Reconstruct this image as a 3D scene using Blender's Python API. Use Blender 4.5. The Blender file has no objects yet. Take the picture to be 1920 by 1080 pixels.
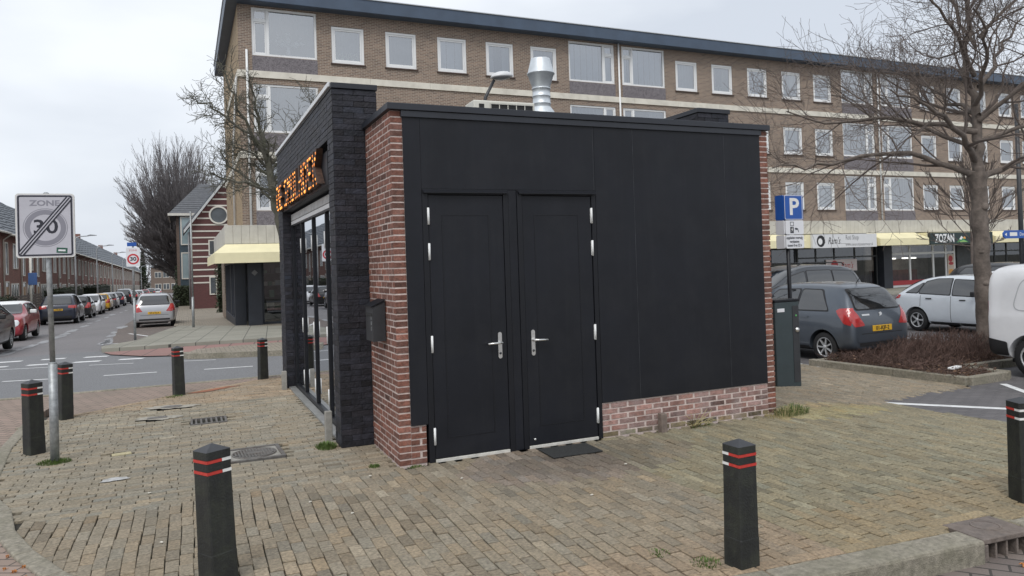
import bpy, bmesh, math, random
from mathutils import Vector, Matrix
from mathutils.bvhtree import BVHTree
R = math.radians
PI = math.pi
scene = bpy.context.scene
col = scene.collection
rng = random.Random(7)

# ------------------------------------------------------------------ camera
CAM = Vector((-1.6793, -6.5333, 1.75))
YAW, PITCH, ROLL = 0.42948, 0.01328, -0.03217
fw = Vector((math.sin(YAW)*math.cos(PITCH), math.cos(YAW)*math.cos(PITCH), math.sin(PITCH)))
r0 = Vector((math.cos(YAW), -math.sin(YAW), 0))
u0 = r0.cross(fw)
rv = r0*math.cos(ROLL) + u0*math.sin(ROLL)
uv = -r0*math.sin(ROLL) + u0*math.cos(ROLL)
cd = bpy.data.cameras.new('camera')
cam = bpy.data.objects.new('camera', cd)
col.objects.link(cam)
m3 = Matrix((rv, uv, -fw)).transposed()
cam.matrix_world = Matrix.Translation(CAM) @ m3.to_4x4()
cd.sensor_width = 36
cd.lens = 1413.08/1920*36
cd.shift_x = -33.12/1920
cd.shift_y = -64.5/1920
cd.clip_start = 0.05
cd.clip_end = 3000
scene.camera = cam

# ------------------------------------------------------------------ sky, sun, exposure
SUN_EL, SUN_AZ = 52.0, 215.0      # azimuth clockwise from +Y
world = bpy.data.worlds.new('World')
scene.world = world
world.use_nodes = True
wt = world.node_tree
wt.nodes.clear()
wo = wt.nodes.new('ShaderNodeOutputWorld')
bg = wt.nodes.new('ShaderNodeBackground')
bg.inputs['Strength'].default_value = 0.1
sky = wt.nodes.new('ShaderNodeTexSky')
sky.sky_type = 'NISHITA'
sky.sun_disc = False
sky.sun_elevation = R(SUN_EL)
sky.sun_rotation = R(SUN_AZ)
sky.dust_density = 4.0
sky.air_density = 1.0
tc = wt.nodes.new('ShaderNodeTexCoord')
mp = wt.nodes.new('ShaderNodeMapping')
mp.inputs['Scale'].default_value = (1.0, 1.0, 2.6)
nz = wt.nodes.new('ShaderNodeTexNoise')
nz.inputs['Scale'].default_value = 2.3
nz.inputs['Detail'].default_value = 5
nz.inputs['Roughness'].default_value = 0.45
cr = wt.nodes.new('ShaderNodeValToRGB')
cr.color_ramp.elements[0].position = 0.34
cr.color_ramp.elements[0].color = (5.9, 6.35, 7.05, 1)
cr.color_ramp.elements[1].position = 0.64
cr.color_ramp.elements[1].color = (8.5, 8.85, 9.3, 1)
mx = wt.nodes.new('ShaderNodeMix')
mx.data_type = 'RGBA'
mx.inputs['Factor'].default_value = 0.9      # cloud cover over the clear sky
wl = wt.links.new
wl(tc.outputs['Generated'], mp.inputs['Vector'])
wl(mp.outputs['Vector'], nz.inputs['Vector'])
wl(nz.outputs['Fac'], cr.inputs['Fac'])
wl(sky.outputs['Color'], mx.inputs['A'])
wl(cr.outputs['Color'], mx.inputs['B'])
wl(mx.outputs['Result'], bg.inputs['Color'])
wl(bg.outputs['Background'], wo.inputs['Surface'])

sd = bpy.data.lights.new('sun', 'SUN')
sd.energy = 1.4
sd.angle = R(25)
sd.color = (1.0, 0.97, 0.93)
sun = bpy.data.objects.new('sun', sd)
col.objects.link(sun)
sdir = Vector((math.sin(R(SUN_AZ))*math.cos(R(SUN_EL)), math.cos(R(SUN_AZ))*math.cos(R(SUN_EL)), math.sin(R(SUN_EL))))
sun.rotation_euler = sdir.to_track_quat('Z', 'Y').to_euler()

scene.view_settings.view_transform = 'Standard'
scene.view_settings.look = 'None'
scene.view_settings.exposure = 0.30
scene.view_settings.gamma = 1.0

# ------------------------------------------------------------------ helpers
def gz(X, Y):
    """height of the ground: level round the kiosk, falling gently away"""
    a = -0.0195*max(0.0, min(Y, 45.0)-6.3) - 0.0135*max(0.0, min(Y, 400.0)-45.0)
    t = min(max((X-5.0)/4.0, 0.0), 1.0)
    b = -0.33*t - 0.004*max(0.0, min(X, 40.0)-9.0)
    return min(a, b)

def tag(o, label=None, cat=None, group=None, kind=None):
    if label: o['label'] = label
    if cat: o['category'] = cat
    if group: o['group'] = group
    if kind: o['kind'] = kind
    return o

def empty(name, loc, rz=0.0, label=None, cat=None, group=None):
    o = bpy.data.objects.new(name, None)
    o.empty_display_size = 0.1
    o.location = loc
    o.rotation_euler = (0, 0, rz)
    col.objects.link(o)
    return tag(o, label, cat, group)

def copy_tree(o, parent=None, kids=None):
    if kids is None:
        kids = {}
        for q in bpy.data.objects:
            if q.parent: kids.setdefault(q.parent.name, []).append(q)
    c = o.copy()
    col.objects.link(c)
    c.parent = parent
    for ch in kids.get(o.name, []):
        copy_tree(ch, c, kids)
    return c

class MB:
    """collects simple shapes and links them as one mesh object"""
    def __init__(s):
        s.v = []; s.f = []; s.mi = []; s.sm = []; s.col = []
    def add(s, vs, fs, mi=0, smooth=False, c=None):
        n = len(s.v)
        s.v += [tuple(p) for p in vs]
        for f in fs:
            s.f.append([n+i for i in f]); s.mi.append(mi); s.sm.append(smooth); s.col.append(c)
        return s
    def box(s, x0, y0, z0, x1, y1, z1, mi=0, c=None):
        vs = [(x0,y0,z0),(x1,y0,z0),(x1,y1,z0),(x0,y1,z0),(x0,y0,z1),(x1,y0,z1),(x1,y1,z1),(x0,y1,z1)]
        return s.add(vs, [(0,3,2,1),(4,5,6,7),(0,1,5,4),(1,2,6,5),(2,3,7,6),(3,0,4,7)], mi, False, c)
    def cbox(s, x0, y0, z0, x1, y1, z1, b=0.01, mi=0, c=None):
        """box with all edges chamfered"""
        bm = bmesh.new()
        bmesh.ops.create_cube(bm, size=1.0)
        for v in bm.verts:
            v.co = Vector(((x0+x1)/2+v.co.x*(x1-x0), (y0+y1)/2+v.co.y*(y1-y0), (z0+z1)/2+v.co.z*(z1-z0)))
        bmesh.ops.bevel(bm, geom=bm.edges[:], offset=b, segments=2, affect='EDGES', profile=0.5)
        bm.verts.index_update()
        s.add([v.co[:] for v in bm.verts], [[v.index for v in f.verts] for f in bm.faces], mi, False, c)
        bm.free()
        return s
    def prism(s, pts, z0, z1, mi=0, c=None):
        n = len(pts)
        A = 0.5*sum(pts[i][0]*pts[(i+1)%n][1]-pts[(i+1)%n][0]*pts[i][1] for i in range(n))
        if A < 0: pts = pts[::-1]
        vs = [(x,y,z0) for x,y in pts]+[(x,y,z1) for x,y in pts]
        fs = [tuple(range(n))[::-1], tuple(range(n,2*n))]+[(i,(i+1)%n,n+(i+1)%n,n+i) for i in range(n)]
        return s.add(vs, fs, mi, False, c)
    def extr(s, pts, d, mi=0, smooth=False):
        """closed 3D outline swept by the vector d"""
        n = len(pts); d = Vector(d)
        vs = [Vector(p) for p in pts]+[Vector(p)+d for p in pts]
        fs = [tuple(range(n))[::-1], tuple(range(n,2*n))]+[(i,(i+1)%n,n+(i+1)%n,n+i) for i in range(n)]
        return s.add(vs, fs, mi, smooth)
    def tube(s, pts, rad, n=8, mi=0, smooth=True, caps=True):
        pts = [Vector(p) for p in pts]
        if not isinstance(rad, (list, tuple)): rad = [rad]*len(pts)
        vs = []; fs = []
        up = None
        for i, p in enumerate(pts):
            d = (pts[min(i+1, len(pts)-1)]-pts[max(i-1, 0)])
            if d.length < 1e-9: d = Vector((0,0,1))
            d.normalize()
            if up is None:
                up = Vector((1,0,0)) if abs(d.x) < 0.8 else Vector((0,1,0))
            a = up - d*up.dot(d)
            if a.length < 1e-6: a = d.orthogonal()
            a.normalize(); b = d.cross(a); up = a
            for k in range(n):
                t = 2*PI*k/n
                vs.append(p + (a*math.cos(t)+b*math.sin(t))*rad[i])
        for i in range(len(pts)-1):
            for k in range(n):
                fs.append((i*n+k, i*n+(k+1)%n, (i+1)*n+(k+1)%n, (i+1)*n+k))
        if caps:
            fs.append(tuple(range(n))[::-1]); fs.append(tuple(range((len(pts)-1)*n, len(pts)*n)))
        return s.add(vs, fs, mi, smooth)
    def lathe(s, prof, n=20, cx=0, cy=0, mi=0, axis='z', smooth=True):
        vs = []; fs = []
        for r_, z in prof:
            for k in range(n):
                t = 2*PI*k/n
                if axis == 'z': vs.append((cx+r_*math.cos(t), cy+r_*math.sin(t), z))
                elif axis == 'x': vs.append((z, cx+r_*math.cos(t), cy+r_*math.sin(t)))
                else: vs.append((cx+r_*math.sin(t), z, cy+r_*math.cos(t)))
        for i in range(len(prof)-1):
            for k in range(n):
                fs.append((i*n+k, i*n+(k+1)%n, (i+1)*n+(k+1)%n, (i+1)*n+k))
        return s.add(vs, fs, mi, smooth)
    def build(s, name, mats, parent=None, loc=None, rz=None, recalc=True):
        me = bpy.data.meshes.new(name)
        me.from_pydata(s.v, [], s.f)
        if not isinstance(mats, (list, tuple)): mats = [mats]
        for m in mats: me.materials.append(m)
        me.polygons.foreach_set('material_index', s.mi)
        me.polygons.foreach_set('use_smooth', s.sm)
        if any(c is not None for c in s.col):
            ca = me.color_attributes.new('tint', 'FLOAT_COLOR', 'CORNER')
            buf = []
            for p, c in zip(s.f, s.col):
                c = c or (1,1,1)
                buf += [c[0], c[1], c[2], 1.0]*len(p)
            ca.data.foreach_set('color', buf)
        if recalc:
            bm = bmesh.new(); bm.from_mesh(me)
            bmesh.ops.recalc_face_normals(bm, faces=bm.faces[:])
            bm.to_mesh(me); bm.free()
        me.update()
        o = bpy.data.objects.new(name, me)
        col.objects.link(o)
        if parent: o.parent = parent
        if loc: o.location = loc
        if rz is not None: o.rotation_euler = (0,0,rz)
        return o

_txt = {}
def text_mesh(txt, size, depth=0.0, align='CENTER', shear=0.0, width=1.0, offset=0.0):
    """outline of a text as vertices and faces in the XY plane"""
    cu = bpy.data.curves.new('lettering', 'FONT')
    cu.body = txt; cu.size = size; cu.align_x = align; cu.align_y = 'CENTER'
    cu.extrude = depth/2; cu.shear = shear; cu.offset = offset; cu.resolution_u = 3
    ob = bpy.data.objects.new('lettering', cu)
    col.objects.link(ob)
    bpy.context.view_layer.update()
    me = bpy.data.meshes.new_from_object(ob.evaluated_get(bpy.context.evaluated_depsgraph_get()))
    vs = [(v.co.x*width, v.co.y, v.co.z) for v in me.vertices]
    fs = [tuple(p.vertices) for p in me.polygons]
    bpy.data.objects.remove(ob); bpy.data.curves.remove(cu); bpy.data.meshes.remove(me)
    return vs, fs

def put_text(mb, txt, size, origin, right, up, depth=0.002, mi=0, **k):
    vs, fs = text_mesh(txt, size, depth, **k)
    o, r_, u_ = Vector(origin), Vector(right).normalized(), Vector(up).normalized()
    n = r_.cross(u_)
    mb.add([o+r_*x+u_*y+n*z for x, y, z in vs], fs, mi)

# ------------------------------------------------------------------ materials
def newmat(name):
    m = bpy.data.materials.new(name)
    m.use_nodes = True
    nt = m.node_tree
    return m, nt, nt.nodes['Principled BSDF']

def mat(name, c, rough=0.6, metal=0.0, spec=0.5, var=0.12, scale=6.0, bump=0.0, bscale=60.0, coat=0.0, stain=0.0, stain_c=None, stain_s=1.3, tint=False, emit=0.0, streak=0.0, streak_c=(0.05,0.052,0.055), streak_s=9.0):
    """principled surface with uneven colour, optional stains and grain"""
    m, nt, p = newmat(name)
    N, Lk = nt.nodes.new, nt.links.new
    p.inputs['Roughness'].default_value = rough
    p.inputs['Metallic'].default_value = metal
    p.inputs['Specular IOR Level'].default_value = spec
    p.inputs['Coat Weight'].default_value = coat
    p.inputs['Coat Roughness'].default_value = 0.06
    t = N('ShaderNodeTexCoord')
    last = None
    if var > 0:
        n = N('ShaderNodeTexNoise'); n.inputs['Scale'].default_value = scale; n.inputs['Detail'].default_value = 6; n.inputs['Roughness'].default_value = 0.6
        Lk(t.outputs['Object'], n.inputs['Vector'])
        r = N('ShaderNodeValToRGB')
        r.color_ramp.elements[0].position = 0.3; r.color_ramp.elements[1].position = 0.7
        r.color_ramp.elements[0].color = (*[min(1, x*(1-var)) for x in c], 1)
        r.color_ramp.elements[1].color = (*[min(1, x*(1+var)) for x in c], 1)
        Lk(n.outputs['Fac'], r.inputs['Fac'])
        last = r.outputs['Color']
    if tint:
        a = N('ShaderNodeVertexColor'); a.layer_name = 'tint'
        x = N('ShaderNodeMix'); x.data_type = 'RGBA'; x.blend_type = 'MULTIPLY'; x.inputs['Factor'].default_value = 1
        Lk(last, x.inputs['A']); Lk(a.outputs['Color'], x.inputs['B'])
        last = x.outputs['Result']
    if stain > 0:
        n2 = N('ShaderNodeTexNoise'); n2.inputs['Scale'].default_value = stain_s; n2.inputs['Detail'].default_value = 8; n2.inputs['Roughness'].default_value = 0.68
        Lk(t.outputs['Object'], n2.inputs['Vector'])
        r2 = N('ShaderNodeValToRGB'); r2.color_ramp.elements[0].position = 0.46; r2.color_ramp.elements[1].position = 0.72
        r2.color_ramp.elements[0].color = (0,0,0,1); r2.color_ramp.elements[1].color = (stain,stain,stain,1)
        Lk(n2.outputs['Fac'], r2.inputs['Fac'])
        x = N('ShaderNodeMix'); x.data_type = 'RGBA'
        Lk(r2.outputs['Color'], x.inputs['Factor'])
        if last: Lk(last, x.inputs['A'])
        else: x.inputs['A'].default_value = (*c, 1)
        sc = stain_c or [q*0.45 for q in c]
        x.inputs['B'].default_value = (*sc, 1)
        last = x.outputs['Result']
    if streak > 0:      # rain marks and dust running down the face
        mq = N('ShaderNodeMapping'); mq.inputs['Scale'].default_value = (streak_s, streak_s, streak_s*0.06)
        n4 = N('ShaderNodeTexNoise'); n4.inputs['Scale'].default_value = 1.0; n4.inputs['Detail'].default_value = 7; n4.inputs['Roughness'].default_value = 0.7
        Lk(t.outputs['Object'], mq.inputs['Vector']); Lk(mq.outputs['Vector'], n4.inputs['Vector'])
        r4 = N('ShaderNodeValToRGB'); r4.color_ramp.elements[0].position = 0.5; r4.color_ramp.elements[1].position = 0.85
        r4.color_ramp.elements[0].color = (0,0,0,1); r4.color_ramp.elements[1].color = (streak,streak,streak,1)
        Lk(n4.outputs['Fac'], r4.inputs['Fac'])
        x = N('ShaderNodeMix'); x.data_type = 'RGBA'; Lk(r4.outputs['Color'], x.inputs['Factor'])
        if last: Lk(last, x.inputs['A'])
        else: x.inputs['A'].default_value = (*c, 1)
        x.inputs['B'].default_value = (*streak_c, 1); last = x.outputs['Result']
    if last: Lk(last, p.inputs['Base Color'])
    else: p.inputs['Base Color'].default_value = (*c, 1)
    if bump > 0:
        n3 = N('ShaderNodeTexNoise'); n3.inputs['Scale'].default_value = bscale; n3.inputs['Detail'].default_value = 4
        Lk(t.outputs['Object'], n3.inputs['Vector'])
        b = N('ShaderNodeBump'); b.inputs['Strength'].default_value = bump; b.inputs['Distance'].default_value = 0.01
        Lk(n3.outputs['Fac'], b.inputs['Height']); Lk(b.outputs['Normal'], p.inputs['Normal'])
    if emit > 0:
        p.inputs['Emission Color'].default_value = (*c, 1); p.inputs['Emission Strength'].default_value = emit
    return m

def brickmat(name, c1, c2, mortar, bw=0.22, rh=0.0625, ms=0.009, plane='wall', rough=0.85, stain=0.35, stain_c=(0.05,0.045,0.04), rot=0.0, bump=0.4, offset=0.5, patch=None):
    """coursed bricks or pavers drawn over a flat surface: plane 'wall' runs along x+y and z, 'floor' along x and y"""
    m, nt, p = newmat(name)
    N, Lk = nt.nodes.new, nt.links.new
    t = N('ShaderNodeTexCoord')
    mpn = N('ShaderNodeMapping')
    if plane == 'wall':
        sx = N('ShaderNodeSeparateXYZ'); Lk(t.outputs['Object'], sx.inputs[0])
        ad = N('ShaderNodeMath'); ad.operation = 'ADD'; Lk(sx.outputs['X'], ad.inputs[0]); Lk(sx.outputs['Y'], ad.inputs[1])
        cb = N('ShaderNodeCombineXYZ'); Lk(ad.outputs[0], cb.inputs['X']); Lk(sx.outputs['Z'], cb.inputs['Y'])
        Lk(cb.outputs[0], mpn.inputs['Vector'])
    else:
        Lk(t.outputs['Object'], mpn.inputs['Vector'])
        mpn.inputs['Rotation'].default_value = (0,0,rot)
    b = N('ShaderNodeTexBrick')
    b.offset = offset
    b.inputs['Scale'].default_value = 1.0
    b.inputs['Brick Width'].default_value = bw
    b.inputs['Row Height'].default_value = rh
    b.inputs['Mortar Size'].default_value = ms
    b.inputs['Mortar Smooth'].default_value = 0.1
    b.inputs['Bias'].default_value = 0.0
    b.inputs['Color1'].default_value = (*c1, 1)
    b.inputs['Color2'].default_value = (*c2, 1)
    b.inputs['Mortar'].default_value = (*mortar, 1)
    Lk(mpn.outputs['Vector'], b.inputs['Vector'])
    n2 = N('ShaderNodeTexNoise'); n2.inputs['Scale'].default_value = 0.55; n2.inputs['Detail'].default_value = 9; n2.inputs['Roughness'].default_value = 0.65
    Lk(t.outputs['Object'], n2.inputs['Vector'])
    r2 = N('ShaderNodeValToRGB'); r2.color_ramp.elements[0].position = 0.45; r2.color_ramp.elements[1].position = 0.75
    r2.color_ramp.elements[0].color = (0,0,0,1); r2.color_ramp.elements[1].color = (stain,stain,stain,1)
    Lk(n2.outputs['Fac'], r2.inputs['Fac'])
    x = N('ShaderNodeMix'); x.data_type = 'RGBA'
    Lk(r2.outputs['Color'], x.inputs['Factor']); Lk(b.outputs['Color'], x.inputs['A']); x.inputs['B'].default_value = (*stain_c, 1)
    last = x.outputs['Result']
    Lk(last, p.inputs['Base Color'])
    p.inputs['Roughness'].default_value = rough
    if bump > 0:
        n3 = N('ShaderNodeTexNoise'); n3.inputs['Scale'].default_value = 70; Lk(t.outputs['Object'], n3.inputs['Vector'])
        ma = N('ShaderNodeMath'); ma.operation = 'MULTIPLY_ADD'; Lk(b.outputs['Fac'], ma.inputs[0]); ma.inputs[1].default_value = -1.2; Lk(n3.outputs['Fac'], ma.inputs[2])
        bp = N('ShaderNodeBump'); bp.inputs['Strength'].default_value = bump; bp.inputs['Distance'].default_value = 0.008
        Lk(ma.outputs[0], bp.inputs['Height']); Lk(bp.outputs['Normal'], p.inputs['Normal'])
    return m

def glassmat(name, tintc=(0.55,0.6,0.63), refl=0.3, rough=0.01):
    """window pane: mirrors part of what is in front, lets the rest through"""
    m, nt, p = newmat(name)
    N, Lk = nt.nodes.new, nt.links.new
    nt.nodes.remove(p)
    o = nt.nodes['Material Output']
    tr = N('ShaderNodeBsdfTransparent'); tr.inputs['Color'].default_value = (*tintc, 1)
    gl = N('ShaderNodeBsdfGlossy'); gl.inputs['Roughness'].default_value = rough; gl.inputs['Color'].default_value = (0.95,0.97,1,1)
    lw = N('ShaderNodeFresnel'); lw.inputs['IOR'].default_value = 1.5
    ma = N('ShaderNodeMath'); ma.operation = 'MAXIMUM'; ma.inputs[1].default_value = refl
    mxs = N('ShaderNodeMixShader')
    Lk(lw.outputs[0], ma.inputs[0]); Lk(ma.outputs[0], mxs.inputs[0]); Lk(tr.outputs[0], mxs.inputs[1]); Lk(gl.outputs[0], mxs.inputs[2])
    Lk(mxs.outputs[0], o.inputs['Surface'])
    return m

M = {}
M['black_panel'] = mat('black_panel', (0.0075,0.0087,0.0132), 0.48, spec=0.34, var=0.25, scale=1.5, stain=0.45, stain_c=(0.018,0.019,0.023), stain_s=2.6, streak=0.16, streak_c=(0.04,0.041,0.044), streak_s=11)
M['black_trim'] = mat('black_trim', (0.0075,0.0085,0.012), 0.45, spec=0.35, var=0.1)
M['black_brick'] = mat('black_brick', (0.019,0.0195,0.0265), 0.6, spec=0.35, var=0.45, scale=14, bump=0.7, bscale=45, tint=True)
M['red_brick'] = mat('red_brick', (0.165,0.070,0.050), 0.85, var=0.4, scale=26, bump=0.7, bscale=80, tint=True, stain=0.35, stain_c=(0.24,0.17,0.15), stain_s=9)
M['pale_brick'] = mat('pale_brick', (0.235,0.142,0.122), 0.9, var=0.35, scale=18, bump=0.7, bscale=80, tint=True, stain=0.85, stain_c=(0.33,0.27,0.26), stain_s=5)
M['mortar'] = mat('mortar', (0.56,0.47,0.435), 0.95, var=0.2, scale=20, bump=0.5, stain=0.4, stain_s=4)
M['concrete'] = mat('concrete', (0.30,0.29,0.265), 0.9, var=0.2, scale=14, bump=0.5, bscale=90, stain=0.6, stain_c=(0.12,0.115,0.09), stain_s=3)
M['kerb'] = mat('kerb', (0.258,0.236,0.19), 0.9, var=0.36, scale=30, bump=0.7, bscale=120, stain=0.7, stain_c=(0.135,0.13,0.085), stain_s=2.5)
M['white_paint'] = mat('white_paint', (0.78,0.79,0.79), 0.45, var=0.04)
M['white_pvc'] = mat('white_pvc', (0.76,0.77,0.77), 0.4, var=0.04, scale=2)
M['steel'] = mat('steel', (0.72,0.72,0.71), 0.28, metal=0.9, var=0.05)
M['galv'] = mat('galv', (0.34,0.36,0.37), 0.5, metal=0.6, var=0.3, scale=22, stain=0.4, stain_c=(0.16,0.17,0.16), stain_s=6)
M['zinc'] = mat('zinc', (0.60,0.64,0.67), 0.45, metal=0.55, var=0.12, scale=8)
M['dark_metal'] = mat('dark_metal', (0.03,0.032,0.036), 0.45, var=0.2)
M['rubber'] = mat('rubber', (0.014,0.014,0.015), 0.75, var=0.2)
M['glass'] = glassmat('glass')
M['shop_glass'] = glassmat('shop_glass', (0.45,0.48,0.5), 0.13)
M['mirror_glass'] = glassmat('mirror_glass', (0.22,0.23,0.24), 0.78)
# ------------------------------------------------------------------ ground, roads, pavements
def inside(poly, x, y):
    c = False; n = len(poly)
    for i in range(n):
        x1, y1 = poly[i]; x2, y2 = poly[(i+1) % n]
        if (y1 > y) != (y2 > y) and x < (x2-x1)*(y-y1)/(y2-y1)+x1: c = not c
    return c

def sheet(name, poly, dz, m, step=2.0, skirt=0.0, kind='structure', lim=None):
    """flat area that follows the lie of the land, dz above it"""
    bm = bmesh.new()
    bm.faces.new([bm.verts.new((x, y, 0)) for x, y in poly])
    xs = [p[0] for p in poly]; ys = [p[1] for p in poly]
    def cuts(a, b, extra):
        out = set(extra); k = math.ceil(a/step)
        while k*step < b:
            v = k*step
            if abs(v) < 60 or k % 8 == 0: out.add(v)
            k += 1
        return [v for v in out if a < v < b]
    for x in cuts(min(xs), max(xs), (5.0, 9.0)):
        bmesh.ops.bisect_plane(bm, geom=bm.verts[:]+bm.edges[:]+bm.faces[:], plane_co=(x,0,0), plane_no=(1,0,0))
    for y in cuts(min(ys), max(ys), (6.3, 45.0)):
        bmesh.ops.bisect_plane(bm, geom=bm.verts[:]+bm.edges[:]+bm.faces[:], plane_co=(0,y,0), plane_no=(0,1,0))
    for v in bm.verts: v.co.z = gz(v.co.x, v.co.y)+dz
    if skirt > 0:
        be = [e for e in bm.edges if e.is_boundary]
        r_ = bmesh.ops.extrude_edge_only(bm, edges=be)
        for v in r_['geom']:
            if isinstance(v, bmesh.types.BMVert): v.co.z -= skirt
    bmesh.ops.recalc_face_normals(bm, faces=bm.faces[:])
    me = bpy.data.meshes.new(name)
    bm.to_mesh(me); bm.free()
    if me.polygons and sum(p.normal.z*p.area for p in me.polygons) < 0: me.flip_normals()
    me.materials.append(m)
    o = bpy.data.objects.new(name, me); col.objects.link(o)
    if kind: o['kind'] = kind
    return o

def strip(pts, w):
    """outline of a band of width w along a line of points"""
    L = []; Rr = []
    for i, p in enumerate(pts):
        a = Vector(pts[max(i-1,0)]); b = Vector(pts[min(i+1,len(pts)-1)])
        d = (b-a).normalized(); n = Vector((-d.y, d.x))*w/2
        L.append((p[0]+n.x, p[1]+n.y)); Rr.append((p[0]-n.x, p[1]-n.y))
    return L+Rr[::-1]

def blob(cx, cy, rx, ry, n=22, j=0.18, seed=1, rot=0.0):
    rg = random.Random(seed); out = []
    for k in range(n):
        t = 2*PI*k/n; r_ = 1+rg.uniform(-j, j)
        x, y = rx*r_*math.cos(t), ry*r_*math.sin(t)
        out.append((cx+x*math.cos(rot)-y*math.sin(rot), cy+x*math.sin(rot)+y*math.cos(rot)))
    return out
M['asphalt'] = mat('asphalt', (0.165,0.168,0.175), 0.75, var=0.5, scale=55, bump=0.5, bscale=150, stain=0.4, stain_c=(0.12,0.12,0.125), stain_s=0.35)
M['old_asphalt'] = mat('old_asphalt', (0.155,0.145,0.148), 0.6, var=0.4, scale=32, bump=0.5, bscale=120, stain=0.6, stain_c=(0.105,0.10,0.105), stain_s=0.3)
M['wet_gutter'] = mat('wet_gutter', (0.25,0.255,0.265), 0.45, var=0.3, scale=3, stain=0.9, stain_c=(0.11,0.105,0.11), stain_s=1.1)
M['earth'] = mat('earth', (0.11,0.105,0.085), 0.95, var=0.3, scale=1.2)
M['joint_sand'] = mat('joint_sand', (0.030,0.028,0.021), 0.95, var=0.5, scale=7, stain=0.5, stain_c=(0.035,0.05,0.018), stain_s=2.0)
M['paver'] = mat('paver', (0.246,0.206,0.149), 0.88, var=0.42, scale=46, bump=0.55, bscale=160, tint=True, stain=0.45, stain_c=(0.16,0.145,0.105), stain_s=5)
M['pink_paver'] = brickmat('pink_paver', (0.30,0.225,0.185), (0.24,0.185,0.15), (0.07,0.06,0.05), 0.205, 0.105, 0.006, 'floor', rot=0.5, stain=0.4, stain_c=(0.14,0.125,0.10))
M['lot_brick'] = brickmat('lot_brick', (0.15,0.142,0.145), (0.112,0.106,0.11), (0.045,0.043,0.042), 0.21, 0.105, 0.006, 'floor', rot=0.25, stain=0.35, stain_c=(0.06,0.06,0.062))
M['walk_brick'] = brickmat('walk_brick', (0.32,0.28,0.225), (0.25,0.22,0.175), (0.06,0.055,0.045), 0.21, 0.105, 0.008, 'floor', stain=0.4, stain_c=(0.12,0.11,0.08))
M['slab'] = brickmat('slab', (0.30,0.29,0.245), (0.25,0.243,0.205), (0.05,0.05,0.045), 0.62, 0.60, 0.010, 'floor', rot=0.1, stain=0.4, stain_c=(0.13,0.13,0.10), offset=0.0)
M['red_slab'] = brickmat('red_slab', (0.30,0.17,0.15), (0.25,0.145,0.13), (0.09,0.07,0.065), 0.62, 2.0, 0.016, 'floor', rot=0.12, stain=0.4, stain_c=(0.18,0.13,0.11), offset=0.0)
M['road_brick'] = brickmat('road_brick', (0.20,0.165,0.145), (0.15,0.125,0.115), (0.05,0.045,0.04), 0.21, 0.105, 0.008, 'floor', rot=0.9, stain=0.5, stain_c=(0.09,0.08,0.075))
M['line_paint'] = mat('line_paint', (0.72,0.73,0.73), 0.6, var=0.12, scale=14, stain=0.5, stain_c=(0.3,0.3,0.3), stain_s=9)

sheet('ground', [(-700,-120),(700,-120),(700,900),(-700,900)], -0.16, M['earth'], 10.0)
sheet('main_road', [(-90,7.0),(5.6,7.0),(5.6,17),(-1,17.5),(-2.2,17.6),(-3.3,17.2),(-90,17.2)], -0.06, M['asphalt'])
sheet('side_street', [(-9.6,17.2),(-3.3,17.2),(-2.2,17.6),(-2.1,28),(-2.25,66),(-2.6,400),(-9.6,400)], -0.062, M['old_asphalt'], 4.0)
sheet('left_brick_path', [(-70,-9),(-2.5,-9),(-2.2,-1.9),(-2.75,-0.6),(-3.2,1.0),(-3.40,2.9),(-3.46,5.0),(-3.3,7.0),(-70,7.0)], -0.014, M['pink_paver'], skirt=0.1)
sheet('verge_paving', [(-3.3,4.3),(-3.0,4.75),(-1.85,5.72),(-0.45,6.72),(0.3,6.98),(-3.3,6.98)], -0.01, M['pink_paver'], skirt=0.1)
sheet('plaza_bed', [(-3.44,4.95),(-3.38,2.9),(-3.18,1.0),(-2.73,-0.6),(-2.2,-1.85),(-1.2,-2.68),(-0.2,-3.05),(1.2,-3.2),(6.6,-3.62),(6.0,-0.1),(6.12,0.28),(7.74,0.79),(9.2,1.2),(8.95,4.4),(5.2,6.98),(0.3,6.98),(-0.45,6.72),(-1.85,5.72),(-3.0,4.75)], -0.026, M['joint_sand'], 1.0)
sheet('front_road', [(-40,-9),(-40,-30),(60,-30),(60,-5.5),(6.6,-3.75),(1.2,-3.34),(-0.2,-3.15),(-1.25,-2.8),(-2.3,-1.95),(-2.45,-9)], -0.13, M['road_brick'])
sheet('parking_lot', [(6.6,-3.62),(60,-5.4),(60,21),(5.6,21),(5.6,6.98),(8.95,4.4),(9.2,1.2),(7.74,0.79),(6.12,0.28),(6.0,-0.1)], -0.008, M['lot_brick'])
sheet('shop_pavement', [(2,20.2),(60,20.8),(60,32),(2,32)], 0.06, M['slab'], skirt=0.15)
sheet('slab_pavement', [(-3.75,16.6),(-3.85,17.6),(-3.1,19.55),(-2.2,26.9),(-1.95,28.5),(1.9,22.6),(2.0,20.0),(1.6,16.3),(0.87,16.35),(-1.7,16.57),(-2.6,16.4)], 0.05, M['slab'], skirt=0.15)
sheet('cycle_path', [(-3.7,16.35),(-2.59,16.3),(-1.7,16.5),(0.88,16.28),(3.5,16.1),(3.5,14.3),(0.66,14.45),(-1.5,14.0),(-1.73,13.35),(-2.63,13.99),(-3.43,15.32)], -0.035, M['red_slab'])
sheet('kerb_island', [(-1.66,13.0),(-1.45,13.95),(0.66,14.4),(3.5,14.2),(3.5,11.1),(0.33,11.55),(-1.2,12.25),(-1.55,12.5)], 0.05, M['walk_brick'], skirt=0.15)
sheet('island_kerb', strip([(3.5,11.03),(0.33,11.48),(-1.22,12.18),(-1.62,12.48),(-1.74,13.0)], 0.14), 0.065, M['kerb'], skirt=0.15)
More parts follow.
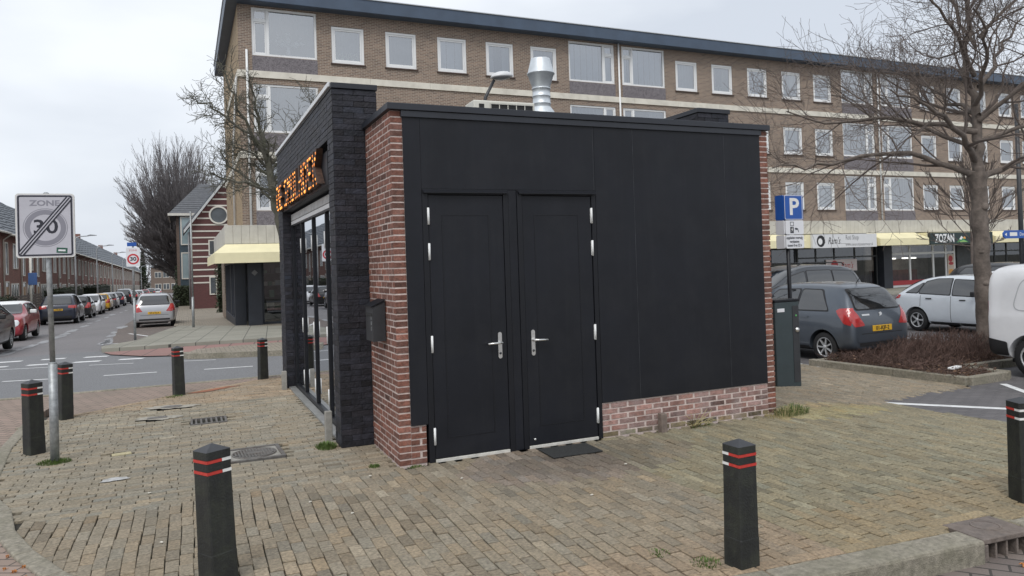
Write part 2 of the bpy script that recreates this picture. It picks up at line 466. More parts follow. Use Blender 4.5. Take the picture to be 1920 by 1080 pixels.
sheet('side_pavement', [(-2.15,28.3),(-1.95,28.5),(1.9,22.7),(3.0,30),(3.0,75),(-2.45,75),(-2.25,66)], 0.045, M['walk_brick'], skirt=0.15)
sheet('far_pavement', [(-2.45,75.2),(6,75.2),(6,400),(-2.7,400)], 0.04, M['walk_brick'], 8.0, skirt=0.12)
sheet('row_pavement', [(-13.5,17.3),(-9.62,17.3),(-9.62,400),(-13.5,400)], 0.04, M['walk_brick'], 4.0, skirt=0.15)
sheet('parking_bay', [(-3.7,20.3),(-2.25,20.3),(-2.2,28),(-2.28,66),(-4.6,66),(-4.4,31),(-3.9,21)], -0.056, M['road_brick'], 4.0)
_rg = random.Random(19)
for pts, n_ in (([(-6.32,18.5),(-6.28,20.5),(-6.08,25.8),(-6.2,33.2),(-6.5,43.2),(-6.4,56.4),(-6.1,70)], 15), ([(-4.0,21.0),(-4.06,21.9),(-4.31,27.8),(-4.5,36)], 6)):
    for k in range(n_):      # worn pale patches along the gutters
        f = (k+_rg.random()*0.5)/n_*(len(pts)-1); i = min(int(f), len(pts)-2); t = f-i
        sheet('worn_patch', blob(pts[i][0]*(1-t)+pts[i+1][0]*t+_rg.gauss(0,0.05), pts[i][1]*(1-t)+pts[i+1][1]*t, _rg.uniform(0.10,0.2), _rg.uniform(0.6,1.9), 18, 0.3, k), -0.054, M['wet_gutter'], 4.0)

# painted lines
def lines(name, segs, dz):
    bm_all = None
    mb = MB()
    for (a, b, w) in segs:
        A, B = Vector(a), Vector(b)
        n = max(1, int((B-A).length/1.0))
        d = (B-A).normalized(); q = Vector((-d.y, d.x))*w/2
        for k in range(n):
            p0 = A+(B-A)*k/n; p1 = A+(B-A)*(k+1)/n
            mb.add([(p.x, p.y, gz(p.x, p.y)+dz) for p in (p0-q, p1-q, p1+q, p0+q)], [(0,1,2,3)])
    o = mb.build(name, M['line_paint'], recalc=False)
    o['kind'] = 'structure'
    return o
lines('road_markings', [
    ((-4.83,10.44),(-4.02,10.20),0.10), ((-3.14,10.02),(-2.22,9.88),0.10), ((-1.38,9.66),(-0.49,9.50),0.10), ((-6.6,10.9),(-5.7,10.68),0.1), ((0.5,9.35),(1.4,9.2),0.1),
    ((-5.42,13.30),(-4.45,13.0),0.07), ((-3.65,12.72),(-2.76,12.4),0.07), ((-1.75,11.95),(-1.1,11.67),0.07), ((-7.2,13.9),(-6.3,13.6),0.07),
    ((-5.95,15.56),(-5.36,15.49),0.30), ((-5.01,13.98),(-4.45,13.89),0.26), ((-4.08,13.85),(-3.52,13.74),0.26), ((-5.9,14.15),(-5.4,14.05),0.26),
    ((-4.95,15.47),(-4.43,15.40),0.26), ((-4.01,15.25),(-3.48,15.13),0.26), ((-3.14,13.72),(-2.62,13.58),0.26)], -0.056)
lines('bay_markings', [((-3.69,26.3),(-2.43,21.75),0.10), ((-2.3,26.7),(-3.08,20.8),0.10), ((-4.08,20.25),(-2.5,20.3),0.12)], -0.051)
lines('lot_markings', [((6.08,0.08),(7.62,-0.70),0.17), ((7.62,-0.70),(11.5,-2.65),0.17), ((9.75,1.05),(7.0,-2.9),0.11),
    ((10.15,0.9),(13.5,0.9),0.10), ((8.98,4.2),(8.98,9.2),0.10), ((11.6,4.2),(11.6,9.2),0.10), ((14.3,4.2),(14.3,9.2),0.10), ((8.9,3.98),(9.9,3.98),0.10)], -0.004)

# pavers, one by one
PAINT = []
def grime(x, y):
    """wear marks of the square: dark trodden patch before the doors, green and pink drifts"""
    t = [1.0, 1.0, 1.0]
    d = math.hypot((x-1.5)/1.15, (y+0.55)/0.62)
    if d < 1: k = 1-0.42*(1-d*d); t = [t[0]*k, t[1]*k*0.98, t[2]*k*1.08]
    g = 0.5+0.5*math.sin(x*0.9+1.2*math.sin(y*0.7))*math.cos(y*0.8-0.5)
    if x > 1.8 and y < 0: t[0] *= 0.97; t[1] *= 1.02; t[2] *= 0.93
    k = 0.93+0.12*g
    if -1.0 < x < 5 and y < -2.6: t = [t[0]*1.08, t[1]*1.0, t[2]*0.95]
    if x < -0.3 and y > -0.1: t = [t[0]*1.06, t[1]*1.11, t[2]*1.16]
    if y > 4.6 and x < 0: t = [t[0]*1.12, t[1]*1.0, t[2]*0.92]
    d = math.hypot((x-4.9)/0.8, (y+0.15)/0.4)
    if d < 1: t = [t[0]*1.25, t[1]*1.22, t[2]*1.0]
    return [q*k for q in t]
def lay(mb, poly, axis, bl=0.2, bw=0.08, gap=0.0055, holes=(), seed=1):
    rg = random.Random(seed)
    xs = [p[0] for p in poly]; ys = [p[1] for p in poly]
    a0, a1, b0, b1 = (min(xs), max(xs), min(ys), max(ys)) if axis == 'x' else (min(ys), max(ys), min(xs), max(xs))
    row = 0; b = b0
    while b < b1:
        a = a0 - (bl/2 if row % 2 else 0) + rg.uniform(-0.012, 0.012)
        if rg.random() < 0.10: a += rg.uniform(-0.06, 0.06)
        while a < a1:
            ln = bl*rg.uniform(0.965, 1.03)
            ca, cb = a+ln/2, b+bw/2
            wob = 0.010*math.sin(ca*1.7+row*0.13+seed)+0.006*math.sin(ca*4.3+row*0.4)+rg.gauss(0, 0.0016)
            x, y = (ca, cb+wob) if axis == 'x' else (cb+wob, ca)
            a += ln
            if not inside(poly, x, y): continue
            if any(inside(h, x, y) for h in holes): continue
            hl, hw = ln/2-(0.0062 if axis == 'y' else 0.0036), bw/2-gap/2*(rg.uniform(0.45, 1.05) if axis == 'y' else rg.uniform(0.8, 1.4))
            ang = rg.gauss(0, 0.007)+0.017*math.cos(ca*1.7+row*0.13+seed)*(1 if axis == 'x' else -1)
            z = gz(x, y)+rg.gauss(0, 0.0013)-0.002
            tx, ty = rg.gauss(0, 0.007), rg.gauss(0, 0.011)
            gtn = grime(x, y)
            k = rg.gauss(1.0, 0.075); h = rg.gauss(0, 0.03)
            if rg.random() < 0.05: k *= 1.22
            if rg.random() < 0.06: k *= 0.78
            c = (gtn[0]*k*(1+h), gtn[1]*k, gtn[2]*k*(1-h*1.2))
            ch = 0.0032
            vs = []
            for (ex, ez, s_) in ((1,-0.05,0),(1,-ch,0),(1,0,ch)):
                for sx, sy in ((-1,-1),(1,-1),(1,1),(-1,1)):
                    u, v = sx*(hl-s_), sy*(hw-s_)
                    if axis == 'y': u, v = v, u
                    X = x+u*math.cos(ang)-v*math.sin(ang); Y = y+u*math.sin(ang)+v*math.cos(ang)
                    vs.append((X, Y, z+ez+(u*tx+v*ty)))
            fs = [(8,9,10,11)]
            for q in (0, 4):
                for e in range(4): fs.append((q+e, q+(e+1)%4, q+4+(e+1)%4, q+4+e))
            mb.add(vs, fs, 0, False, c)
        b += bw; row += 1

PLAZA_L = [(-3.46,4.40),(-3.42,2.9),(-3.22,1.0),(-2.76,-0.10),(0.0,-0.06),(0.02,1.02),(-0.28,1.02),(-0.28,6.0),(0.0,6.0),(0.2,6.85),(-0.45,6.62),(-1.85,5.64),(-3.0,4.68)]
PLAZA_F = [(-2.86,-0.05),(-2.66,-0.72),(-2.2,-1.8),(-1.2,-2.66),(-0.2,-3.04),(1.2,-3.20),(6.62,-3.66),(6.05,-0.14),(6.16,0.22),(7.76,0.74),(9.15,1.16),(9.0,4.45),(5.25,7.0),(4.6,6.0),(4.6,0.9),(4.25,0.9),(4.25,0.01),(0.0,0.01)]
HATCH = [(-1.38,0.98),(-0.84,0.98),(-0.84,1.56),(-1.38,1.56)]
GRATE = [(-1.68,3.12),(-1.26,3.12),(-1.26,3.52),(-1.68,3.52)]
TILE = [(-2.39,1.9),(-2.19,1.9),(-2.19,2.03),(-2.39,2.03)]
COV1 = [(-2.2,3.68),(-1.86,3.68),(-1.86,3.98),(-2.2,3.98)]
COV2 = [(-2.05,4.42),(-1.72,4.42),(-1.72,4.74),(-2.05,4.74)]
GULLY = [(2.66,-3.8),(3.06,-3.8),(3.06,-3.24),(2.66,-3.24)]
pv = MB()
lay(pv, PLAZA_L, 'x', holes=(HATCH, GRATE, TILE, COV1, COV2), seed=3)
lay(pv, PLAZA_F, 'y', holes=(GULLY,), seed=5)
# header course along the front kerb and along the foot of the kiosk wall
def course(mb, pts, ln=0.205, w=0.10, seed=2, kk=1.0):
    rg = random.Random(seed)
    for i in range(len(pts)-1):
        A, B = Vector(pts[i]), Vector(pts[i+1]); L = (B-A).length; n = max(1, round(L/ln)); d = (B-A)/L; q = Vector((-d.y, d.x))
        for k in range(n):
            c0 = A+d*(L*(k+0.5)/n); hl = L/n/2-0.004; hw = w/2-0.004
            t = rg.gauss(1.05, 0.09)*kk; z = gz(c0.x, c0.y)+rg.gauss(0.002, 0.002); g = grime(c0.x, c0.y)
            vs = []
            for ez, s_ in ((-0.05,0),(-0.006,0),(0,0.006)):
                for sx, sy in ((-1,-1),(1,-1),(1,1),(-1,1)):
                    P_ = c0+d*sx*(hl-s_)+q*sy*(hw-s_); vs.append((P_.x, P_.y, z+ez))
            fs = [(8,9,10,11)]+[(qq+e, qq+(e+1)%4, qq+4+(e+1)%4, qq+4+e) for qq in (0,4) for e in range(4)]
            mb.add(vs, fs, 0, False, (g[0]*t*1.03, g[1]*t, g[2]*t*0.97))
course(pv, [(1.2,-3.155),(2.62,-3.265)], seed=9); course(pv, [(3.1,-3.30),(6.4,-3.55)], seed=10); course(pv, [(-0.2,-3.0),(1.2,-3.155)], seed=11)
course(pv, [(2.6,-3.16),(3.12,-3.19)], seed=12, kk=1.12)
course(pv, [(-3.0,4.68),(-1.85,5.64),(-0.45,6.62)], seed=13)
o = pv.build('plaza_paving', M['paver'], recalc=True)
o['kind'] = 'structure'
del pv

# flush edging band on the left and raised kerb stones in front
def kerbline(name, pts, w, z0, z1, ln, m, b=0.012):
    mb = MB()
    for i in range(len(pts)-1):
        A, B = Vector(pts[i]), Vector(pts[i+1]); L = (B-A).length; n = max(1, round(L/ln)); d = (B-A)/L; q = Vector((-d.y, d.x))
        for k in range(n):
            t0, t1 = L*k/n+0.003, L*(k+1)/n-0.003
            c = MB().cbox(t0, -w/2, z0, t1, w/2, z1, b)
            g = gz(*(A+d*(t0+t1)/2))
            mb.add([(A.x+d.x*x+q.x*y, A.y+d.y*x+q.y*y, z+g) for x, y, z in c.v], c.f)
    o = mb.build(name, m); o['kind'] = 'structure'
    return o
kerbline('edging_band', [(-3.47,5.0),(-3.42,2.9),(-3.22,1.0),(-2.98,0.37),(-2.86,-0.2),(-2.66,-0.75),(-2.43,-1.25),(-2.15,-1.8),(-1.75,-2.3),(-1.2,-2.7)], 0.12, -0.12, 0.006, 0.9, M['kerb'])
kerbline('front_kerb', [(-1.2,-2.76),(-0.2,-3.13),(1.2,-3.31),(2.645,-3.43)], 0.2, -0.3, 0.008, 1.0, M['kerb'], 0.02)
kerbline('front_kerb_right', [(3.075,-3.462),(6.6,-3.72),(16,-4.3)], 0.2, -0.3, 0.008, 1.0, M['kerb'], 0.02)
kerbline('road_kerb', [(-60,6.98),(0.3,6.98),(5.2,6.98)], 0.12, -0.2, 0.004, 1.0, M['kerb'])
kerbline('planter_kerb', [(8.98,4.2),(9.02,3.7),(9.24,1.26),(10.2,1.30)], 0.14, -0.2, 0.12, 1.0, M['kerb'])
kerbline('planter_kerb_back', [(10.28,1.30),(10.28,2.15),(16.5,2.15)], 0.14, -0.2, 0.12, 1.0, M['kerb'])
kerbline('planter_kerb_far', [(8.98,4.2),(16.5,4.2)], 0.12, -0.2, 0.10, 1.0, M['kerb'])

# dark stains and the pale puddle, thin sheets on the paving
M['puddle'] = mat('puddle', (0.37,0.37,0.365), 0.4, var=0.35, scale=16, stain=0.6, stain_c=(0.24,0.22,0.18), stain_s=14)  # pale sky reflection put into the puddle's own colour
M['patch'] = mat('patch', (0.33,0.31,0.265), 0.9, var=0.3, scale=22, bump=0.4)
sheet('puddle', blob(-2.27,0.92,0.115,0.06,26,0.22,4,0.1), 0.006, M['puddle'], 1.0)
sheet('cement_patch', blob(-2.03,3.82,0.27,0.12,24,0.3,5,-0.25), 0.0045, M['patch'], 1.0)
sheet('cement_patch', blob(-1.88,4.6,0.31,0.14,24,0.3,6,-0.2), 0.0045, M['patch'], 1.0)
sheet('rust_stain', blob(-1.35,5.85,0.42,0.10,18,0.25,7,0.55), 0.004, mat('rust_stain', (0.27,0.11,0.06), 0.9, var=0.3, scale=6), 1.0)
# ------------------------------------------------------------------ the black snack kiosk
W_, H_ = 4.258, 3.145
def brickface(mb, org, u, n, width, rows, rh=0.0581, bl=0.19, hd=0.095, mj=0.0135, stagger=0, seed=1, tintf=None, ends=(0,0), depth=0.004, j=0.0008, ch=0.0015):
    """courses of separate bricks standing a little proud of the bed behind"""
    rg = random.Random(seed)
    org, u, n = Vector(org), Vector(u), Vector(n)
    for r_ in range(rows):
        z0 = r_*rh+mj/2; z1 = (r_+1)*rh-mj/2
        a = 0.0
        first = (bl if (r_+stagger) % 2 == 0 else hd)
        k = 0
        while a < width-0.012:
            ln = first if k == 0 else bl+mj
            b = min(a+ln, width)
            if width-b < 0.03: b = width
            hj = mj*1.8 if mj > 0.01 else mj
            x0, x1 = a+(hj/2 if a > 0 else 0), b-(hj/2 if b < width else 0)
            pr = depth+rg.gauss(0, j)
            zz0, zz1 = z0+rg.gauss(0, 0.0008), z1+rg.gauss(0, 0.0008)
            t = max(0.45, rg.gauss(1, 0.24)); h = rg.gauss(0, 0.08)
            c = (t*(1+h*0.6), t, t*(1-h*0.4))
            if tintf: c = tintf(r_, rows, c, rg)
            vs = []
            for d, s_ in ((0,0),(pr-ch,0),(pr,ch)):
                for xx, zz in ((x0+s_,zz0+s_),(x1-s_,zz0+s_),(x1-s_,zz1-s_),(x0+s_,zz1-s_)):
                    vs.append(org+u*xx+n*d+Vector((0,0,zz)))
            fs = [(8,9,10,11)]+[(q+e, q+(e+1)%4, q+4+(e+1)%4, q+4+e) for q in (0,4) for e in range(4)]
            mb.add(vs, fs, 0, False, c)
            a = b; k += 1

kiosk = empty('snack_kiosk', (0,0,0), 0, 'black flat-roofed snack kiosk with red brick corners and two black doors', 'kiosk')
ROWS = 54; RH = H_/ROWS
# brick corner pier and side return
bw = MB()
brickface(bw, (0,1.0,0), (0,-1,0), (-1,0,0), 1.0, ROWS, RH, stagger=0, seed=11)
brickface(bw, (-0.004,0,0), (1,0,0), (0,-1,0), 0.106, ROWS, RH, bl=0.115, hd=0.115, seed=12)
def low(r_, rows, c, rg):
    return (c[0]*0.95, c[1]*0.9, c[2]*0.9)
bw.build('brick_corner', M['red_brick'], kiosk)
bw = MB()
brickface(bw, (4.158,0,0), (1,0,0), (0,-1,0), 0.112, ROWS, RH, bl=0.115, hd=0.115, seed=13)
brickface(bw, (4.258,0,0), (0,1,0), (1,0,0), 5.8, ROWS, RH, stagger=1, seed=14)
bw.build('brick_end', M['red_brick'], kiosk)
# plinth under the panels
bp_ = MB()
def moss(r_, rows, c, rg):
    k = 0.8 if r_ == 0 else 1.0
    if r_ == 0: return (c[0]*0.75, c[1]*1.0, c[2]*0.7)
    return (c[0]*k*1.15, c[1]*k*1.1, c[2]*k*1.1)
brickface(bp_, (2.045,0.0,0), (1,0,0), (0,-1,0), 2.108, 6, 0.0562, seed=15, tintf=moss)
bp_.build('brick_plinth', M['pale_brick'], kiosk)
bp2 = MB()
brickface(bp2, (0.104,0.004,0), (1,0,0), (0,-1,0), 0.142, 6, 0.0562, bl=0.14, hd=0.09, seed=16)
bp2.build('brick_plinth', M['red_brick'], kiosk)
core = MB()
core.box(0.0,0.0,-0.02,0.105,0.30,H_-0.002); core.box(0.0,0.30,-0.02,0.105,5.7,H_-0.002)
core.box(4.155,0.0,-0.02,W_,5.8,H_-0.002); core.box(0.106,0.006,-0.02,0.246,0.26,0.345); core.box(2.045,0.0,-0.02,4.154,0.25,0.345); core.box(0.106,5.6,-0.02,4.154,5.8,H_-0.002)
core.build('mortar_bed', M['mortar'], kiosk)
# black cladding: big sheets with fine seams
pn = MB()
PY0, PY1 = -0.014, 0.24
def panel(x0, x1, z0, z1): pn.box(x0+0.001, PY0, z0, x1-0.001, PY1, z1)
panel(0.104,0.262,0.347,3.09)
panel(0.262,2.03,2.452,3.09)
panel(2.046,2.495,0.347,3.09); panel(2.495,3.655,0.347,3.09); panel(3.655,4.154,0.347,3.09)
pn.box(2.031,PY0,2.452,2.045,PY1,3.09)
pn.build('wall_panel', M['black_panel'], kiosk)
se = MB()
for x_, z_ in ((2.03,2.46),(2.495,0.35),(3.655,0.35)): se.box(x_-0.0012,PY0-0.0015,z_,x_+0.0012,PY0-0.0002,3.085)
se.build('panel_seam', mat('panel_seam', (0.05,0.053,0.06), 0.5, var=0.5, scale=7), kiosk)
bk = MB(); bk.box(0.11,0.03,0.35,4.15,0.2,3.08); bk.build('wall_core', M['black_trim'], kiosk)
# roof edge
rf = MB()
rf.cbox(-0.035,-0.045,H_+0.002,W_+0.03,0.20,H_+0.062,0.004); rf.cbox(0.09,-0.032,3.088,4.17,0.15,H_+0.0,0.003)
rf.cbox(-0.035,0.203,H_+0.002,0.16,1.0,H_+0.062,0.004); rf.cbox(W_-0.16,0.203,H_+0.002,W_+0.03,5.8,H_+0.062,0.004)
rf.build('roof_coping', mat('coping', (0.018,0.021,0.029), 0.4, var=0.15, scale=3), kiosk)
rr = MB(); rr.box(0.1,0.21,3.02,4.15,5.8,3.10); rr.build('roof', mat('roof_felt', (0.06,0.06,0.062), 0.9, var=0.3), kiosk)

# doors
def make_door(x0, x1, hinge, handle_x, lever):
    d = MB()
    d.cbox(x0,-0.008,0.03,x1,0.045,2.395,0.002)
    o = d.build('door', M['black_panel'], kiosk)
    gr = MB()      # slim raised beading of the door panel
    a, b, z0, z1 = x0+0.12, x1-0.14, 0.20, 2.22
    for (p, q, r_, s_) in ((a,z0,b,z0+0.012),(a,z1-0.012,b,z1),(a,z0+0.012,a+0.012,z1-0.012),(b-0.012,z0+0.012,b,z1-0.012)):
        gr.cbox(p,-0.0105,q,r_,-0.0083,s_,0.0009)
    gr.build('beading', M['black_trim'], o)
    for z in (2.205,1.885,1.055,0.232):
        h = MB(); h.tube([(hinge,-0.016,z-0.076),(hinge,-0.016,z+0.076)], 0.0105, 10); h.box(hinge-0.012,-0.014,z-0.07,hinge+0.012,-0.0083,z+0.07)
        h.build('hinge', M['white_pvc'], o)
    pl = MB()
    n = 10; w = 0.019
    out = [(handle_x+w*math.cos(PI*k/n), 1.121-w+w*math.sin(PI*k/n)) for k in range(n+1)]+[(handle_x-w*math.cos(PI*k/n), 0.876+w-w*math.sin(PI*k/n)) for k in range(n+1)]
    pl.extr([(x,-0.0083,z) for x, z in out], (0,-0.0062,0))
    pl.build('handle_plate', M['steel'], o)
    ky = MB(); ky.lathe([(0.0,-0.021),(0.011,-0.021),(0.012,-0.0147),(0.0,-0.0147)], 12, handle_x, 0.925, axis='y'); ky.build('keyhole', M['dark_metal'], o)
    lv = MB()
    lv.tube([(handle_x,-0.0147,1.026),(handle_x,-0.055,1.026)], 0.0115, 10)
    lv.tube([(handle_x-lever*0.008,-0.058,1.026),(handle_x+lever*0.06,-0.062,1.024),(handle_x+lever*0.135,-0.058,1.022)], [0.0115,0.0105,0.0100], 10)
    lv.build('lever', M['steel'], o)
    return o
make_door(0.322,1.045,0.318,0.975,-1)
make_door(1.245,1.988,1.992,1.316,1)
fr = MB()
for (a, b, c, d) in ((0.264,0.0,0.318,2.45),(1.048,0.0,1.10,2.45),(1.19,0.0,1.242,2.45),(1.995,0.0,2.043,2.45),(0.318,2.40,1.048,2.45),(1.242,2.40,1.995,2.45)):
    fr.cbox(a,-0.0165,b,c,0.06,d-(0.0 if b < 1 else 0.0),0.004)
fr.build('door_frame', M['black_trim'], kiosk)
mu = MB(); mu.cbox(1.102,-0.010,0.0,1.188,0.06,2.45,0.004); mu.build('mullion', M['black_panel'], kiosk)
dl = MB()
for a, b in ((0.27,1.095),(1.20,2.04)): dl.extr([(a,-0.019,2.445),(a,-0.052,2.420),(a,-0.052,2.412),(a,-0.019,2.414)], (b-a,0,0))
dl.build('drip_ledge', M['black_trim'], kiosk)
th = MB(); th.cbox(0.322,-0.016,-0.005,1.045,0.05,0.024,0.004); th.cbox(1.245,-0.016,-0.005,1.993,0.05,0.024,0.004)
th.build('threshold', mat('threshold', (0.55,0.54,0.50), 0.6, var=0.2, scale=15), kiosk)
for x, z, r_ in ((1.305,0.082,0.011),):
    b = MB(); b.lathe([(0,-0.016),(r_,-0.014),(r_,-0.0025)], 10, x, z, axis='y'); b.build('door_stop', M['steel'], kiosk)

# black brick portal on the street side and its twin on the far side
HP = 3.60
def portal(sgn, xo, xi, detail):
    mb = MB()
    y0, y1, oy0, oy1, oz = 1.0, 5.84, 1.30, 5.32, 3.08
    rows = 62; rh = HP/rows
    def bf(org, u, n, w, r0_, r1_, sd, st):
        o_ = Vector(org)+Vector((0,0,r0_*rh))
        brickface(mb, o_, u, n, w, r1_-r0_, rh, bl=0.205, hd=0.10, mj=0.0035, stagger=st, seed=sd, depth=0.007, j=0.0010, ch=0.002)
    x_out, x_in = xo, xi
    lo, hi = min(x_out, x_in), max(x_out, x_in)
    co = mb_core = MB()
    e = 0.0
    ro = round(oz/rh)
    ozr = ro*rh
    co.box(lo,y0,-0.02,hi,oy0,HP-0.06); co.box(lo,oy1,-0.02,hi,y1,HP-0.06); co.box(lo,oy0,ozr,hi,oy1,HP-0.06)
    co.build('portal_core', M['black_trim'], kiosk)
    rows -= 1
    bf((lo,y0,0), (1,0,0), (0,-1,0), hi-lo, 0, rows, 21, 0)
    on = Vector((sgn,0,0))
    if detail:
        bf((x_out,oy0,0), (0,-1,0), (sgn,0,0), oy0-y0, 0, rows, 22, 0)
        bf((x_out,y1,0), (0,-1,0), (sgn,0,0), y1-oy1, 0, rows, 23, 0)
        bf((x_out,oy1,0), (0,-1,0), (sgn,0,0), oy1-oy0, ro, rows, 24, 1)
        bf((lo,oy1,0), (1,0,0), (0,-1,0), hi-lo, 0, ro, 25, 1)
        bf((lo,oy0,0), (1,0,0), (0,1,0), hi-lo, 0, ro, 26, 1)
    bf((lo,y1,0), (1,0,0), (0,1,0), hi-lo, 0, rows, 27, 1)
    xi2 = x_in
    brickface(mb, (xi2,y0,H_-0.02), (0,1,0), (-sgn,0,0), y1-y0, 7, rh, bl=0.205, hd=0.10, mj=0.0035, seed=28, depth=0.008)
    mb.build('portal', M['black_brick'], kiosk)
    cp = MB()
    cp.cbox(lo-0.015,y0-0.022,HP-0.055,hi+0.015,y1+0.02,HP,0.004); cp.build('portal_coping', mat('portal_coping', (0.016,0.018,0.025), 0.4, var=0.15), kiosk)
    if detail:
        ed = MB(); ed.cbox(x_out-0.035,y0+0.03,HP-0.035,x_out-0.0155,y1+0.02,HP+0.012,0.003); ed.build('coping_trim', mat('coping_trim', (0.62,0.64,0.66), 0.4, var=0.08), kiosk)
portal(-1, -0.317, 0.113, True)
portal(1, 4.575, 4.108, False)

# shopfront inside the portal
gx = -0.17
bd = MB(); bd.box(-0.12,1.3105,2.46,-0.06,5.31,3.07); bd.build('fascia_board', mat('fascia_board', (0.6,0.61,0.62), 0.6, var=0.15, scale=4), kiosk)
hd = MB(); hd.cbox(-0.20,1.311,2.505,-0.121,5.309,2.60,0.004); hd.build('door_head', mat('door_head', (0.5,0.51,0.51), 0.6, var=0.2, scale=8), kiosk)
sb = MB(); sb.cbox(-0.315,1.40,2.635,-0.122,5.25,2.985,0.006)
sign = sb.build('sign_board', M['black_panel'], kiosk)
fm = MB()
ys = [5.28,4.30,3.32,2.34,1.36]
fm.cbox(gx-0.03,1.318,2.42,gx+0.03,5.303,2.50,0.004)
fm.cbox(gx-0.03,1.318,0.0,gx+0.03,5.303,0.07,0.004)
for k, y in enumerate(ys):
    fm.cbox(gx-0.029,y-0.02,0.07,gx+0.029,y+0.02,2.42,0.004)
fold = fm.build('folding_door', M['black_trim'], kiosk)
for k in range(4):
    g = MB(); g.box(gx-0.004,ys[k+1]+0.02,0.07,gx+0.004,ys[k]-0.02,2.42); g.build('pane', M['mirror_glass'], fold)
for y in ys[1:4]:
    for z in (0.28,1.0,2.1): hb = MB(); hb.tube([(gx-0.038,y,z-0.10),(gx-0.038,y,z+0.10)], 0.007, 8); hb.build('door_hinge', M['white_pvc'], fold)
tk = MB(); tk.cbox(-0.30,1.32,-0.005,-0.205,5.3,0.022,0.003); tk.build('door_track', mat('door_track', (0.30,0.30,0.29), 0.5, metal=0.5, var=0.2), kiosk)
wh = MB(); wh.cbox(gx-0.034,1.32,2.445,gx-0.0305,5.30,2.495,0.001); wh.build('head_strip', M['white_pvc'], kiosk)
# interior seen through the folding door
ins = MB(); ins.box(0.5,1.0,0.0,3.9,5.4,0.03); ins.box(1.5,1.2,0.03,1.56,5.4,2.9); ins.build('interior', mat('kiosk_interior', (0.08,0.075,0.07), 0.8, var=0.3, scale=2), kiosk)
ct = MB(); ct.cbox(0.8,1.5,0.03,1.3,5.0,1.05,0.01); ct.build('counter', mat('counter', (0.12,0.10,0.085), 0.5, var=0.2), kiosk)

# marquee letters: rusty boxes set with warm bulbs
rust = mat('letter_rust', (0.055,0.028,0.018), 0.7, var=0.5, scale=25)
face = mat('letter_face', (0.14,0.06,0.025), 0.6, var=0.6, scale=40)
bulb = mat('letter_bulb', (1.0,0.36,0.06), 0.4, var=0, emit=1.35)
bulb_dim = mat('letter_bulb_dim', (0.8,0.24,0.04), 0.4, var=0, emit=0.45)
LET = {'D':['11110','10001','10001','10001','10001','10001','11110'],'E':['11111','10000','10000','11110','10000','10000','11111'],'S':['01111','10000','10000','01110','00001','00001','11110'],
 'M':['10001','11011','10101','10101','10001','10001','10001'],'U':['10001','10001','10001','10001','10001','10001','01110'],'L':['10000','10000','10000','10000','10000','10000','11111'],
 'H':['10001','10001','10001','11111','10001','10001','10001'],'O':['01110','10001','10001','10001','10001','10001','01110'],'K':['10001','10010','10100','11000','10100','10010','10001']}
txt = 'DE SMULHOEK'
y = 5.42; adv = 0.365
for chn, chh in enumerate(txt):
    if chh == ' ': y -= 0.22; continue
    lw, lh, zb = 0.285, 0.375, 2.645
    lt = MB()
    put_text(lt, chh, lh*1.37, (-0.352, y-lw/2, zb+lh/2), (0,-1,0), (0,0,1), depth=0.07, width=1.06, offset=0.012)
    lo_ = lt.build('letter', [rust], sign)
    bb = MB(); rg = random.Random(chn*7+3)
    for r_ in range(7):
        for c_ in range(5):
            if LET[chh][r_][c_] == '1' and rg.random() < 0.8:
                yy = y-lw*(0.12+0.76*c_/4); zz = zb+lh*(0.93-0.86*r_/6)
                s_ = rg.uniform(0.7,1.3); bb.lathe([(0.0,-0.3875-0.007*s_),(0.012*s_,-0.3875-0.005*s_),(0.017*s_,-0.3875)], 8, yy, zz, axis='x', mi=0 if rg.random() < 0.45 else 1)
    bb.build('bulb_set', [bulb, bulb_dim], lo_)
    y -= adv

# small grey guard posts against the walls
for k, (x, yy, h, lab) in enumerate(((-0.375,1.42,0.30,'short grey concrete guard post at the near end of the folding glass door'),(-0.375,5.22,0.27,'short grey concrete guard post at the far end of the folding glass door'),(2.70,-0.085,0.185,'short weathered post against the brick plinth right of the doors'))):
    p = MB(); p.cbox(-0.035,-0.035,-0.03,0.035,0.035,h,0.006)
    o = p.build('guard_post', M['concrete'] if k < 2 else mat('weathered_post', (0.17,0.135,0.115), 0.9, var=0.3, scale=20), loc=(x,yy,0)); tag(o, lab, 'post', 'small guard posts at the kiosk')

# letterbox on the brick return
mbx = empty('letterbox', (-0.012,0.5,1.08), 0, 'black letterbox with a sloping lid on the red brick side of the kiosk', 'letterbox')
b = MB(); b.extr([(0,-0.155,0.0),(-0.115,-0.155,0.0),(-0.115,-0.155,0.315),(0,-0.155,0.365)], (0,0.29,0)); b.build('box', M['dark_metal'], mbx)
b = MB(); b.extr([(0.0,-0.165,0.372),(-0.13,-0.165,0.316),(-0.13,-0.165,0.326),(0.0,-0.165,0.384)], (0,0.31,0)); b.build('lid', M['black_trim'], mbx)
b = MB(); b.cbox(-0.1195,-0.13,0.23,-0.1155,0.12,0.26,0.001); b.build('slot', M['rubber'], mbx)
b = MB()
for z in (0.10,0.15,0.20): b.box(-0.1185,-0.10,z,-0.1155,-0.085,z+0.035)
b.build('slots', M['galv'], mbx)

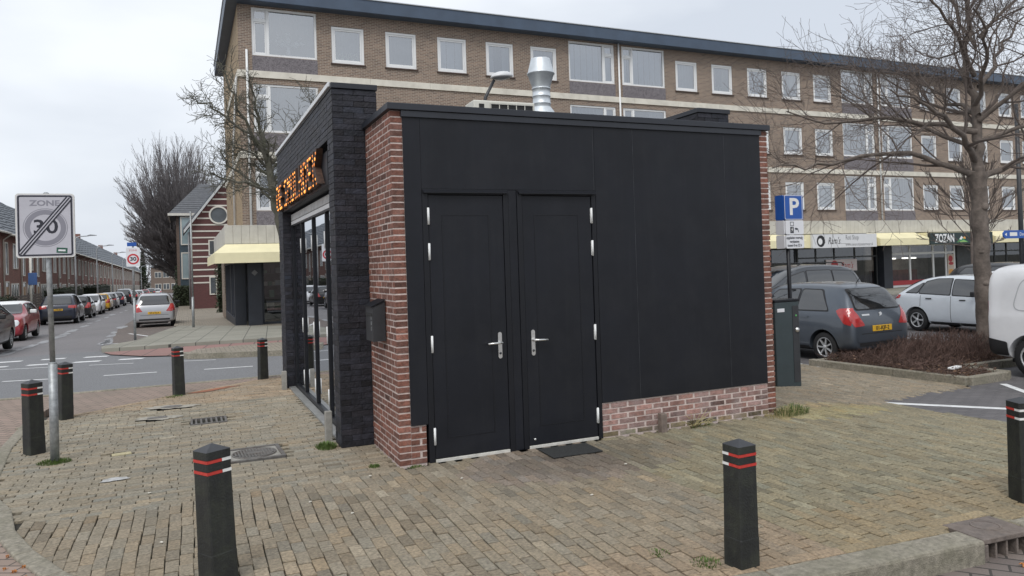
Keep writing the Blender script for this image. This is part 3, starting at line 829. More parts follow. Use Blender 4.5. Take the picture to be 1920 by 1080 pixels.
# things on the roof
vent = empty('roof_vent', (2.22,1.5,3.10), 0, 'shiny zinc exhaust chimney with a bulging cowl on the kiosk roof', 'vent')
b = MB(); b.lathe([(0.30,0.0),(0.27,0.32),(0.118,0.56)], 24); b.build('vent_base', M['zinc'], vent)
b = MB(); b.lathe([(0.112,0.55),(0.112,0.60),(0.117,0.605),(0.117,0.615),(0.112,0.62),(0.112,0.70),(0.117,0.705),(0.117,0.715),(0.112,0.72),(0.112,0.80),(0.12,0.805),(0.12,0.82),(0.10,0.822)], 24); b.build('vent_pipe', M['zinc'], vent)
b = MB(); b.lathe([(0.105,0.80),(0.11,0.82),(0.166,1.0),(0.176,1.005),(0.176,1.02),(0.166,1.03),(0.125,1.20),(0.12,1.215),(0.0,1.225)], 24); b.build('vent_cowl', M['zinc'], vent)
vent.scale = (0.94,0.94,0.885)
ac = empty('air_conditioner', (1.56,1.2,3.10), R(-2), 'cream air conditioner outdoor unit with a dark grille on the kiosk roof', 'air conditioner')
acm = mat('ac_cream', (0.62,0.61,0.55), 0.5, var=0.08)
b = MB(); b.cbox(-0.36,-0.14,0.02,0.36,0.16,0.44,0.012); b.box(-0.3,-0.12,0.0,-0.2,0.14,0.02); b.box(0.2,-0.12,0.0,0.3,0.14,0.02); b.build('casing', acm, ac)
b = MB(); b.box(-0.17,-0.146,0.08,0.33,-0.1415,0.41); b.build('grille_back', M['rubber'], ac)
b = MB()
for k in range(6): b.box(-0.17+k*0.1,-0.152,0.08,-0.162+k*0.1,-0.1465,0.41)
for k in range(6): b.box(-0.17,-0.156,0.09+k*0.062,0.33,-0.1525,0.096+k*0.062)
b.build('grille', acm, ac)
b = MB(); b.cbox(-0.30,-0.147,0.28,-0.24,-0.1415,0.40,0.003); b.build('vent_slot', M['rubber'], ac)
# ------------------------------------------------------------------ long apartment block with shops below
AY = 24.8; AX0, AX1 = 0.42, 62.0; GZ0 = -0.46
apt = empty('apartment_building', (0,0,0), 0, 'long brown brick apartment block with white window frames above a row of shops', 'apartment block')
M['apt_brick'] = brickmat('apt_brick', (0.265,0.185,0.135), (0.145,0.10,0.077), (0.36,0.315,0.265), 0.21, 0.066, 0.011, stain=0.2, stain_c=(0.10,0.075,0.055))
M['side_brick'] = brickmat('side_brick', (0.38,0.27,0.15), (0.25,0.17,0.095), (0.38,0.31,0.22), 0.21, 0.066, 0.010, stain=0.2, stain_c=(0.16,0.12,0.07))
M['band'] = mat('band', (0.66,0.63,0.55), 0.8, var=0.12, scale=1.5, stain=0.35, stain_c=(0.40,0.37,0.30), stain_s=2.5)
M['spandrel'] = mat('spandrel', (0.17,0.155,0.165), 0.8, var=0.55, scale=24, stain=0.2)
M['roof_edge'] = mat('roof_edge', (0.055,0.082,0.125), 0.45, var=0.15, scale=1.2, stain=0.15, stain_c=(0.08,0.09,0.11))
M['sky_glass'] = glassmat('sky_glass', (0.55,0.6,0.65), 0.36)
M['sill'] = mat('sill', (0.07,0.045,0.035), 0.7, var=0.2)
M['net_curtain'] = mat('net_curtain', (0.27,0.30,0.335), 0.9, var=0.14, scale=1.2)
M['dark_room'] = mat('dark_room', (0.13,0.145,0.165), 0.9, var=0.5, scale=1.3)
M['blind'] = mat('blind', (0.60,0.62,0.64), 0.7, var=0.05)
M['room'] = mat('room', (0.05,0.052,0.056), 0.95, var=0.3, scale=0.7)

BIG = [(0.93,3.43,0),(15.02,17.52,1),(17.94,20.44,0),(32.46,34.98,1),(35.56,38.10,0),(50.0,52.5,1),(53.0,55.5,0)]
SMALL = [4.02,6.27,8.56,10.83,13.04,21.1,23.36,25.70,28.07,30.35,38.88,41.25,43.65,46.2,48.45,56.4,58.7]
SW = 1.34
FL = [(10.26,11.78,10.32,12.22),(7.25,8.74,7.28,9.20),(4.23,5.74,4.18,6.16)]
# front wall with real openings
xs = sorted({AX0, AX1} | {b for q in BIG for b in q[:2]} | {s for s in SMALL} | {round(s+SW,3) for s in SMALL})
zs = sorted({3.3, 12.5} | {z for f in FL for z in f})
def opening(x, z):
    for f in FL:
        for s in SMALL:
            if s < x < s+SW and f[0] < z < f[1]: return True
        for b in BIG:
            if b[0] < x < b[1] and f[2] < z < f[3]: return True
    return False
fw_ = MB()
for i in range(len(xs)-1):
    for k in range(len(zs)-1):
        if not opening((xs[i]+xs[i+1])/2, (zs[k]+zs[k+1])/2):
            fw_.add([(xs[i],AY,zs[k]),(xs[i+1],AY,zs[k]),(xs[i+1],AY,zs[k+1]),(xs[i],AY,zs[k+1])], [(0,1,2,3)])
def reveal(x0, x1, z0, z1):
    a, b = AY, AY+0.45
    fw_.add([(x0,a,z0),(x1,a,z0),(x1,a,z1),(x0,a,z1),(x0,b,z0),(x1,b,z0),(x1,b,z1),(x0,b,z1)], [(0,4,5,1),(1,5,6,2),(2,6,7,3),(3,7,4,0)])
for f in FL:
    for s in SMALL: reveal(s, s+SW, f[0], f[1])
    for b in BIG: reveal(b[0], b[1], f[2], f[3])
fw_.build('front_wall', M['apt_brick'], apt, recalc=False)
b = MB(); b.add([(AX0,AY,3.3),(AX0,AY+11.5,3.3),(AX0,AY+11.5,12.5),(AX0,AY,12.5)], [(0,1,2,3)])
b.add([(AX1,AY,GZ0),(AX1,AY+11.5,GZ0),(AX1,AY+11.5,12.5),(AX1,AY,12.5)], [(3,2,1,0)])
b.add([(AX0,AY+11.5,GZ0),(AX1,AY+11.5,GZ0),(AX1,AY+11.5,12.5),(AX0,AY+11.5,12.5)], [(0,1,2,3)])
b.build('side_wall', M['side_brick'], apt, recalc=False)
b = MB(); b.box(AX0+0.05,AY+0.46,3.3,AX1-0.05,AY+11,12.4); b.build('rooms', M['room'], apt)
b = MB(); b.cbox(AX0-0.42,AY-0.55,12.30,AX1+0.5,AY+12.0,12.83,0.02); b.build('roof', M['roof_edge'], apt)
b = MB(); b.cbox(AX0-0.46,AY-0.59,12.832,AX1+0.5,AY+12.1,12.875,0.008); b.build('roof_trim', mat('roof_trim', (0.5,0.53,0.56), 0.5, var=0.08), apt)
for z0, z1 in ((9.43,9.70),(6.24,6.50)):
    b = MB(); x = AX0-0.05
    while x < AX1:
        b.cbox(x,AY-0.06,z0,min(x+2.6,AX1)-0.008,AY+0.0-0.002,z1,0.004); x += 2.6
    for k in range(5): b.cbox(AX0-0.06,AY+k*2.3,z0,AX0-0.002,AY+k*2.3+2.29,z1,0.004)
    b.build('floor_band', M['band'], apt)
for f, zb in zip(FL, (9.702,6.502,3.575)):
    for x0, x1, s in BIG:
        b = MB(); b.box(x0,AY-0.025,zb,x1,AY-0.004,f[2]-0.03); b.build('spandrel_panel', M['spandrel'], apt)

M['net_pale'] = mat('net_pale', (0.40,0.42,0.44), 0.9, var=0.14, scale=1.2); M['drape'] = mat('drape', (0.30,0.26,0.21), 0.9, var=0.2, scale=1.2)
SHADES = [M['net_curtain'],M['net_curtain'],M['dark_room'],M['net_pale'],M['net_curtain'],M['drape'],M['dark_room'],M['blind']]
rw = random.Random(21)
flw = mat('flower_white', (0.72,0.72,0.70), 0.8, var=0.1); leafy = mat('leaf_pale', (0.25,0.33,0.26), 0.8, var=0.3)
def window(x0, x1, z0, z1, big, side, floor, deco=None, shade=None):
    y = AY+0.035
    fb = 0.10 if not big else 0.085
    fm = MB()
    def bars(a0, a1, c0, c1, w, ya, yb):
        fm.cbox(a0,ya,c0,a1,yb,c0+w,0.006); fm.cbox(a0,ya,c1-w,a1,yb,c1,0.006); fm.cbox(a0,ya,c0+w,a0+w,yb,c1-w,0.006); fm.cbox(a1-w,ya,c0+w,a1,yb,c1-w,0.006)
    bars(x0,x1,z0,z1,fb,y,y+0.09)
    glass = []
    if not big:
        bars(x0+fb+0.004,x1-fb-0.004,z0+fb+0.004,z1-fb-0.004,0.06,y+0.02,y+0.075)
        glass.append((x0+fb+0.06,x1-fb-0.06,z0+fb+0.06,z1-fb-0.06))
    else:
        sw = 0.60
        xa = x0+sw if side == 0 else x1-sw
        fm.cbox(xa-0.055,y,z0+fb,xa+0.055,y+0.09,z1-fb,0.006)
        n0, n1 = (x0+fb,xa-0.055) if side == 0 else (xa+0.055,x1-fb)
        m0, m1 = (xa+0.055,x1-fb) if side == 0 else (x0+fb,xa-0.055)
        zt = z1-fb-0.42
        fm.cbox(n0,y,zt-0.05,n1,y+0.09,zt+0.05,0.006)
        bars(n0+0.004,n1-0.004,z0+fb+0.004,zt-0.054,0.05,y+0.02,y+0.075); bars(n0+0.004,n1-0.004,zt+0.054,z1-fb-0.004,0.04,y+0.02,y+0.075)
        glass += [(m0,m1,z0+fb,z1-fb),(n0+0.05,n1-0.05,z0+fb+0.05,zt-0.1),(n0+0.04,n1-0.04,zt+0.1,z1-fb-0.05)]
    o = fm.build('window', M['white_pvc'], apt)
    g = MB()
    for a, b_, c, d in glass: g.add([(a,y+0.05,c),(b_,y+0.05,c),(b_,y+0.05,d),(a,y+0.05,d)], [(0,1,2,3)])
    g.build('pane', M['sky_glass'], o, recalc=False)
    sh = shade or rw.choice(SHADES)
    c = MB()
    if sh is M['blind']:
        n = int((x1-x0-0.2)/0.30)
        for k in range(n):
            a = x0+0.12+k*(x1-x0-0.2)/n; c.box(a,AY+0.24,z0+0.1,a+(x1-x0-0.2)/n-0.03,AY+0.25,z1-0.1)
    else:     # hanging cloth in soft folds; dark sheets put an unlit room's shade into colour
        n = int((x1-x0)/0.06)
        vs = []; top = z1-0.02; bot = z0+0.02
        ph = rw.uniform(0,6)
        for k in range(n+1):
            a = x0+0.01+(x1-x0-0.02)*k/n; yy = AY+0.33+0.018*math.sin(k*1.9+ph)+0.02*math.sin(k*0.5)
            vs += [(a,yy,bot),(a,yy,top)]
        gap = rw.choice([None,None,0.35,0.5,0.6]) if sh is not M['dark_room'] else None
        c.add(vs, [(2*k,2*k+2,2*k+3,2*k+1) for k in range(n) if gap is None or abs(k/n-gap) > 0.16], 0, True)
    c.build('curtain', sh, o)
    if not big:
        s = MB(); s.cbox(x0-0.05,AY-0.06,z0-0.07,x1+0.05,AY-0.002,z0-0.01,0.006); s.build('sill', M['sill'], o)
    if deco:
        d = MB(); rg = random.Random(int(x0*10)+floor)
        if deco == 'vase':
            cx, cz = (x0+x1)/2+0.15, z0+0.12
            d.lathe([(0.0,cz),(0.06,cz),(0.10,cz+0.12),(0.06,cz+0.28),(0.08,cz+0.34)], 10, cx, AY+0.2)
            for k in range(34):
                a = rg.uniform(0.15, PI-0.15); L = rg.uniform(0.25,0.75)
                q = Vector((cx, AY+0.2, cz+0.33)); e = q+Vector((math.cos(a)*L, rg.uniform(-0.06,0.06), math.sin(a)*L*0.75))
                d.tube([q, (q+e)/2+Vector((0,0,0.05)), e], [0.008,0.007,0.006], 3)
                for r_ in range(3): d.tube([e+Vector((rg.uniform(-.05,.05),0,rg.uniform(-.05,.05)))-Vector((0.02,0,0)), e+Vector((0.03,0,0.02))], [0.03,0.02], 4)
            d.build('flower_vase', flw, o)
        elif deco == 'figures':
            for k in range(3):
                cx = x1-0.75+k*0.27*1.0; d.lathe([(0,z0+0.1),(0.07,z0+0.1),(0.05,z0+0.2),(0.025,z0+0.24),(0.045,z0+0.28),(0.03,z0+0.33),(0,z0+0.35)], 8, cx-0.1, AY+0.18)
            d.build('figurines', flw, o)
        elif deco == 'plants':
            for k in range(5):
                cx = x0+0.25+k*(x1-x0-0.5)/4
                d.lathe([(0,z0+0.17),(0.05,z0+0.17),(0.06,z0+0.27),(0,z0+0.27)], 8, cx, AY+0.2)
                for q in range(6):
                    e = Vector((cx+rg.uniform(-.12,.12), AY+0.2, z0+0.28+rg.uniform(.05,.25))); d.tube([(cx,AY+0.2,z0+0.25), e], [0.012,0.02], 3)
            d.build('pot_plants', leafy, o)
        elif deco == 'box':
            d.cbox(x0+0.18,AY+0.16,z0+0.165,x0+0.42,AY+0.26,z0+0.36,0.01); d.build('window_box', flw, o)
    return o
for fi, f in enumerate(FL):
    for i, s in enumerate(SMALL):
        deco = {(0,0):'plants',(0,2):'box',(0,6):'plants',(0,7):'box',(1,8):None}.get((fi,i))
        shade = {(0,0):M['dark_room'],(2,8):M['dark_room'],(2,9):M['blind'],(1,8):M['net_curtain'],(2,10):M['dark_room'],(2,11):M['net_curtain'],(1,11):M['dark_room']}.get((fi,i))
        window(s, s+SW, f[0], f[1], False, 0, fi, deco, shade)
    for i, b in enumerate(BIG):
        deco = {(0,0):'vase',(0,2):'figures'}.get((fi,i))
        shade = {(0,0):M['dark_room'],(0,1):M['blind'],(2,3):M['dark_room'],(2,4):M['dark_room']}.get((fi,i))
        window(b[0], b[1], f[2], f[3], True, b[2], fi, deco, shade)
# downpipes between the flats
for x in (0.72,17.73,35.27,52.75):
    b = MB(); b.tube([(x,AY-0.07,3.6),(x,AY-0.07,12.3) if x > 1 else (x,AY-0.07,10.5)], 0.045, 8); b.build('downpipe', M['white_pvc'], apt)
b = MB(); b.tube([(AX0-0.08,AY+0.1,9.45),(AX0-0.08,AY+3.4,6.9),(AX0-0.08,AY+3.6,3.6)], 0.05, 8); b.build('downpipe', M['white_pvc'], apt)

# concrete canopy with ribs, wrapping the left corner
FY = 24.2
b = MB(); x = -0.28
while x < AX1:
    b.cbox(x,FY,2.86,x+0.295,AY-0.07,3.57,0.012); x += 0.30
y = FY
while y < AY+11.5:
    b.cbox(-0.26,y+0.30*0,2.86,AX0-0.07,y+0.295,3.57,0.012) if y > AY else None; y += 0.30
b.build('canopy', mat('canopy', (0.50,0.485,0.44), 0.85, var=0.14, scale=1.2, stain=0.4, stain_c=(0.33,0.31,0.27), stain_s=2.2), apt)
# yellow awnings
M['awning'] = mat('awning', (0.78,0.72,0.47), 0.8, var=0.06, scale=2, stain=0.12, stain_c=(0.6,0.54,0.36))
def awning(x0, x1, left_end=False):
    b = MB()
    yb, yf, zt, zm, zl = FY-0.01, 23.25, 2.85, 2.50, 2.12
    b.add([(x0,yb,zt),(x1,yb,zt),(x1,yf,zm),(x0,yf,zm),(x1,yf,zl),(x0,yf,zl),(x0,yf+0.03,zl),(x1,yf+0.03,zl),(x0,yf+0.03,zm-0.02),(x1,yf+0.03,zm-0.02),(x0,yb,zt-0.03),(x1,yb,zt-0.03)],
          [(0,3,2,1),(3,5,4,2),(5,6,7,4),(6,8,9,7),(8,10,11,9)])
    b.add([(x1,yb,zt),(x1,yf,zm),(x1,yf,zl),(x1,yb,zl)], [(0,1,2,3)])
    if not left_end: b.add([(x0,yb,zt),(x0,yf,zm),(x0,yf,zl),(x0,yb,zl)], [(0,3,2,1)])
    else:
        ye = 33.0; xo = x0; xi = -0.27
        b.v = [((xi if (abs(v[0]-x0) < 1e-6 and v[1] > yf+0.5) else v[0]), v[1], v[2]) for v in b.v]
        b.add([(xi,yb,zt),(xi,ye,zt),(xo,ye,zm),(xo,yf,zm),(xo,yf,zl),(xo,ye,zl)], [(0,1,2,3),(3,2,5,4)])
    return b.build('awning', M['awning'], apt, recalc=False)
awning(-0.68,24.9,True); awning(25.0,27.9); awning(33.3,37.2); awning(43.1,49.0); awning(49.1,61.5)
for q0, q1 in ((27.95,33.25),(37.25,43.05)): b = MB(); b.box(q0,23.45,2.1,q1,FY-0.01,2.8); b.build('sign_housing', M['awning'], apt)

# sign boards
signw = mat('sign_white', (0.66,0.67,0.68), 0.5, var=0.03); signd = mat('sign_dark', (0.018,0.035,0.035), 0.5, var=0.1)
ink = mat('ink_black', (0.02,0.02,0.022), 0.6, var=0); inkg = mat('ink_grey', (0.17,0.17,0.18), 0.6, var=0); inkw = mat('ink_white', (0.75,0.76,0.76), 0.6, var=0)
inkr = mat('ink_red', (0.45,0.05,0.06), 0.6, var=0); inkn = mat('ink_green', (0.05,0.26,0.10), 0.6, var=0); inko = mat('ink_orange', (0.75,0.38,0.10), 0.6, var=0)
b = MB(); b.cbox(28.35,23.28,2.07,33.05,23.44,2.80,0.01); s = b.build('sign_board', signw, apt)
t = MB()
put_text(t, "Roti Shop", 0.36, (31.2,23.277,2.60), (1,0,0), (0,0,1), mi=1, width=0.68)
put_text(t, "www.ramsrotizoetermeer.nl", 0.235, (31.72,23.277,2.23), (1,0,0), (0,0,1), mi=1, width=0.75)
put_text(t, "Ram's", 0.52, (29.86,23.277,2.43), (1,0,0), (0,0,1), shear=0.35, width=0.72)
t.extr([(28.93+0.29*math.cos(2*PI*k/24),23.277,2.44+0.31*math.sin(2*PI*k/24)) for k in range(24)], (0,-0.002,0))
t.extr([(28.88+0.15*math.cos(2*PI*k/16),23.273,2.42+0.17*math.sin(2*PI*k/16)) for k in range(16)], (0,-0.001,0), mi=2)
t.build('lettering', [ink,inkg,inkw], s)
b = MB(); b.cbox(37.35,23.28,2.10,42.85,23.44,2.78,0.01); s = b.build('sign_board', signd, apt)
t = MB()
put_text(t, "ZOZAN", 0.66, (38.58,23.277,2.43), (1,0,0), (0,0,1), width=0.70, offset=0.022)
put_text(t, "SLAGERIJ", 0.29, (41.55,23.277,2.62), (1,0,0), (0,0,1), width=0.86, offset=0.006)
put_text(t, "SUPERMARKT", 0.27, (41.75,23.277,2.34), (1,0,0), (0,0,1), width=0.80, offset=0.006)
t.extr([(39.6,23.277,2.2),(39.82,23.277,2.38),(40.02,23.277,2.58),(40.25,23.277,2.36),(40.4,23.277,2.30),(40.65,23.277,2.2)], (0,-0.002,0), mi=1)
t.extr([(39.82,23.274,2.38),(40.02,23.274,2.58),(40.2,23.274,2.42),(40.1,23.274,2.44),(40.0,23.274,2.34)], (0,-0.001,0), mi=0)
t.extr([(40.28+0.11*math.cos(PI*k/10),23.277,2.40+0.13*math.sin(PI*k/10)) for k in range(11)], (0,-0.002,0), mi=2)
t.extr([(39.65,23.274,2.2),(40.2,23.274,2.32),(40.55,23.274,2.2)], (0,-0.001,0), mi=3)
t.build('lettering', [inkw,inkn,inko,mat('ink_lime', (0.25,0.45,0.15), 0.6, var=0)], s)

# shopfronts on the ground floor
SY = 25.3; zf = -0.42; zc = 2.86
b = MB(); b.box(0.15,SY+4.0,GZ0,AX1-0.1,SY+4.1,zc-0.02); b.box(0.15,SY,zc-0.04,AX1-0.1,SY+4,zc-0.005); b.build('shop_interior', mat('shop_interior', (0.10,0.10,0.102), 0.9, var=0.8, scale=0.8), apt)
fl = MB(); fl.box(0.2,SY+0.1,GZ0,AX1-0.1,SY+4.0,zf+0.02); fl.build('shop_floor', mat('shop_floor', (0.22,0.21,0.2), 0.5, var=0.2), apt)
darkp = mat('shop_dark', (0.022,0.026,0.036), 0.5, var=0.2, scale=2); greyp = mat('shop_grey', (0.06,0.065,0.07), 0.6, var=0.2)
def shopwin(x0, x1, cuts, m, transom=None, z0=zf, zt=2.2, fb=0.08, y=SY, door=None):
    f = MB()
    f.cbox(x0,y,z0,x1,y+0.08,z0+0.18,0.006); f.cbox(x0,y,zt-fb,x1,y+0.08,zt,0.006)
    cs = [x0+fb/2]+list(cuts)+[x1-fb/2]
    for c in cs: f.cbox(c-fb/2,y,z0+0.18,c+fb/2,y+0.08,zt-fb,0.006)
    if transom:
        for i in range(len(cs)-1): f.cbox(cs[i]+fb/2,y,transom-fb/2,cs[i+1]-fb/2,y+0.08,transom+fb/2,0.006)
    o = f.build('shop_window', m, apt)
    g = MB(); g.add([(x0+fb,y+0.04,z0+0.15),(x1-fb,y+0.04,z0+0.15),(x1-fb,y+0.04,zt-0.03),(x0+fb,y+0.04,zt-0.03)], [(0,1,2,3)])
    g.build('pane', M['shop_glass'], o, recalc=False)
    return o
def wallpart(name, x0, x1, m, y0=SY-0.05, y1=SY+0.35, z1=zc): 
    b = MB(); b.cbox(x0,y0,GZ0,x1,y1,z1,0.01); return b.build(name, m, apt)
wallpart('pillar', 0.10, 0.52, darkp, SY+0.25, SY+0.6); wallpart('pillar', 0.56, 1.06, darkp, SY-0.5, SY-0.05)
shopwin(1.10, 8.0, (1.95,3.4,5.2), darkp)
b = MB(); b.extr([(0.80,SY-0.504,1.62),(0.92,SY-0.504,1.74),(0.80,SY-0.504,1.86),(0.68,SY-0.504,1.74)], (0,-0.004,0)); b.build('diamond_emblem', inkg, apt)
# goods on the shelves of the corner shop
rg = random.Random(5)
sh = MB(); gd = [MB() for _ in range(4)]
for z in (0.25,0.72,1.2,1.7):
    sh.box(1.15,SY+0.3,z-0.03,7.8,SY+0.6,z)
    x = 1.2
    while x < 7.6:
        w = rg.uniform(0.10,0.24); h = rg.uniform(0.1,0.3)
        if rg.random() < 0.8: gd[rg.randrange(4)].box(x,SY+0.32,z+0.002,x+w-0.02,SY+0.52,z+h)
        x += w
sh.build('shelf', greyp, apt)
for q, m in zip(gd, (mat('goods_cream', (0.5,0.47,0.4), 0.7), mat('goods_green', (0.12,0.24,0.16), 0.7), mat('goods_dark', (0.06,0.06,0.08), 0.7), mat('goods_white', (0.55,0.57,0.56), 0.7))): q.build('shop_goods', m, apt)
# corner shop side windows along the side street
b = MB()
for k in range(7): b.cbox(0.12,SY+0.7+k*1.2,zf,0.20,SY+0.78+k*1.2,2.2,0.006)
b.cbox(0.12,SY+0.7,2.12,0.2,SY+8.0,2.2,0.004); b.cbox(0.10,SY+0.7,GZ0,0.22,SY+8.0,zf+0.35,0.004); o = b.build('side_window', darkp, apt)
g = MB(); g.add([(0.16,SY+0.7,zf+0.3),(0.16,SY+8,zf+0.3),(0.16,SY+8,2.2),(0.16,SY+0.7,2.2)], [(0,1,2,3)]); g.build('pane', M['shop_glass'], o, recalc=False)
b = MB(); b.cbox(0.08,SY+8.0,GZ0,0.45,SY+11,zc,0.01); b.box(0.12,SY+0.7,2.2,0.3,SY+8,zc); b.build('side_pier', M['apt_brick'], apt)
wallpart('shop_wall', 8.0, 25.9, greyp)
shopwin(25.9, 27.2, (), greyp); shopwin(27.3, 29.1, (), darkp)
b = MB(); b.cbox(26.3,SY-0.02,0.82,28.0,SY-0.004,1.12,0.004); b.build('shop_notice', signw, apt)
shopwin(29.2, 35.4, (30.6,32.0,33.6), greyp, 1.55)
b = MB(); b.cbox(31.3,SY-0.03,0.75,33.7,SY-0.004,1.42,0.006); s = b.build('window_banner', mat('banner', (0.62,0.55,0.55), 0.6, var=0.06), apt)
t = MB(); put_text(t, "Ram's", 0.5, (32.9,SY-0.032,1.06), (1,0,0), (0,0,1), shear=0.35, width=0.8)
t.extr([(31.95+0.27*math.cos(2*PI*k/20),SY-0.032,1.1+0.27*math.sin(2*PI*k/20)) for k in range(20)], (0,-0.002,0)); t.build('lettering', inkr, s)
wallpart('pillar', 35.45, 36.15, darkp, SY-0.4)
shopwin(36.2, 42.2, (38.15,40.2,41.35), M['white_pvc'], 1.62, fb=0.13)
b = MB(); b.cbox(36.4,SY+1.8,zf+0.03,42.0,SY+1.9,zc-0.05,0.01); b.build('butcher_wall', mat('butcher_wall', (0.42,0.38,0.34), 0.7, var=0.4, scale=2), apt)
b = MB(); b.cbox(36.3,SY-0.03,-0.25,40.1,SY-0.004,0.02,0.004); b.build('red_board', inkr, apt)
b = MB(); b.cbox(41.45,SY-0.02,0.0,42.05,SY-0.004,1.5,0.004); s = b.build('poster', mat('poster', (0.6,0.5,0.42), 0.6, var=0.2, scale=3), apt)
t = MB()
for (cx, cz, rx, rz, mi) in ((41.72,1.22,0.20,0.20,0),(41.76,0.92,0.22,0.10,0),(41.75,0.38,0.24,0.20,1),(41.74,0.17,0.2,0.08,1)):
    t.extr([(cx+rx*math.cos(2*PI*k/16),SY-0.022-0.001*mi,cz+rz*math.sin(2*PI*k/16)) for k in range(16)], (0,-0.002,0), mi=mi)
t.build('poster_print', [inkr,inko], s)
# lit display counter inside the butcher's
dc = MB(); dc.cbox(36.6,SY+1.0,zf+0.03,40.0,SY+1.7,0.62,0.02); dc.build('display_counter', mat('display', (0.30,0.10,0.09), 0.5, var=0.4, scale=3), apt)
lt = MB()
for x in (36.8,38.6): lt.cbox(x,SY+0.8,1.30,x+1.1,SY+0.95,1.38,0.01)
lt.build('shop_lamp', mat('lit_lamp', (1.0,0.93,0.82), 0.5, var=0, emit=4.0), apt)
wallpart('shop_wall', 42.3, 44.6, greyp)
shopwin(44.65, 48.7, (46.0,47.2), greyp, 1.6); shopwin(48.8, 55, (50.5,52.5), M['white_pvc'], 1.6); wallpart('shop_wall', 55.1, AX1, greyp)
# ------------------------------------------------------------------ the side street: terraced row, houses, hedges, lamps
M['row_brick'] = brickmat('row_brick', (0.26,0.098,0.072), (0.17,0.066,0.05), (0.26,0.2,0.17), 0.21, 0.066, 0.009, stain=0.3, stain_c=(0.08,0.04,0.035))
M['row_roof'] = mat('row_roof', (0.14,0.155,0.175), 0.75, var=0.25, scale=4)
M['house_door'] = mat('house_door', (0.35,0.22,0.12), 0.5, var=0.2)
M['cream'] = mat('cream', (0.66,0.64,0.58), 0.6, var=0.05)
M['pale_glass'] = mat('pale_glass', (0.10,0.115,0.13), 0.08, spec=0.9, var=0.4, scale=0.8)

def tiled_roof(mb, x0, z0, x1, z1, y0, y1, rows=18):
    """courses of tiles as small steps from the eave (x0,z0) to the ridge (x1,z1)"""
    d = Vector((x1-x0, 0, z1-z0)); n = Vector((-d.z, 0, d.x)).normalized()
    if n.z < 0: n = -n
    for k in range(rows):
        a = Vector((x0,0,z0))+d*k/rows; b = Vector((x0,0,z0))+d*(k+1)/rows
        p = [a+n*0.05, b+n*0.012, b-n*0.03, a-n*0.03]
        mb.add([(q.x,y0,q.z) for q in p]+[(q.x,y1,q.z) for q in p], [(0,1,5,4),(0,4,7,3),(0,3,2,1),(4,5,6,7),(2,3,7,6)])

HW = 5.6
def make_row_house():
    h = empty('terraced_house', (0,0,0), 0, 'red brick terraced house in the long row on the left of the side street', 'house', 'terraced houses along the side street')
    b = MB(); b.box(-8,0,-0.5,0,HW,5.62); b.add([(-8,0,5.62),(0,0,5.62),(-4,0,9.4),(-8,HW,5.62),(0,HW,5.62),(-4,HW,9.4)], [(0,1,2),(3,5,4)])
    b.build('wall', M['row_brick'], h)
    b = MB(); tiled_roof(b, 0.45,5.45,-4.0,9.55, 0.0, HW, 16); tiled_roof(b, -8.45,5.45,-4.0,9.55, 0.0, HW, 6); b.build('roof', M['row_roof'], h)
    b = MB(); b.tube([(0.5,0.02,5.42),(0.5,HW-0.02,5.42)], 0.07, 8); b.build('gutter', M['cream'], h)
    b = MB(); b.tube([(0.07,0.25,-0.1),(0.07,0.25,5.1),(0.42,0.25,5.38)], 0.045, 6); b.build('downpipe', M['cream'], h)
    def win(y0, y1, z0, z1, mull=()):
        f = MB(); w = 0.09
        for a in [y0, y1-w]+[y0+(y1-y0)*m-w/2 for m in mull]: f.cbox(-0.01,a,z0,0.05,a+w,z1,0.006)
        f.cbox(-0.01,y0+w,z0,0.052,y1-w,z0+w,0.004); f.cbox(-0.01,y0+w,z1-w,0.052,y1-w,z1,0.004)
        o = f.build('window', M['cream'], h)
        g = MB(); g.box(-0.02,y0+w,z0+w,0.012,y1-w,z1-w); g.build('pane', M['pale_glass'], o)
    win(0.9,1.75,2.9,5.0); win(3.3,4.9,3.3,5.0,(0.5,)); win(2.5,5.0,0.45,2.35,(0.33,0.66))
    d = MB(); d.cbox(-0.01,0.85,0.0,0.035,1.75,2.15,0.006); o = d.build('door', M['house_door'], h)
    f = MB(); f.cbox(-0.01,0.76,0.0,0.06,0.849,2.5,0.006); f.cbox(-0.01,1.751,0.0,0.06,1.84,2.5,0.006); f.cbox(-0.01,0.85,2.41,0.06,1.75,2.5,0.006); f.build('door_frame', M['cream'], h)
    g = MB(); g.box(-0.02,0.85,2.16,0.02,1.75,2.40); g.build('fanlight', M['pale_glass'], h)
    return h
rh = make_row_house()
kids = {}
for q in bpy.data.objects:
    if q.parent: kids.setdefault(q.parent.name, []).append(q)
Y0 = 32.8
for k in range(33):
    h = rh if k == 0 else copy_tree(rh, None, kids)
    y = Y0+k*HW
    h.location = (-12.0, y, gz(-12, y+HW/2)+0.04)
    if k > 0 and k in (9,16,22,28):
        c = MB(); c.cbox(-4.4,0.2,9.0,-3.7,1.0,10.1,0.02); o = c.build('chimney', M['row_brick'], h)

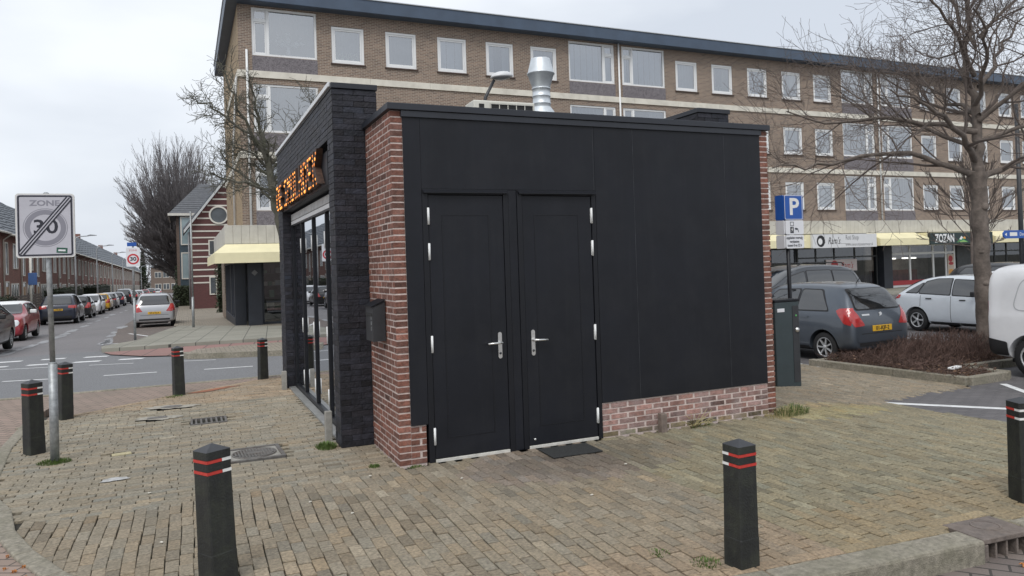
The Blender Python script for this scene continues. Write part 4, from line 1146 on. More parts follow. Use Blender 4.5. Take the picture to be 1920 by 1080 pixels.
# ---- hedges and shrubs made of small leaves
def leaf_cloud(mb, pts, size, rg, n_per=1):
    for p in pts:
        a = rg.uniform(0, 2*PI); t = rg.uniform(-0.9, 0.9); s = size*rg.uniform(0.6, 1.3)
        u = Vector((math.cos(a), math.sin(a), t*0.6)).normalized(); v = u.orthogonal().normalized()
        w = u.cross(v); ph = rg.uniform(0, PI); v2 = v*math.cos(ph)+w*math.sin(ph)
        P_ = Vector(p)
        mb.add([P_-u*s, P_+v2*s*0.55, P_+u*s, P_-v2*s*0.55], [(0,1,2,3)])
def hedge(name, x0, x1, y0, y1, h, label, m, n, seed, group=None, cat='hedge', size=0.07):
    rg = random.Random(seed)
    zb = gz((x0+x1)/2, (y0+y1)/2)
    mb = MB(); pts = []
    for _ in range(n):
        x, y, z = rg.uniform(x0, x1), rg.uniform(y0, y1), rg.uniform(0.05, h)
        f = rg.randrange(5)
        if f < 2: y = y0+abs(rg.gauss(0, 0.09))-0.06
        elif f == 2: z = h+rg.gauss(0, 0.05)
        elif f == 3: x = x1+rg.gauss(0, 0.06)
        else: x = x0+rg.gauss(0, 0.06)
        k = 0.05*math.sin(x*3+seed)+0.05*math.sin(z*4)
        pts.append((x, y+k, zb+z+k))
    leaf_cloud(mb, pts, size, rg)
    e = empty(name, (0,0,0), 0, label, cat, group)
    mb.build('foliage', m, e, recalc=False)
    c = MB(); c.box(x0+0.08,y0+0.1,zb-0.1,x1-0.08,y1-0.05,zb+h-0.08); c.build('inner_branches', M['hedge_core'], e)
    return e
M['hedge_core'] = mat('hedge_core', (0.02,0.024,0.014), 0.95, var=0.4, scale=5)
M['hedge_leaf'] = mat('hedge_leaf', (0.05,0.065,0.033), 0.7, var=0.5, scale=3)
M['ivy_leaf'] = mat('ivy_leaf', (0.032,0.048,0.022), 0.6, var=0.5, scale=4)
G = 'front garden hedges of the terraced row'
hedge('garden_hedge', -11.4, -10.2, 37.0, 44.0, 1.5, 'dark clipped hedge before the nearest terraced house', M['hedge_leaf'], 1600, 1, G)
hedge('garden_hedge', -11.6, -10.2, 62.0, 74.0, 1.9, 'long bushy dark hedge behind the yellow parked car', M['ivy_leaf'], 2200, 2, G)
hedge('garden_hedge', -11.6, -10.2, 86.0, 102.0, 2.2, 'far dark hedge before the middle of the terraced row', M['ivy_leaf'], 1800, 3, G)
hedge('street_hedge', -2.6, -1.05, 66.5, 68.5, 1.75, 'clipped green hedge on the pavement corner beyond the silver car', M['hedge_leaf'], 2200, 4)
hedge('evergreen_shrub', -2.4, -1.0, 68.9, 71.0, 3.6, 'tall dark evergreen shrub standing behind the clipped hedge', M['ivy_leaf'], 2400, 5, None, 'shrub')
hedge('ivy_column', 0.15, 0.55, 45.0, 45.6, 3.9, 'ivy covered post beside the striped brick house', M['ivy_leaf'], 1500, 6, None, 'ivy')
# timber garden fence behind the red car
ft = empty('garden_fence', (-10.6, 45.0, gz(-10.6,46)), 0, 'brown timber slat fence between hedge and dark parked car', 'fence')
fm_ = mat('timber', (0.12,0.10,0.085), 0.8, var=0.3, scale=6)
b = MB()
for k in range(9): b.cbox(-0.02,0,0.08+k*0.17,0.02,9.0,0.22+k*0.17,0.008)
b.build('slat_panel', fm_, ft)
for k in range(5):
    b = MB(); b.cbox(-0.06,k*2.25-0.05,0,-0.022,k*2.25+0.05,1.7,0.008); b.build('fence_post', fm_, ft)

# ---- striped brick house
SYh = 56.0; zg = -0.95
sthouse = empty('striped_house', (0,0,0), 0, 'dark red brick house with white stripes and a round gable window', 'house')
stb = brickmat('striped_brick', (0.125,0.045,0.045), (0.095,0.036,0.037), (0.14,0.08,0.075), 0.21, 0.066, 0.008, stain=0.25, stain_c=(0.05,0.02,0.02))
ex, ez, ax, az = -1.25, 5.45, 2.3, 10.1
b = MB(); b.add([(ex,SYh,zg),(5.9,SYh,zg),(5.9,SYh,ez),(ax,SYh,az),(ex,SYh,ez),(ex,SYh+9,zg),(5.9,SYh+9,zg),(5.9,SYh+9,ez),(ax,SYh+9,az),(ex,SYh+9,ez)], [(0,1,2,3,4),(9,8,7,6,5),(0,4,9,5),(1,6,7,2)])
b.build('wall', stb, sthouse)
b = MB(); z = 1.05
while z < 9.6:
    xl = ex-0.01 if z < ez else ex+(z-ez)*(ax-ex)/(az-ez)+0.12
    xr = 5.9 if z < ez else 5.9-(z-ez)*(5.9-ax)/(az-ez)-0.1
    b.box(xl,SYh-0.02,z,xr,SYh-0.003,z+0.105); z += 0.49
b.build('white_courses', M['cream'], sthouse)
b = MB(); b.extr([(ex-0.45,SYh-0.35,ez-0.62),(ex-0.45,SYh-0.35,ez-0.36),(ax,SYh-0.35,az+0.32),(ax,SYh-0.35,az+0.06)], (0,0.12,0)); b.extr([(5.9+0.45,SYh-0.35,ez-0.62),(ax,SYh-0.35,az+0.06),(ax,SYh-0.35,az+0.32),(5.9+0.45,SYh-0.35,ez-0.36)], (0,0.12,0)); b.build('barge_board', mat('barge', (0.55,0.57,0.58), 0.5, var=0.1), sthouse)
b = MB(); b.extr([(ex-0.5,SYh-0.2,ez-0.36),(ex-0.5,SYh-0.2,ez-0.2),(ax,SYh-0.2,az+0.55),(ax,SYh-0.2,az+0.36)], (0,9.5,0)); b.extr([(6.4,SYh-0.2,ez-0.36),(ax,SYh-0.2,az+0.36),(ax,SYh-0.2,az+0.55),(6.4,SYh-0.2,ez-0.2)], (0,9.5,0)); b.build('roof', M['row_roof'], sthouse)
b = MB(); cxw, czw = 0.78, 6.25
ring = MB()
for k in range(28):
    t0, t1 = 2*PI*k/28, 2*PI*(k+1)/28
    q = [(cxw+r_*math.cos(t),SYh+y_,czw+r_*math.sin(t)) for t in (t0,t1) for r_, y_ in ((0.58,-0.01),(0.58,-0.09),(0.70,-0.09),(0.70,-0.01))]
    ring.add(q, [(0,1,5,4),(1,2,6,5),(2,3,7,6)])
rw_ = ring.build('round_window', M['cream'], sthouse)
b.add([(cxw+0.58*math.cos(2*PI*k/28),SYh-0.03,czw+0.58*math.sin(2*PI*k/28)) for k in range(28)], [tuple(range(28))]); b.build('pane', M['pale_glass'], rw_, recalc=False)
for x0, x1, z0, z1 in ((0.0,1.3,3.15,4.35),(0.0,0.55,0.15,1.55),(2.2,3.4,3.15,4.35)):
    f = MB(); w = 0.09
    f.cbox(x0,SYh-0.06,z0,x0+w,SYh-0.022,z1,0.005); f.cbox(x1-w,SYh-0.06,z0,x1,SYh-0.022,z1,0.005); f.cbox(x0+w,SYh-0.06,z0,x1-w,SYh-0.022,z0+w,0.005); f.cbox(x0+w,SYh-0.06,z1-w,x1-w,SYh-0.022,z1,0.005)
    o = f.build('window', M['cream'], sthouse)
    g = MB(); g.box(x0+w,SYh-0.04,z0+w,x1-w,SYh-0.021,z1-w); g.build('pane', M['pale_glass'], o)
b = MB(); b.tube([(ex-0.12,SYh-0.1,zg),(ex-0.12,SYh-0.1,ez-0.5)], 0.05, 6); b.build('downpipe', mat('lead_pipe', (0.2,0.2,0.21), 0.5), sthouse)

# ---- grey hipped house behind it
GY = 68.0; zg = -1.1
gh = empty('bay_window_house', (0,0,0), 0, 'grey tiled house with tall pale bay windows behind the striped house', 'house')
brn = brickmat('brown_brick', (0.16,0.105,0.08), (0.12,0.08,0.062), (0.17,0.14,0.12), 0.21, 0.066, 0.009, stain=0.2)
b = MB(); b.box(-2.3,GY,zg,8,GY+9,7.25); b.build('wall', brn, gh)
b = MB()
x0, x1, y0, y1, z0, z1 = -2.85, 8.5, GY-0.55, GY+9.5, 7.22, 10.4
hip = [(x0,y0,z0),(x1,y0,z0),(x1,y1,z0),(x0,y1,z0),(x0+2.6,GY+4.5,z1),(x1-2.6,GY+4.5,z1)]
for k in range(14):   # courses of tiles
    t0, t1 = k/14, (k+1)/14
    def L(i, j, t): return Vector(hip[i])*(1-t)+Vector(hip[j])*t
    for (i, j, p, q) in ((0,4,1,5),(3,4,0,4),(2,5,3,4),(1,5,2,5)):
        A0, B0 = L(i, j, t0), L(p, q, t0); A1, B1 = L(i, j, t1), L(p, q, t1)
        up = Vector((0,0,0.07))
        b.add([A0+up,B0+up,B1+Vector((0,0,0.012)),A1+Vector((0,0,0.012)),A0-Vector((0,0,0.03)),B0-Vector((0,0,0.03))], [(0,1,2,3),(4,5,1,0)])
b.add([hip[0],hip[1],hip[2],hip[3]], [(3,2,1,0)])
b.build('roof', mat('grey_tile', (0.10,0.105,0.115), 0.7, var=0.2, scale=3), gh)
b = MB(); b.cbox(x0-0.02,y0-0.1,z0-0.2,x1,y0-0.002,z0+0.02,0.01); b.cbox(x0-0.1,y0-0.1,z0-0.2,x0-0.022,y1,z0+0.02,0.01); b.build('gutter', M['cream'], gh)
b = MB(); b.cbox(-2.05,GY-0.35,zg,0.6,GY-0.002,7.0,0.01); bay = b.build('bay', mat('bay_dark', (0.05,0.075,0.095), 0.6, var=0.2), gh)
for z0_, z1_ in ((4.4,6.95),(1.35,3.75)):
    f = MB()
    for a in (-1.95,-0.72,0.45): f.cbox(a,GY-0.42,z0_,a+0.10,GY-0.352,z1_,0.005)
    f.cbox(-1.85,GY-0.42,z0_,0.45,GY-0.354,z0_+0.1,0.005); f.cbox(-1.85,GY-0.42,z1_-0.1,0.45,GY-0.354,z1_,0.005)
    o = f.build('window', M['cream'], gh)
    g = MB(); g.box(-1.85,GY-0.385,z0_+0.1,0.45,GY-0.353,z1_-0.1); g.build('pane', mat('bay_glass', (0.26,0.34,0.36), 0.12, spec=0.8, var=0.15, scale=0.7), o)
b = MB(); b.cbox(2.3,GY+3.6,8.5,3.2,GY+4.6,11.4,0.02); b.build('chimney', brn, gh)

# ---- building that closes the street
eb = empty('end_building', (0,0,0), 0, 'low brown flat-roofed building closing the far end of the side street', 'building')
EY = 236.0; zg = gz(0, EY)
b = MB(); b.box(-10.6,EY,zg,-2.0,EY+9,zg+7.4); b.build('wall', brickmat('end_brick', (0.20,0.15,0.12), (0.16,0.12,0.10), (0.18,0.15,0.13), 0.21, 0.066, 0.009, stain=0.2), eb)
b = MB(); b.cbox(-10.9,EY-0.3,zg+7.4,-1.7,EY+9.3,zg+7.7,0.03); b.build('roof', M['row_roof'], eb)
for x in (-9.6,-7.5,-5.4):
    for z in (1.0,4.4):
        f = MB(); f.cbox(x,EY-0.08,zg+z,x+1.7,EY-0.003,zg+z+1.7,0.01); o = f.build('window', M['cream'], eb)
        for a in (0.08,0.9):
            g = MB(); g.box(x+a,EY-0.095,zg+z+0.12,x+a+0.7,EY-0.082,zg+z+1.58); g.build('pane', M['pale_glass'], o)

# ---- street lamps of the side street
def street_lamp(h, arm, label, group):
    e = empty('street_lamp', (0,0,0), 0, label, 'street lamp', group)
    b = MB(); b.tube([(0,0,-0.1),(0,0,h*0.5),(0,0,h-0.5),(0.08,0,h-0.2),(0.3,0,h-0.05),(arm,0,h)], [0.085,0.07,0.055,0.05,0.045,0.035], 8); b.build('pole', M['lamp_grey'], e)
    b = MB(); b.extr([(arm-0.1,-0.10,h+0.05),(arm+0.12,-0.13,h+0.1),(arm+0.55,-0.08,h+0.06),(arm+0.55,-0.08,h+0.01),(arm-0.1,-0.10,h-0.02)], (0,0.2,0)); b.build('lamp_head', M['lamp_grey'], e)
    return e
M['lamp_grey'] = mat('lamp_grey', (0.42,0.44,0.46), 0.5, metal=0.3, var=0.1)
lp = street_lamp(6.2, 1.0, 'tall grey street lamp with a bent arm beside the terraced row', 'street lamps beside the terraced row')
kids = {}
for q in bpy.data.objects:
    if q.parent: kids.setdefault(q.parent.name, []).append(q)
for k, y in enumerate((64.5, 81.0, 98.6, 116.0, 138.0, 165.0)):
    o = lp if k == 0 else copy_tree(lp, None, kids)
    o.location = (-9.75, y, gz(-9.75, y))
# white pole with a blue plate by the red car
pp = empty('banded_pole', (-9.8, 45.2, gz(-9.8, 45.2)), 0, 'white pole with a small blue plate on the pavement behind the red car', 'pole')
b = MB(); b.tube([(0,0,-0.1),(0,0,4.4)], 0.06, 8); b.build('pole', M['cream'], pp)
b = MB(); b.cbox(-0.12,-0.09,2.2,0.32,-0.065,2.9,0.01); b.build('blue_plate', mat('blue_plate', (0.06,0.13,0.32), 0.5), pp)
# ------------------------------------------------------------------ cars
def paint(name, c, metal=0.25, rough=0.32):
    return mat(name, c, rough, metal=metal, spec=0.5, var=0.05, scale=3, coat=0.8, stain=0.06, stain_c=[x*0.7+0.03 for x in c], stain_s=2.5)
M['car_glass'] = mat('car_glass', (0.012,0.014,0.016), 0.03, spec=0.5, var=0.5, scale=1.2)
M['car_glass'].node_tree.nodes['Principled BSDF'].inputs['IOR'].default_value = 2.1
M['car_trim'] = mat('car_trim', (0.018,0.018,0.02), 0.55, var=0.2)
M['tail_red'] = mat('tail_red', (0.42,0.03,0.03), 0.18, spec=0.7, var=0.2, scale=12, coat=0.6)
M['lamp_clear'] = mat('lamp_clear', (0.62,0.64,0.66), 0.12, spec=0.8, var=0.2, scale=14, coat=0.6)
M['plate'] = mat('plate', (0.72,0.42,0.03), 0.5, var=0.06)
M['alloy'] = mat('alloy', (0.58,0.59,0.60), 0.35, metal=0.6, var=0.15)

def ring_pts(st):
    y, zb, w, zs, ws, wr, zt = st
    h = zs-zb
    half = [(0,zb),(w*0.78,zb),(w*0.96,zb+0.05),(w,zb+0.30*h),(w*1.0,zb+0.62*h),(ws*1.005,zs-0.07*min(1,h)),(ws*0.985,zs),((ws*0.55+wr*0.45),zs+(zt-zs)*0.48),(wr,zt-0.13*(zt-zs)-0.012),(wr*0.86,zt-0.02*(zt-zs)-0.003),(wr*0.5,zt),(0,zt+0.004)]
    return [(x,y,z) for x, z in half]+[(-x,y,z) for x, z in half[-2:0:-1]]

_bodies = {}
def car_body(kind, stations, wheels, rw):
    """smooth shell through the stations, wheel arches cut out"""
    rings = [ring_pts(s) for s in stations]
    n = len(rings[0])
    vs = [p for r_ in rings for p in r_]; fs = []
    for i in range(len(rings)-1):
        for k in range(n): fs.append((i*n+k, i*n+(k+1)%n, (i+1)*n+(k+1)%n, (i+1)*n+k))
    for base, flip in ((0,True),((len(rings)-1)*n,False)):
        m_ = n//2
        for k in range(1, m_):
            a, b, c, d = base+k, base+k+1, base+(n-k-1), base+(n-k)
            if k == m_-1: f = (a, b, base+(n-k)) 
            else: f = (a, b, c, d)
            fs.append(f[::-1] if flip else f)
        fs.append((base, base+1, base+n-1)[::1] if flip else (base, base+n-1, base+1)[::-1])
    me = bpy.data.meshes.new('shell'); me.from_pydata(vs, [], fs)
    bm = bmesh.new(); bm.from_mesh(me); bmesh.ops.remove_doubles(bm, verts=bm.verts[:], dist=1e-5); bmesh.ops.recalc_face_normals(bm, faces=bm.faces[:]); bm.to_mesh(me); bm.free()
    o = bpy.data.objects.new('shell', me); col.objects.link(o)
    o.modifiers.new('s', 'SUBSURF').levels = 2
    tmp = []
    for wy in wheels:
        c = MB(); c.lathe([(0,-1.3),(rw+0.055,-1.3),(rw+0.055,1.3),(0,1.3)], 40, wy, rw, axis='x')
        co = c.build('cut', [], None)
        for p in co.data.polygons: p.use_smooth = False
        co.hide_render = True
        m_ = o.modifiers.new('b', 'BOOLEAN'); m_.operation = 'DIFFERENCE'; m_.object = co; m_.solver = 'EXACT'
        tmp.append(co)
    bpy.context.view_layer.update()
    out = bpy.data.meshes.new_from_object(o.evaluated_get(bpy.context.evaluated_depsgraph_get()))
    bpy.data.objects.remove(o)
    for t in tmp: bpy.data.objects.remove(t)
    for p in out.polygons: p.use_smooth = True
    out.set_sharp_from_angle(angle=R(38))
    return out

def refine(poly, maxlen=0.075):
    bm = bmesh.new()
    f = bm.faces.new([bm.verts.new((a,b,0)) for a, b in poly])
    bmesh.ops.triangulate(bm, faces=bm.faces[:])
    for _ in range(7):
        es = [e for e in bm.edges if e.calc_length() > maxlen]
        if not es: break
        bmesh.ops.subdivide_edges(bm, edges=es, cuts=1)
        bmesh.ops.triangulate(bm, faces=[f for f in bm.faces if len(f.verts) > 3])
    bm.verts.index_update()
    v = [(q.co.x,q.co.y) for q in bm.verts]; fs = [tuple(q.index for q in f.verts) for f in bm.faces]
    bm.free()
    return v, fs
def rounded(poly, r_=0.04, n=3):
    out = []
    N = len(poly)
    for i in range(N):
        p0, p, p1 = Vector(poly[i-1]), Vector(poly[i]), Vector(poly[(i+1)%N])
        a, b = (p0-p), (p1-p)
        rr_ = min(r_, a.length*0.4, b.length*0.4)
        A, B = p+a.normalized()*rr_, p+b.normalized()*rr_
        for k in range(n+1):
            t = k/n
            out.append(tuple((A*(1-t)+p*t)*(1-t)+(p*(1-t)+B*t)*t))
    return out

class Skin:
    def __init__(s, me):
        s.b = BVHTree.FromPolygons([v.co[:] for v in me.vertices], [tuple(p.vertices) for p in me.polygons])
    def patch(s, mb, poly, view, mi=0, off=0.004, r_=0.04, thick=True):
        """lay an outline seen from one side onto the body: view 'L' 'R' 'B' 'F'"""
        v, fs = refine(rounded(poly, r_) if r_ else poly)
        pts = []; miss = set()
        for i, (a, b) in enumerate(v):
            if view in 'LR':
                sg = -1 if view == 'L' else 1
                h = s.b.ray_cast(Vector((sg*3, a, b)), Vector((-sg,0,0)))
            else:
                sg = -1 if view == 'B' else 1
                h = s.b.ray_cast(Vector((a, sg*5, b)), Vector((0,-sg,0)))
            if h[0] is None: miss.add(i); pts.append(Vector((0,0,0))); continue
            nn = h[1]
            pts.append(h[0]+nn*off)
        good = [f for f in fs if not any(i in miss for i in f)]
        if good:
            used = sorted({i for f in good for i in f}); mp_ = {u: k for k, u in enumerate(used)}
            mb.add([pts[u] for u in used], [tuple(mp_[i] for i in f) for f in good], mi, True)

def wheel_set(car, pos, rw, width, rimstyle, capm):
    for (x, y, sg) in pos:
        t = MB()
        t.lathe([(rw*0.66,-width/2),(rw*0.93,-width/2),(rw,-width/2+0.03),(rw,width/2-0.03),(rw*0.93,width/2),(rw*0.66,width/2)], 28, 0, 0, axis='x')
        w = t.build('wheel', M['rubber'], car, loc=(x,y,rw))
        r_ = MB(); xo = sg*(width/2-0.012)
        r_.lathe([(rw*0.68,xo),(rw*0.62,xo-sg*0.02),(rw*0.60,xo-sg*0.05),(0.0,xo-sg*0.06)], 28, 0, 0, axis='x', mi=1)
        n = rimstyle
        for k in range(n):
            a = 2*PI*k/n; b_ = PI/n*0.66
            q = []
            for rr_, da in ((0.10,1.6*b_),(0.62,b_*0.75),(0.62,-b_*0.75),(0.10,-1.6*b_)):
                rad = rw*rr_*(1.0); q.append((xo, rad*math.cos(a+da*(0.35 if rr_ > 0.3 else 1)), rad*math.sin(a+da*(0.35 if rr_ > 0.3 else 1))))
            r_.extr(q, (-sg*0.03,0,0))
        r_.lathe([(rw*0.14,xo+sg*0.002),(rw*0.12,xo+sg*0.01),(0,xo+sg*0.012)], 14, 0, 0, axis='x')
        r_.lathe([(rw*0.58,xo-sg*0.004),(rw*0.60,xo+sg*0.006),(rw*0.665,xo+sg*0.006),(rw*0.685,xo-sg*0.01)], 28, 0, 0, axis='x')
        r_.build('rim', [capm, M['car_trim']], w)

CARS = {}
# stations: y, z_bottom, half width, shoulder z, half width at shoulder, half width of roof edge, top z   (rear to front)
CARS['hatch'] = dict(L=3.7, wheels=(-1.17,1.22), rw=0.29, ww=0.185, track=0.72, st=[
    (-1.84,0.34,0.62,0.60,0.60,0.55,0.64),(-1.83,0.26,0.74,0.80,0.72,0.60,0.86),(-1.76,0.24,0.80,0.92,0.78,0.62,1.02),(-1.66,0.22,0.83,0.96,0.805,0.60,1.22),(-1.48,0.21,0.845,0.97,0.815,0.585,1.455),(-1.20,0.20,0.845,0.965,0.82,0.60,1.50),(-0.5,0.19,0.845,0.95,0.82,0.61,1.525),(0.15,0.19,0.845,0.935,0.82,0.60,1.50),(0.55,0.19,0.845,0.93,0.815,0.60,1.36),(1.0,0.19,0.845,0.93,0.80,0.66,1.06),(1.2,0.20,0.84,0.92,0.79,0.66,0.98),(1.55,0.21,0.81,0.84,0.74,0.62,0.90),(1.76,0.23,0.74,0.70,0.68,0.58,0.76),(1.85,0.30,0.60,0.56,0.56,0.5,0.60)],
    side=[[(-1.28,1.00),(-0.52,0.99),(-0.55,1.385),(-1.02,1.375)],[(-0.46,0.99),(0.62,0.965),(0.12,1.365),(-0.48,1.385)]],
    rear=[(-0.60,1.02),(0.60,1.02),(0.515,1.385),(-0.515,1.385)], front=[(-0.63,1.02),(0.63,1.02),(0.54,1.42),(-0.54,1.42)],
    tail=[(0.46,0.72),(0.72,0.70),(0.78,0.84),(0.755,1.02),(0.66,1.05),(0.57,0.88)], head=[(0.40,0.62),(0.72,0.62),(0.70,0.80),(0.42,0.74)], tailside=[(-1.9,0.70),(-1.66,0.76),(-1.46,1.0),(-1.54,1.045),(-1.75,1.05),(-1.9,0.94)],
    plate=(0.655,-1), seams=[-0.49,0.66], handle=[(-0.72,0.86),(0.32,0.85)], bumper=0.50)
CARS['mini'] = dict(L=3.7, wheels=(-1.2,1.25), rw=0.30, ww=0.19, track=0.72, st=[
    (-1.84,0.34,0.62,0.58,0.60,0.55,0.62),(-1.82,0.24,0.75,0.80,0.73,0.62,0.86),(-1.74,0.22,0.81,0.92,0.79,0.64,1.02),(-1.6,0.2,0.835,0.95,0.81,0.61,1.30),(-1.42,0.19,0.84,0.95,0.815,0.60,1.38),(-1.0,0.18,0.84,0.95,0.82,0.61,1.41),(-0.3,0.18,0.84,0.95,0.82,0.62,1.42),(0.25,0.18,0.84,0.94,0.82,0.61,1.39),(0.5,0.18,0.84,0.93,0.815,0.61,1.25),(0.8,0.18,0.84,0.92,0.80,0.66,1.0),(1.2,0.19,0.84,0.90,0.78,0.64,0.96),(1.55,0.2,0.81,0.82,0.73,0.60,0.87),(1.76,0.22,0.74,0.68,0.66,0.56,0.74),(1.84,0.30,0.60,0.54,0.56,0.5,0.58)],
    side=[[(-1.35,0.99),(-0.40,0.985),(-0.42,1.31),(-1.22,1.30)],[(-0.34,0.985),(0.52,0.97),(0.22,1.30),(-0.36,1.31)]],
    rear=[(-0.60,1.02),(0.60,1.02),(0.53,1.29),(-0.53,1.29)], front=[(-0.64,0.99),(0.64,0.99),(0.56,1.32),(-0.56,1.32)],
    tail=[(0.58,0.68),(0.70,0.68),(0.70,0.88),(0.58,0.88)], head=[(0.46,0.58),(0.56,0.55),(0.66,0.60),(0.69,0.70),(0.63,0.79),(0.52,0.79),(0.45,0.70)], tailside=None,
    plate=(0.62,-1), seams=[-0.37,0.6], handle=[(-0.15,0.86)], bumper=0.42)
CARS['suv'] = dict(L=4.5, wheels=(-1.35,1.35), rw=0.35, ww=0.23, track=0.79, st=[
    (-2.24,0.42,0.70,0.72,0.68,0.62,0.78),(-2.22,0.32,0.84,0.95,0.82,0.68,1.02),(-2.12,0.29,0.90,1.05,0.87,0.70,1.16),(-1.95,0.27,0.92,1.08,0.885,0.68,1.40),(-1.72,0.26,0.925,1.09,0.89,0.665,1.60),(-1.3,0.25,0.925,1.085,0.895,0.68,1.66),(-0.5,0.24,0.925,1.07,0.90,0.69,1.69),(0.2,0.24,0.925,1.06,0.90,0.68,1.66),(0.6,0.24,0.925,1.05,0.89,0.68,1.48),(1.05,0.24,0.925,1.05,0.87,0.74,1.17),(1.4,0.25,0.92,1.02,0.86,0.73,1.10),(1.85,0.27,0.88,0.95,0.82,0.68,1.02),(2.12,0.30,0.80,0.82,0.74,0.62,0.88),(2.24,0.38,0.66,0.66,0.62,0.55,0.70)],
    side=[[(-1.75,1.13),(-0.5,1.11),(-0.52,1.535),(-1.35,1.52)],[(-0.44,1.11),(0.72,1.085),(0.2,1.52),(-0.46,1.535)]],
    rear=[(-0.66,1.14),(0.66,1.14),(0.58,1.53),(-0.58,1.53)], front=[(-0.70,1.14),(0.70,1.14),(0.61,1.56),(-0.61,1.56)],
    tail=[(0.50,0.93),(0.84,0.90),(0.84,1.06),(0.52,1.07)], head=[(0.44,0.76),(0.80,0.76),(0.78,0.92),(0.46,0.88)], tailside=[(-2.3,0.90),(-1.9,0.95),(-1.85,1.08),(-2.3,1.06)],
    plate=(0.84,-1), seams=[-0.47,0.75], handle=[(-0.75,0.98),(0.4,0.96)], bumper=0.60)
CARS['crossover'] = dict(L=4.05, wheels=(-1.25,1.28), rw=0.31, ww=0.20, track=0.74, st=[
    (-2.01,0.36,0.64,0.64,0.62,0.56,0.68),(-2.0,0.26,0.77,0.86,0.75,0.62,0.92),(-1.92,0.23,0.83,0.97,0.80,0.63,1.04),(-1.76,0.21,0.85,1.0,0.82,0.60,1.17),(-1.5,0.2,0.86,1.0,0.825,0.585,1.34),(-1.1,0.19,0.86,0.99,0.83,0.60,1.48),(-0.3,0.19,0.86,0.97,0.83,0.62,1.545),(0.35,0.19,0.86,0.955,0.83,0.61,1.50),(0.75,0.19,0.86,0.95,0.825,0.61,1.34),(1.2,0.19,0.86,0.95,0.80,0.68,1.06),(1.42,0.20,0.85,0.92,0.79,0.66,1.0),(1.7,0.21,0.82,0.85,0.75,0.62,0.92),(1.93,0.24,0.74,0.70,0.68,0.58,0.76),(2.02,0.32,0.6,0.56,0.56,0.5,0.6)],
    side=[[(-1.62,1.06),(-1.24,1.05),(-1.12,1.31),(-1.22,1.29)],[(-1.18,1.045),(-0.26,1.015),(-0.28,1.43),(-0.72,1.42),(-1.05,1.34)],[(-0.18,1.01),(0.80,0.985),(0.30,1.385),(-0.20,1.41)],[(0.84,0.985),(1.08,0.98),(0.50,1.33),(0.38,1.375)]],
    rear=[(-0.62,1.05),(0.62,1.05),(0.53,1.37),(-0.53,1.37)], front=[(-0.66,1.04),(0.66,1.04),(0.57,1.41),(-0.57,1.41)],
    tail=[(0.42,0.88),(0.77,0.84),(0.77,0.98),(0.44,0.98)], head=[(0.42,0.66),(0.74,0.66),(0.72,0.82),(0.44,0.78)], tailside=[(-2.1,0.84),(-1.78,0.90),(-1.74,0.99),(-2.1,0.98)],
    plate=(0.66,-1), seams=[-1.12,-0.22,0.98], handle=[(-0.86,0.90),(0.12,0.88)], bumper=0.34)
CARS['van'] = dict(L=4.4, wheels=(-1.48,1.25), rw=0.325, ww=0.20, track=0.77, st=[
    (-2.20,0.36,0.84,1.0,0.84,0.80,1.50),(-2.19,0.31,0.885,1.02,0.885,0.83,1.68),(-2.15,0.29,0.90,1.04,0.90,0.845,1.77),(-2.03,0.27,0.91,1.05,0.908,0.85,1.82),(-1.5,0.26,0.91,1.05,0.908,0.855,1.845),(-0.6,0.25,0.91,1.04,0.908,0.855,1.85),(0.1,0.25,0.91,1.03,0.908,0.84,1.83),(0.5,0.25,0.905,1.02,0.90,0.78,1.70),(1.0,0.25,0.905,1.02,0.88,0.78,1.30),(1.3,0.25,0.90,1.0,0.86,0.74,1.16),(1.75,0.27,0.87,0.92,0.80,0.68,1.02),(2.05,0.30,0.80,0.78,0.72,0.62,0.84),(2.18,0.38,0.68,0.62,0.60,0.55,0.66)],
    side=[[(-0.02,1.07),(1.02,1.05),(0.62,1.56),(0.0,1.60)]], rear=[(-0.66,1.1),(0.66,1.1),(0.62,1.6),(-0.62,1.6)], front=[(-0.70,1.16),(0.70,1.16),(0.66,1.66),(-0.66,1.66)],
    tail=[(0.76,0.80),(0.86,0.80),(0.86,1.22),(0.78,1.22)], head=[(0.46,0.66),(0.78,0.66),(0.76,0.88),(0.48,0.82)], tailside=[(-2.3,0.82),(-2.10,0.82),(-2.10,1.22),(-2.3,1.22)],
    plate=(0.80,-1), seams=[-0.08,0.98,-1.08], handle=[(-0.25,0.98),(0.2,0.98)], bumper=0.56)
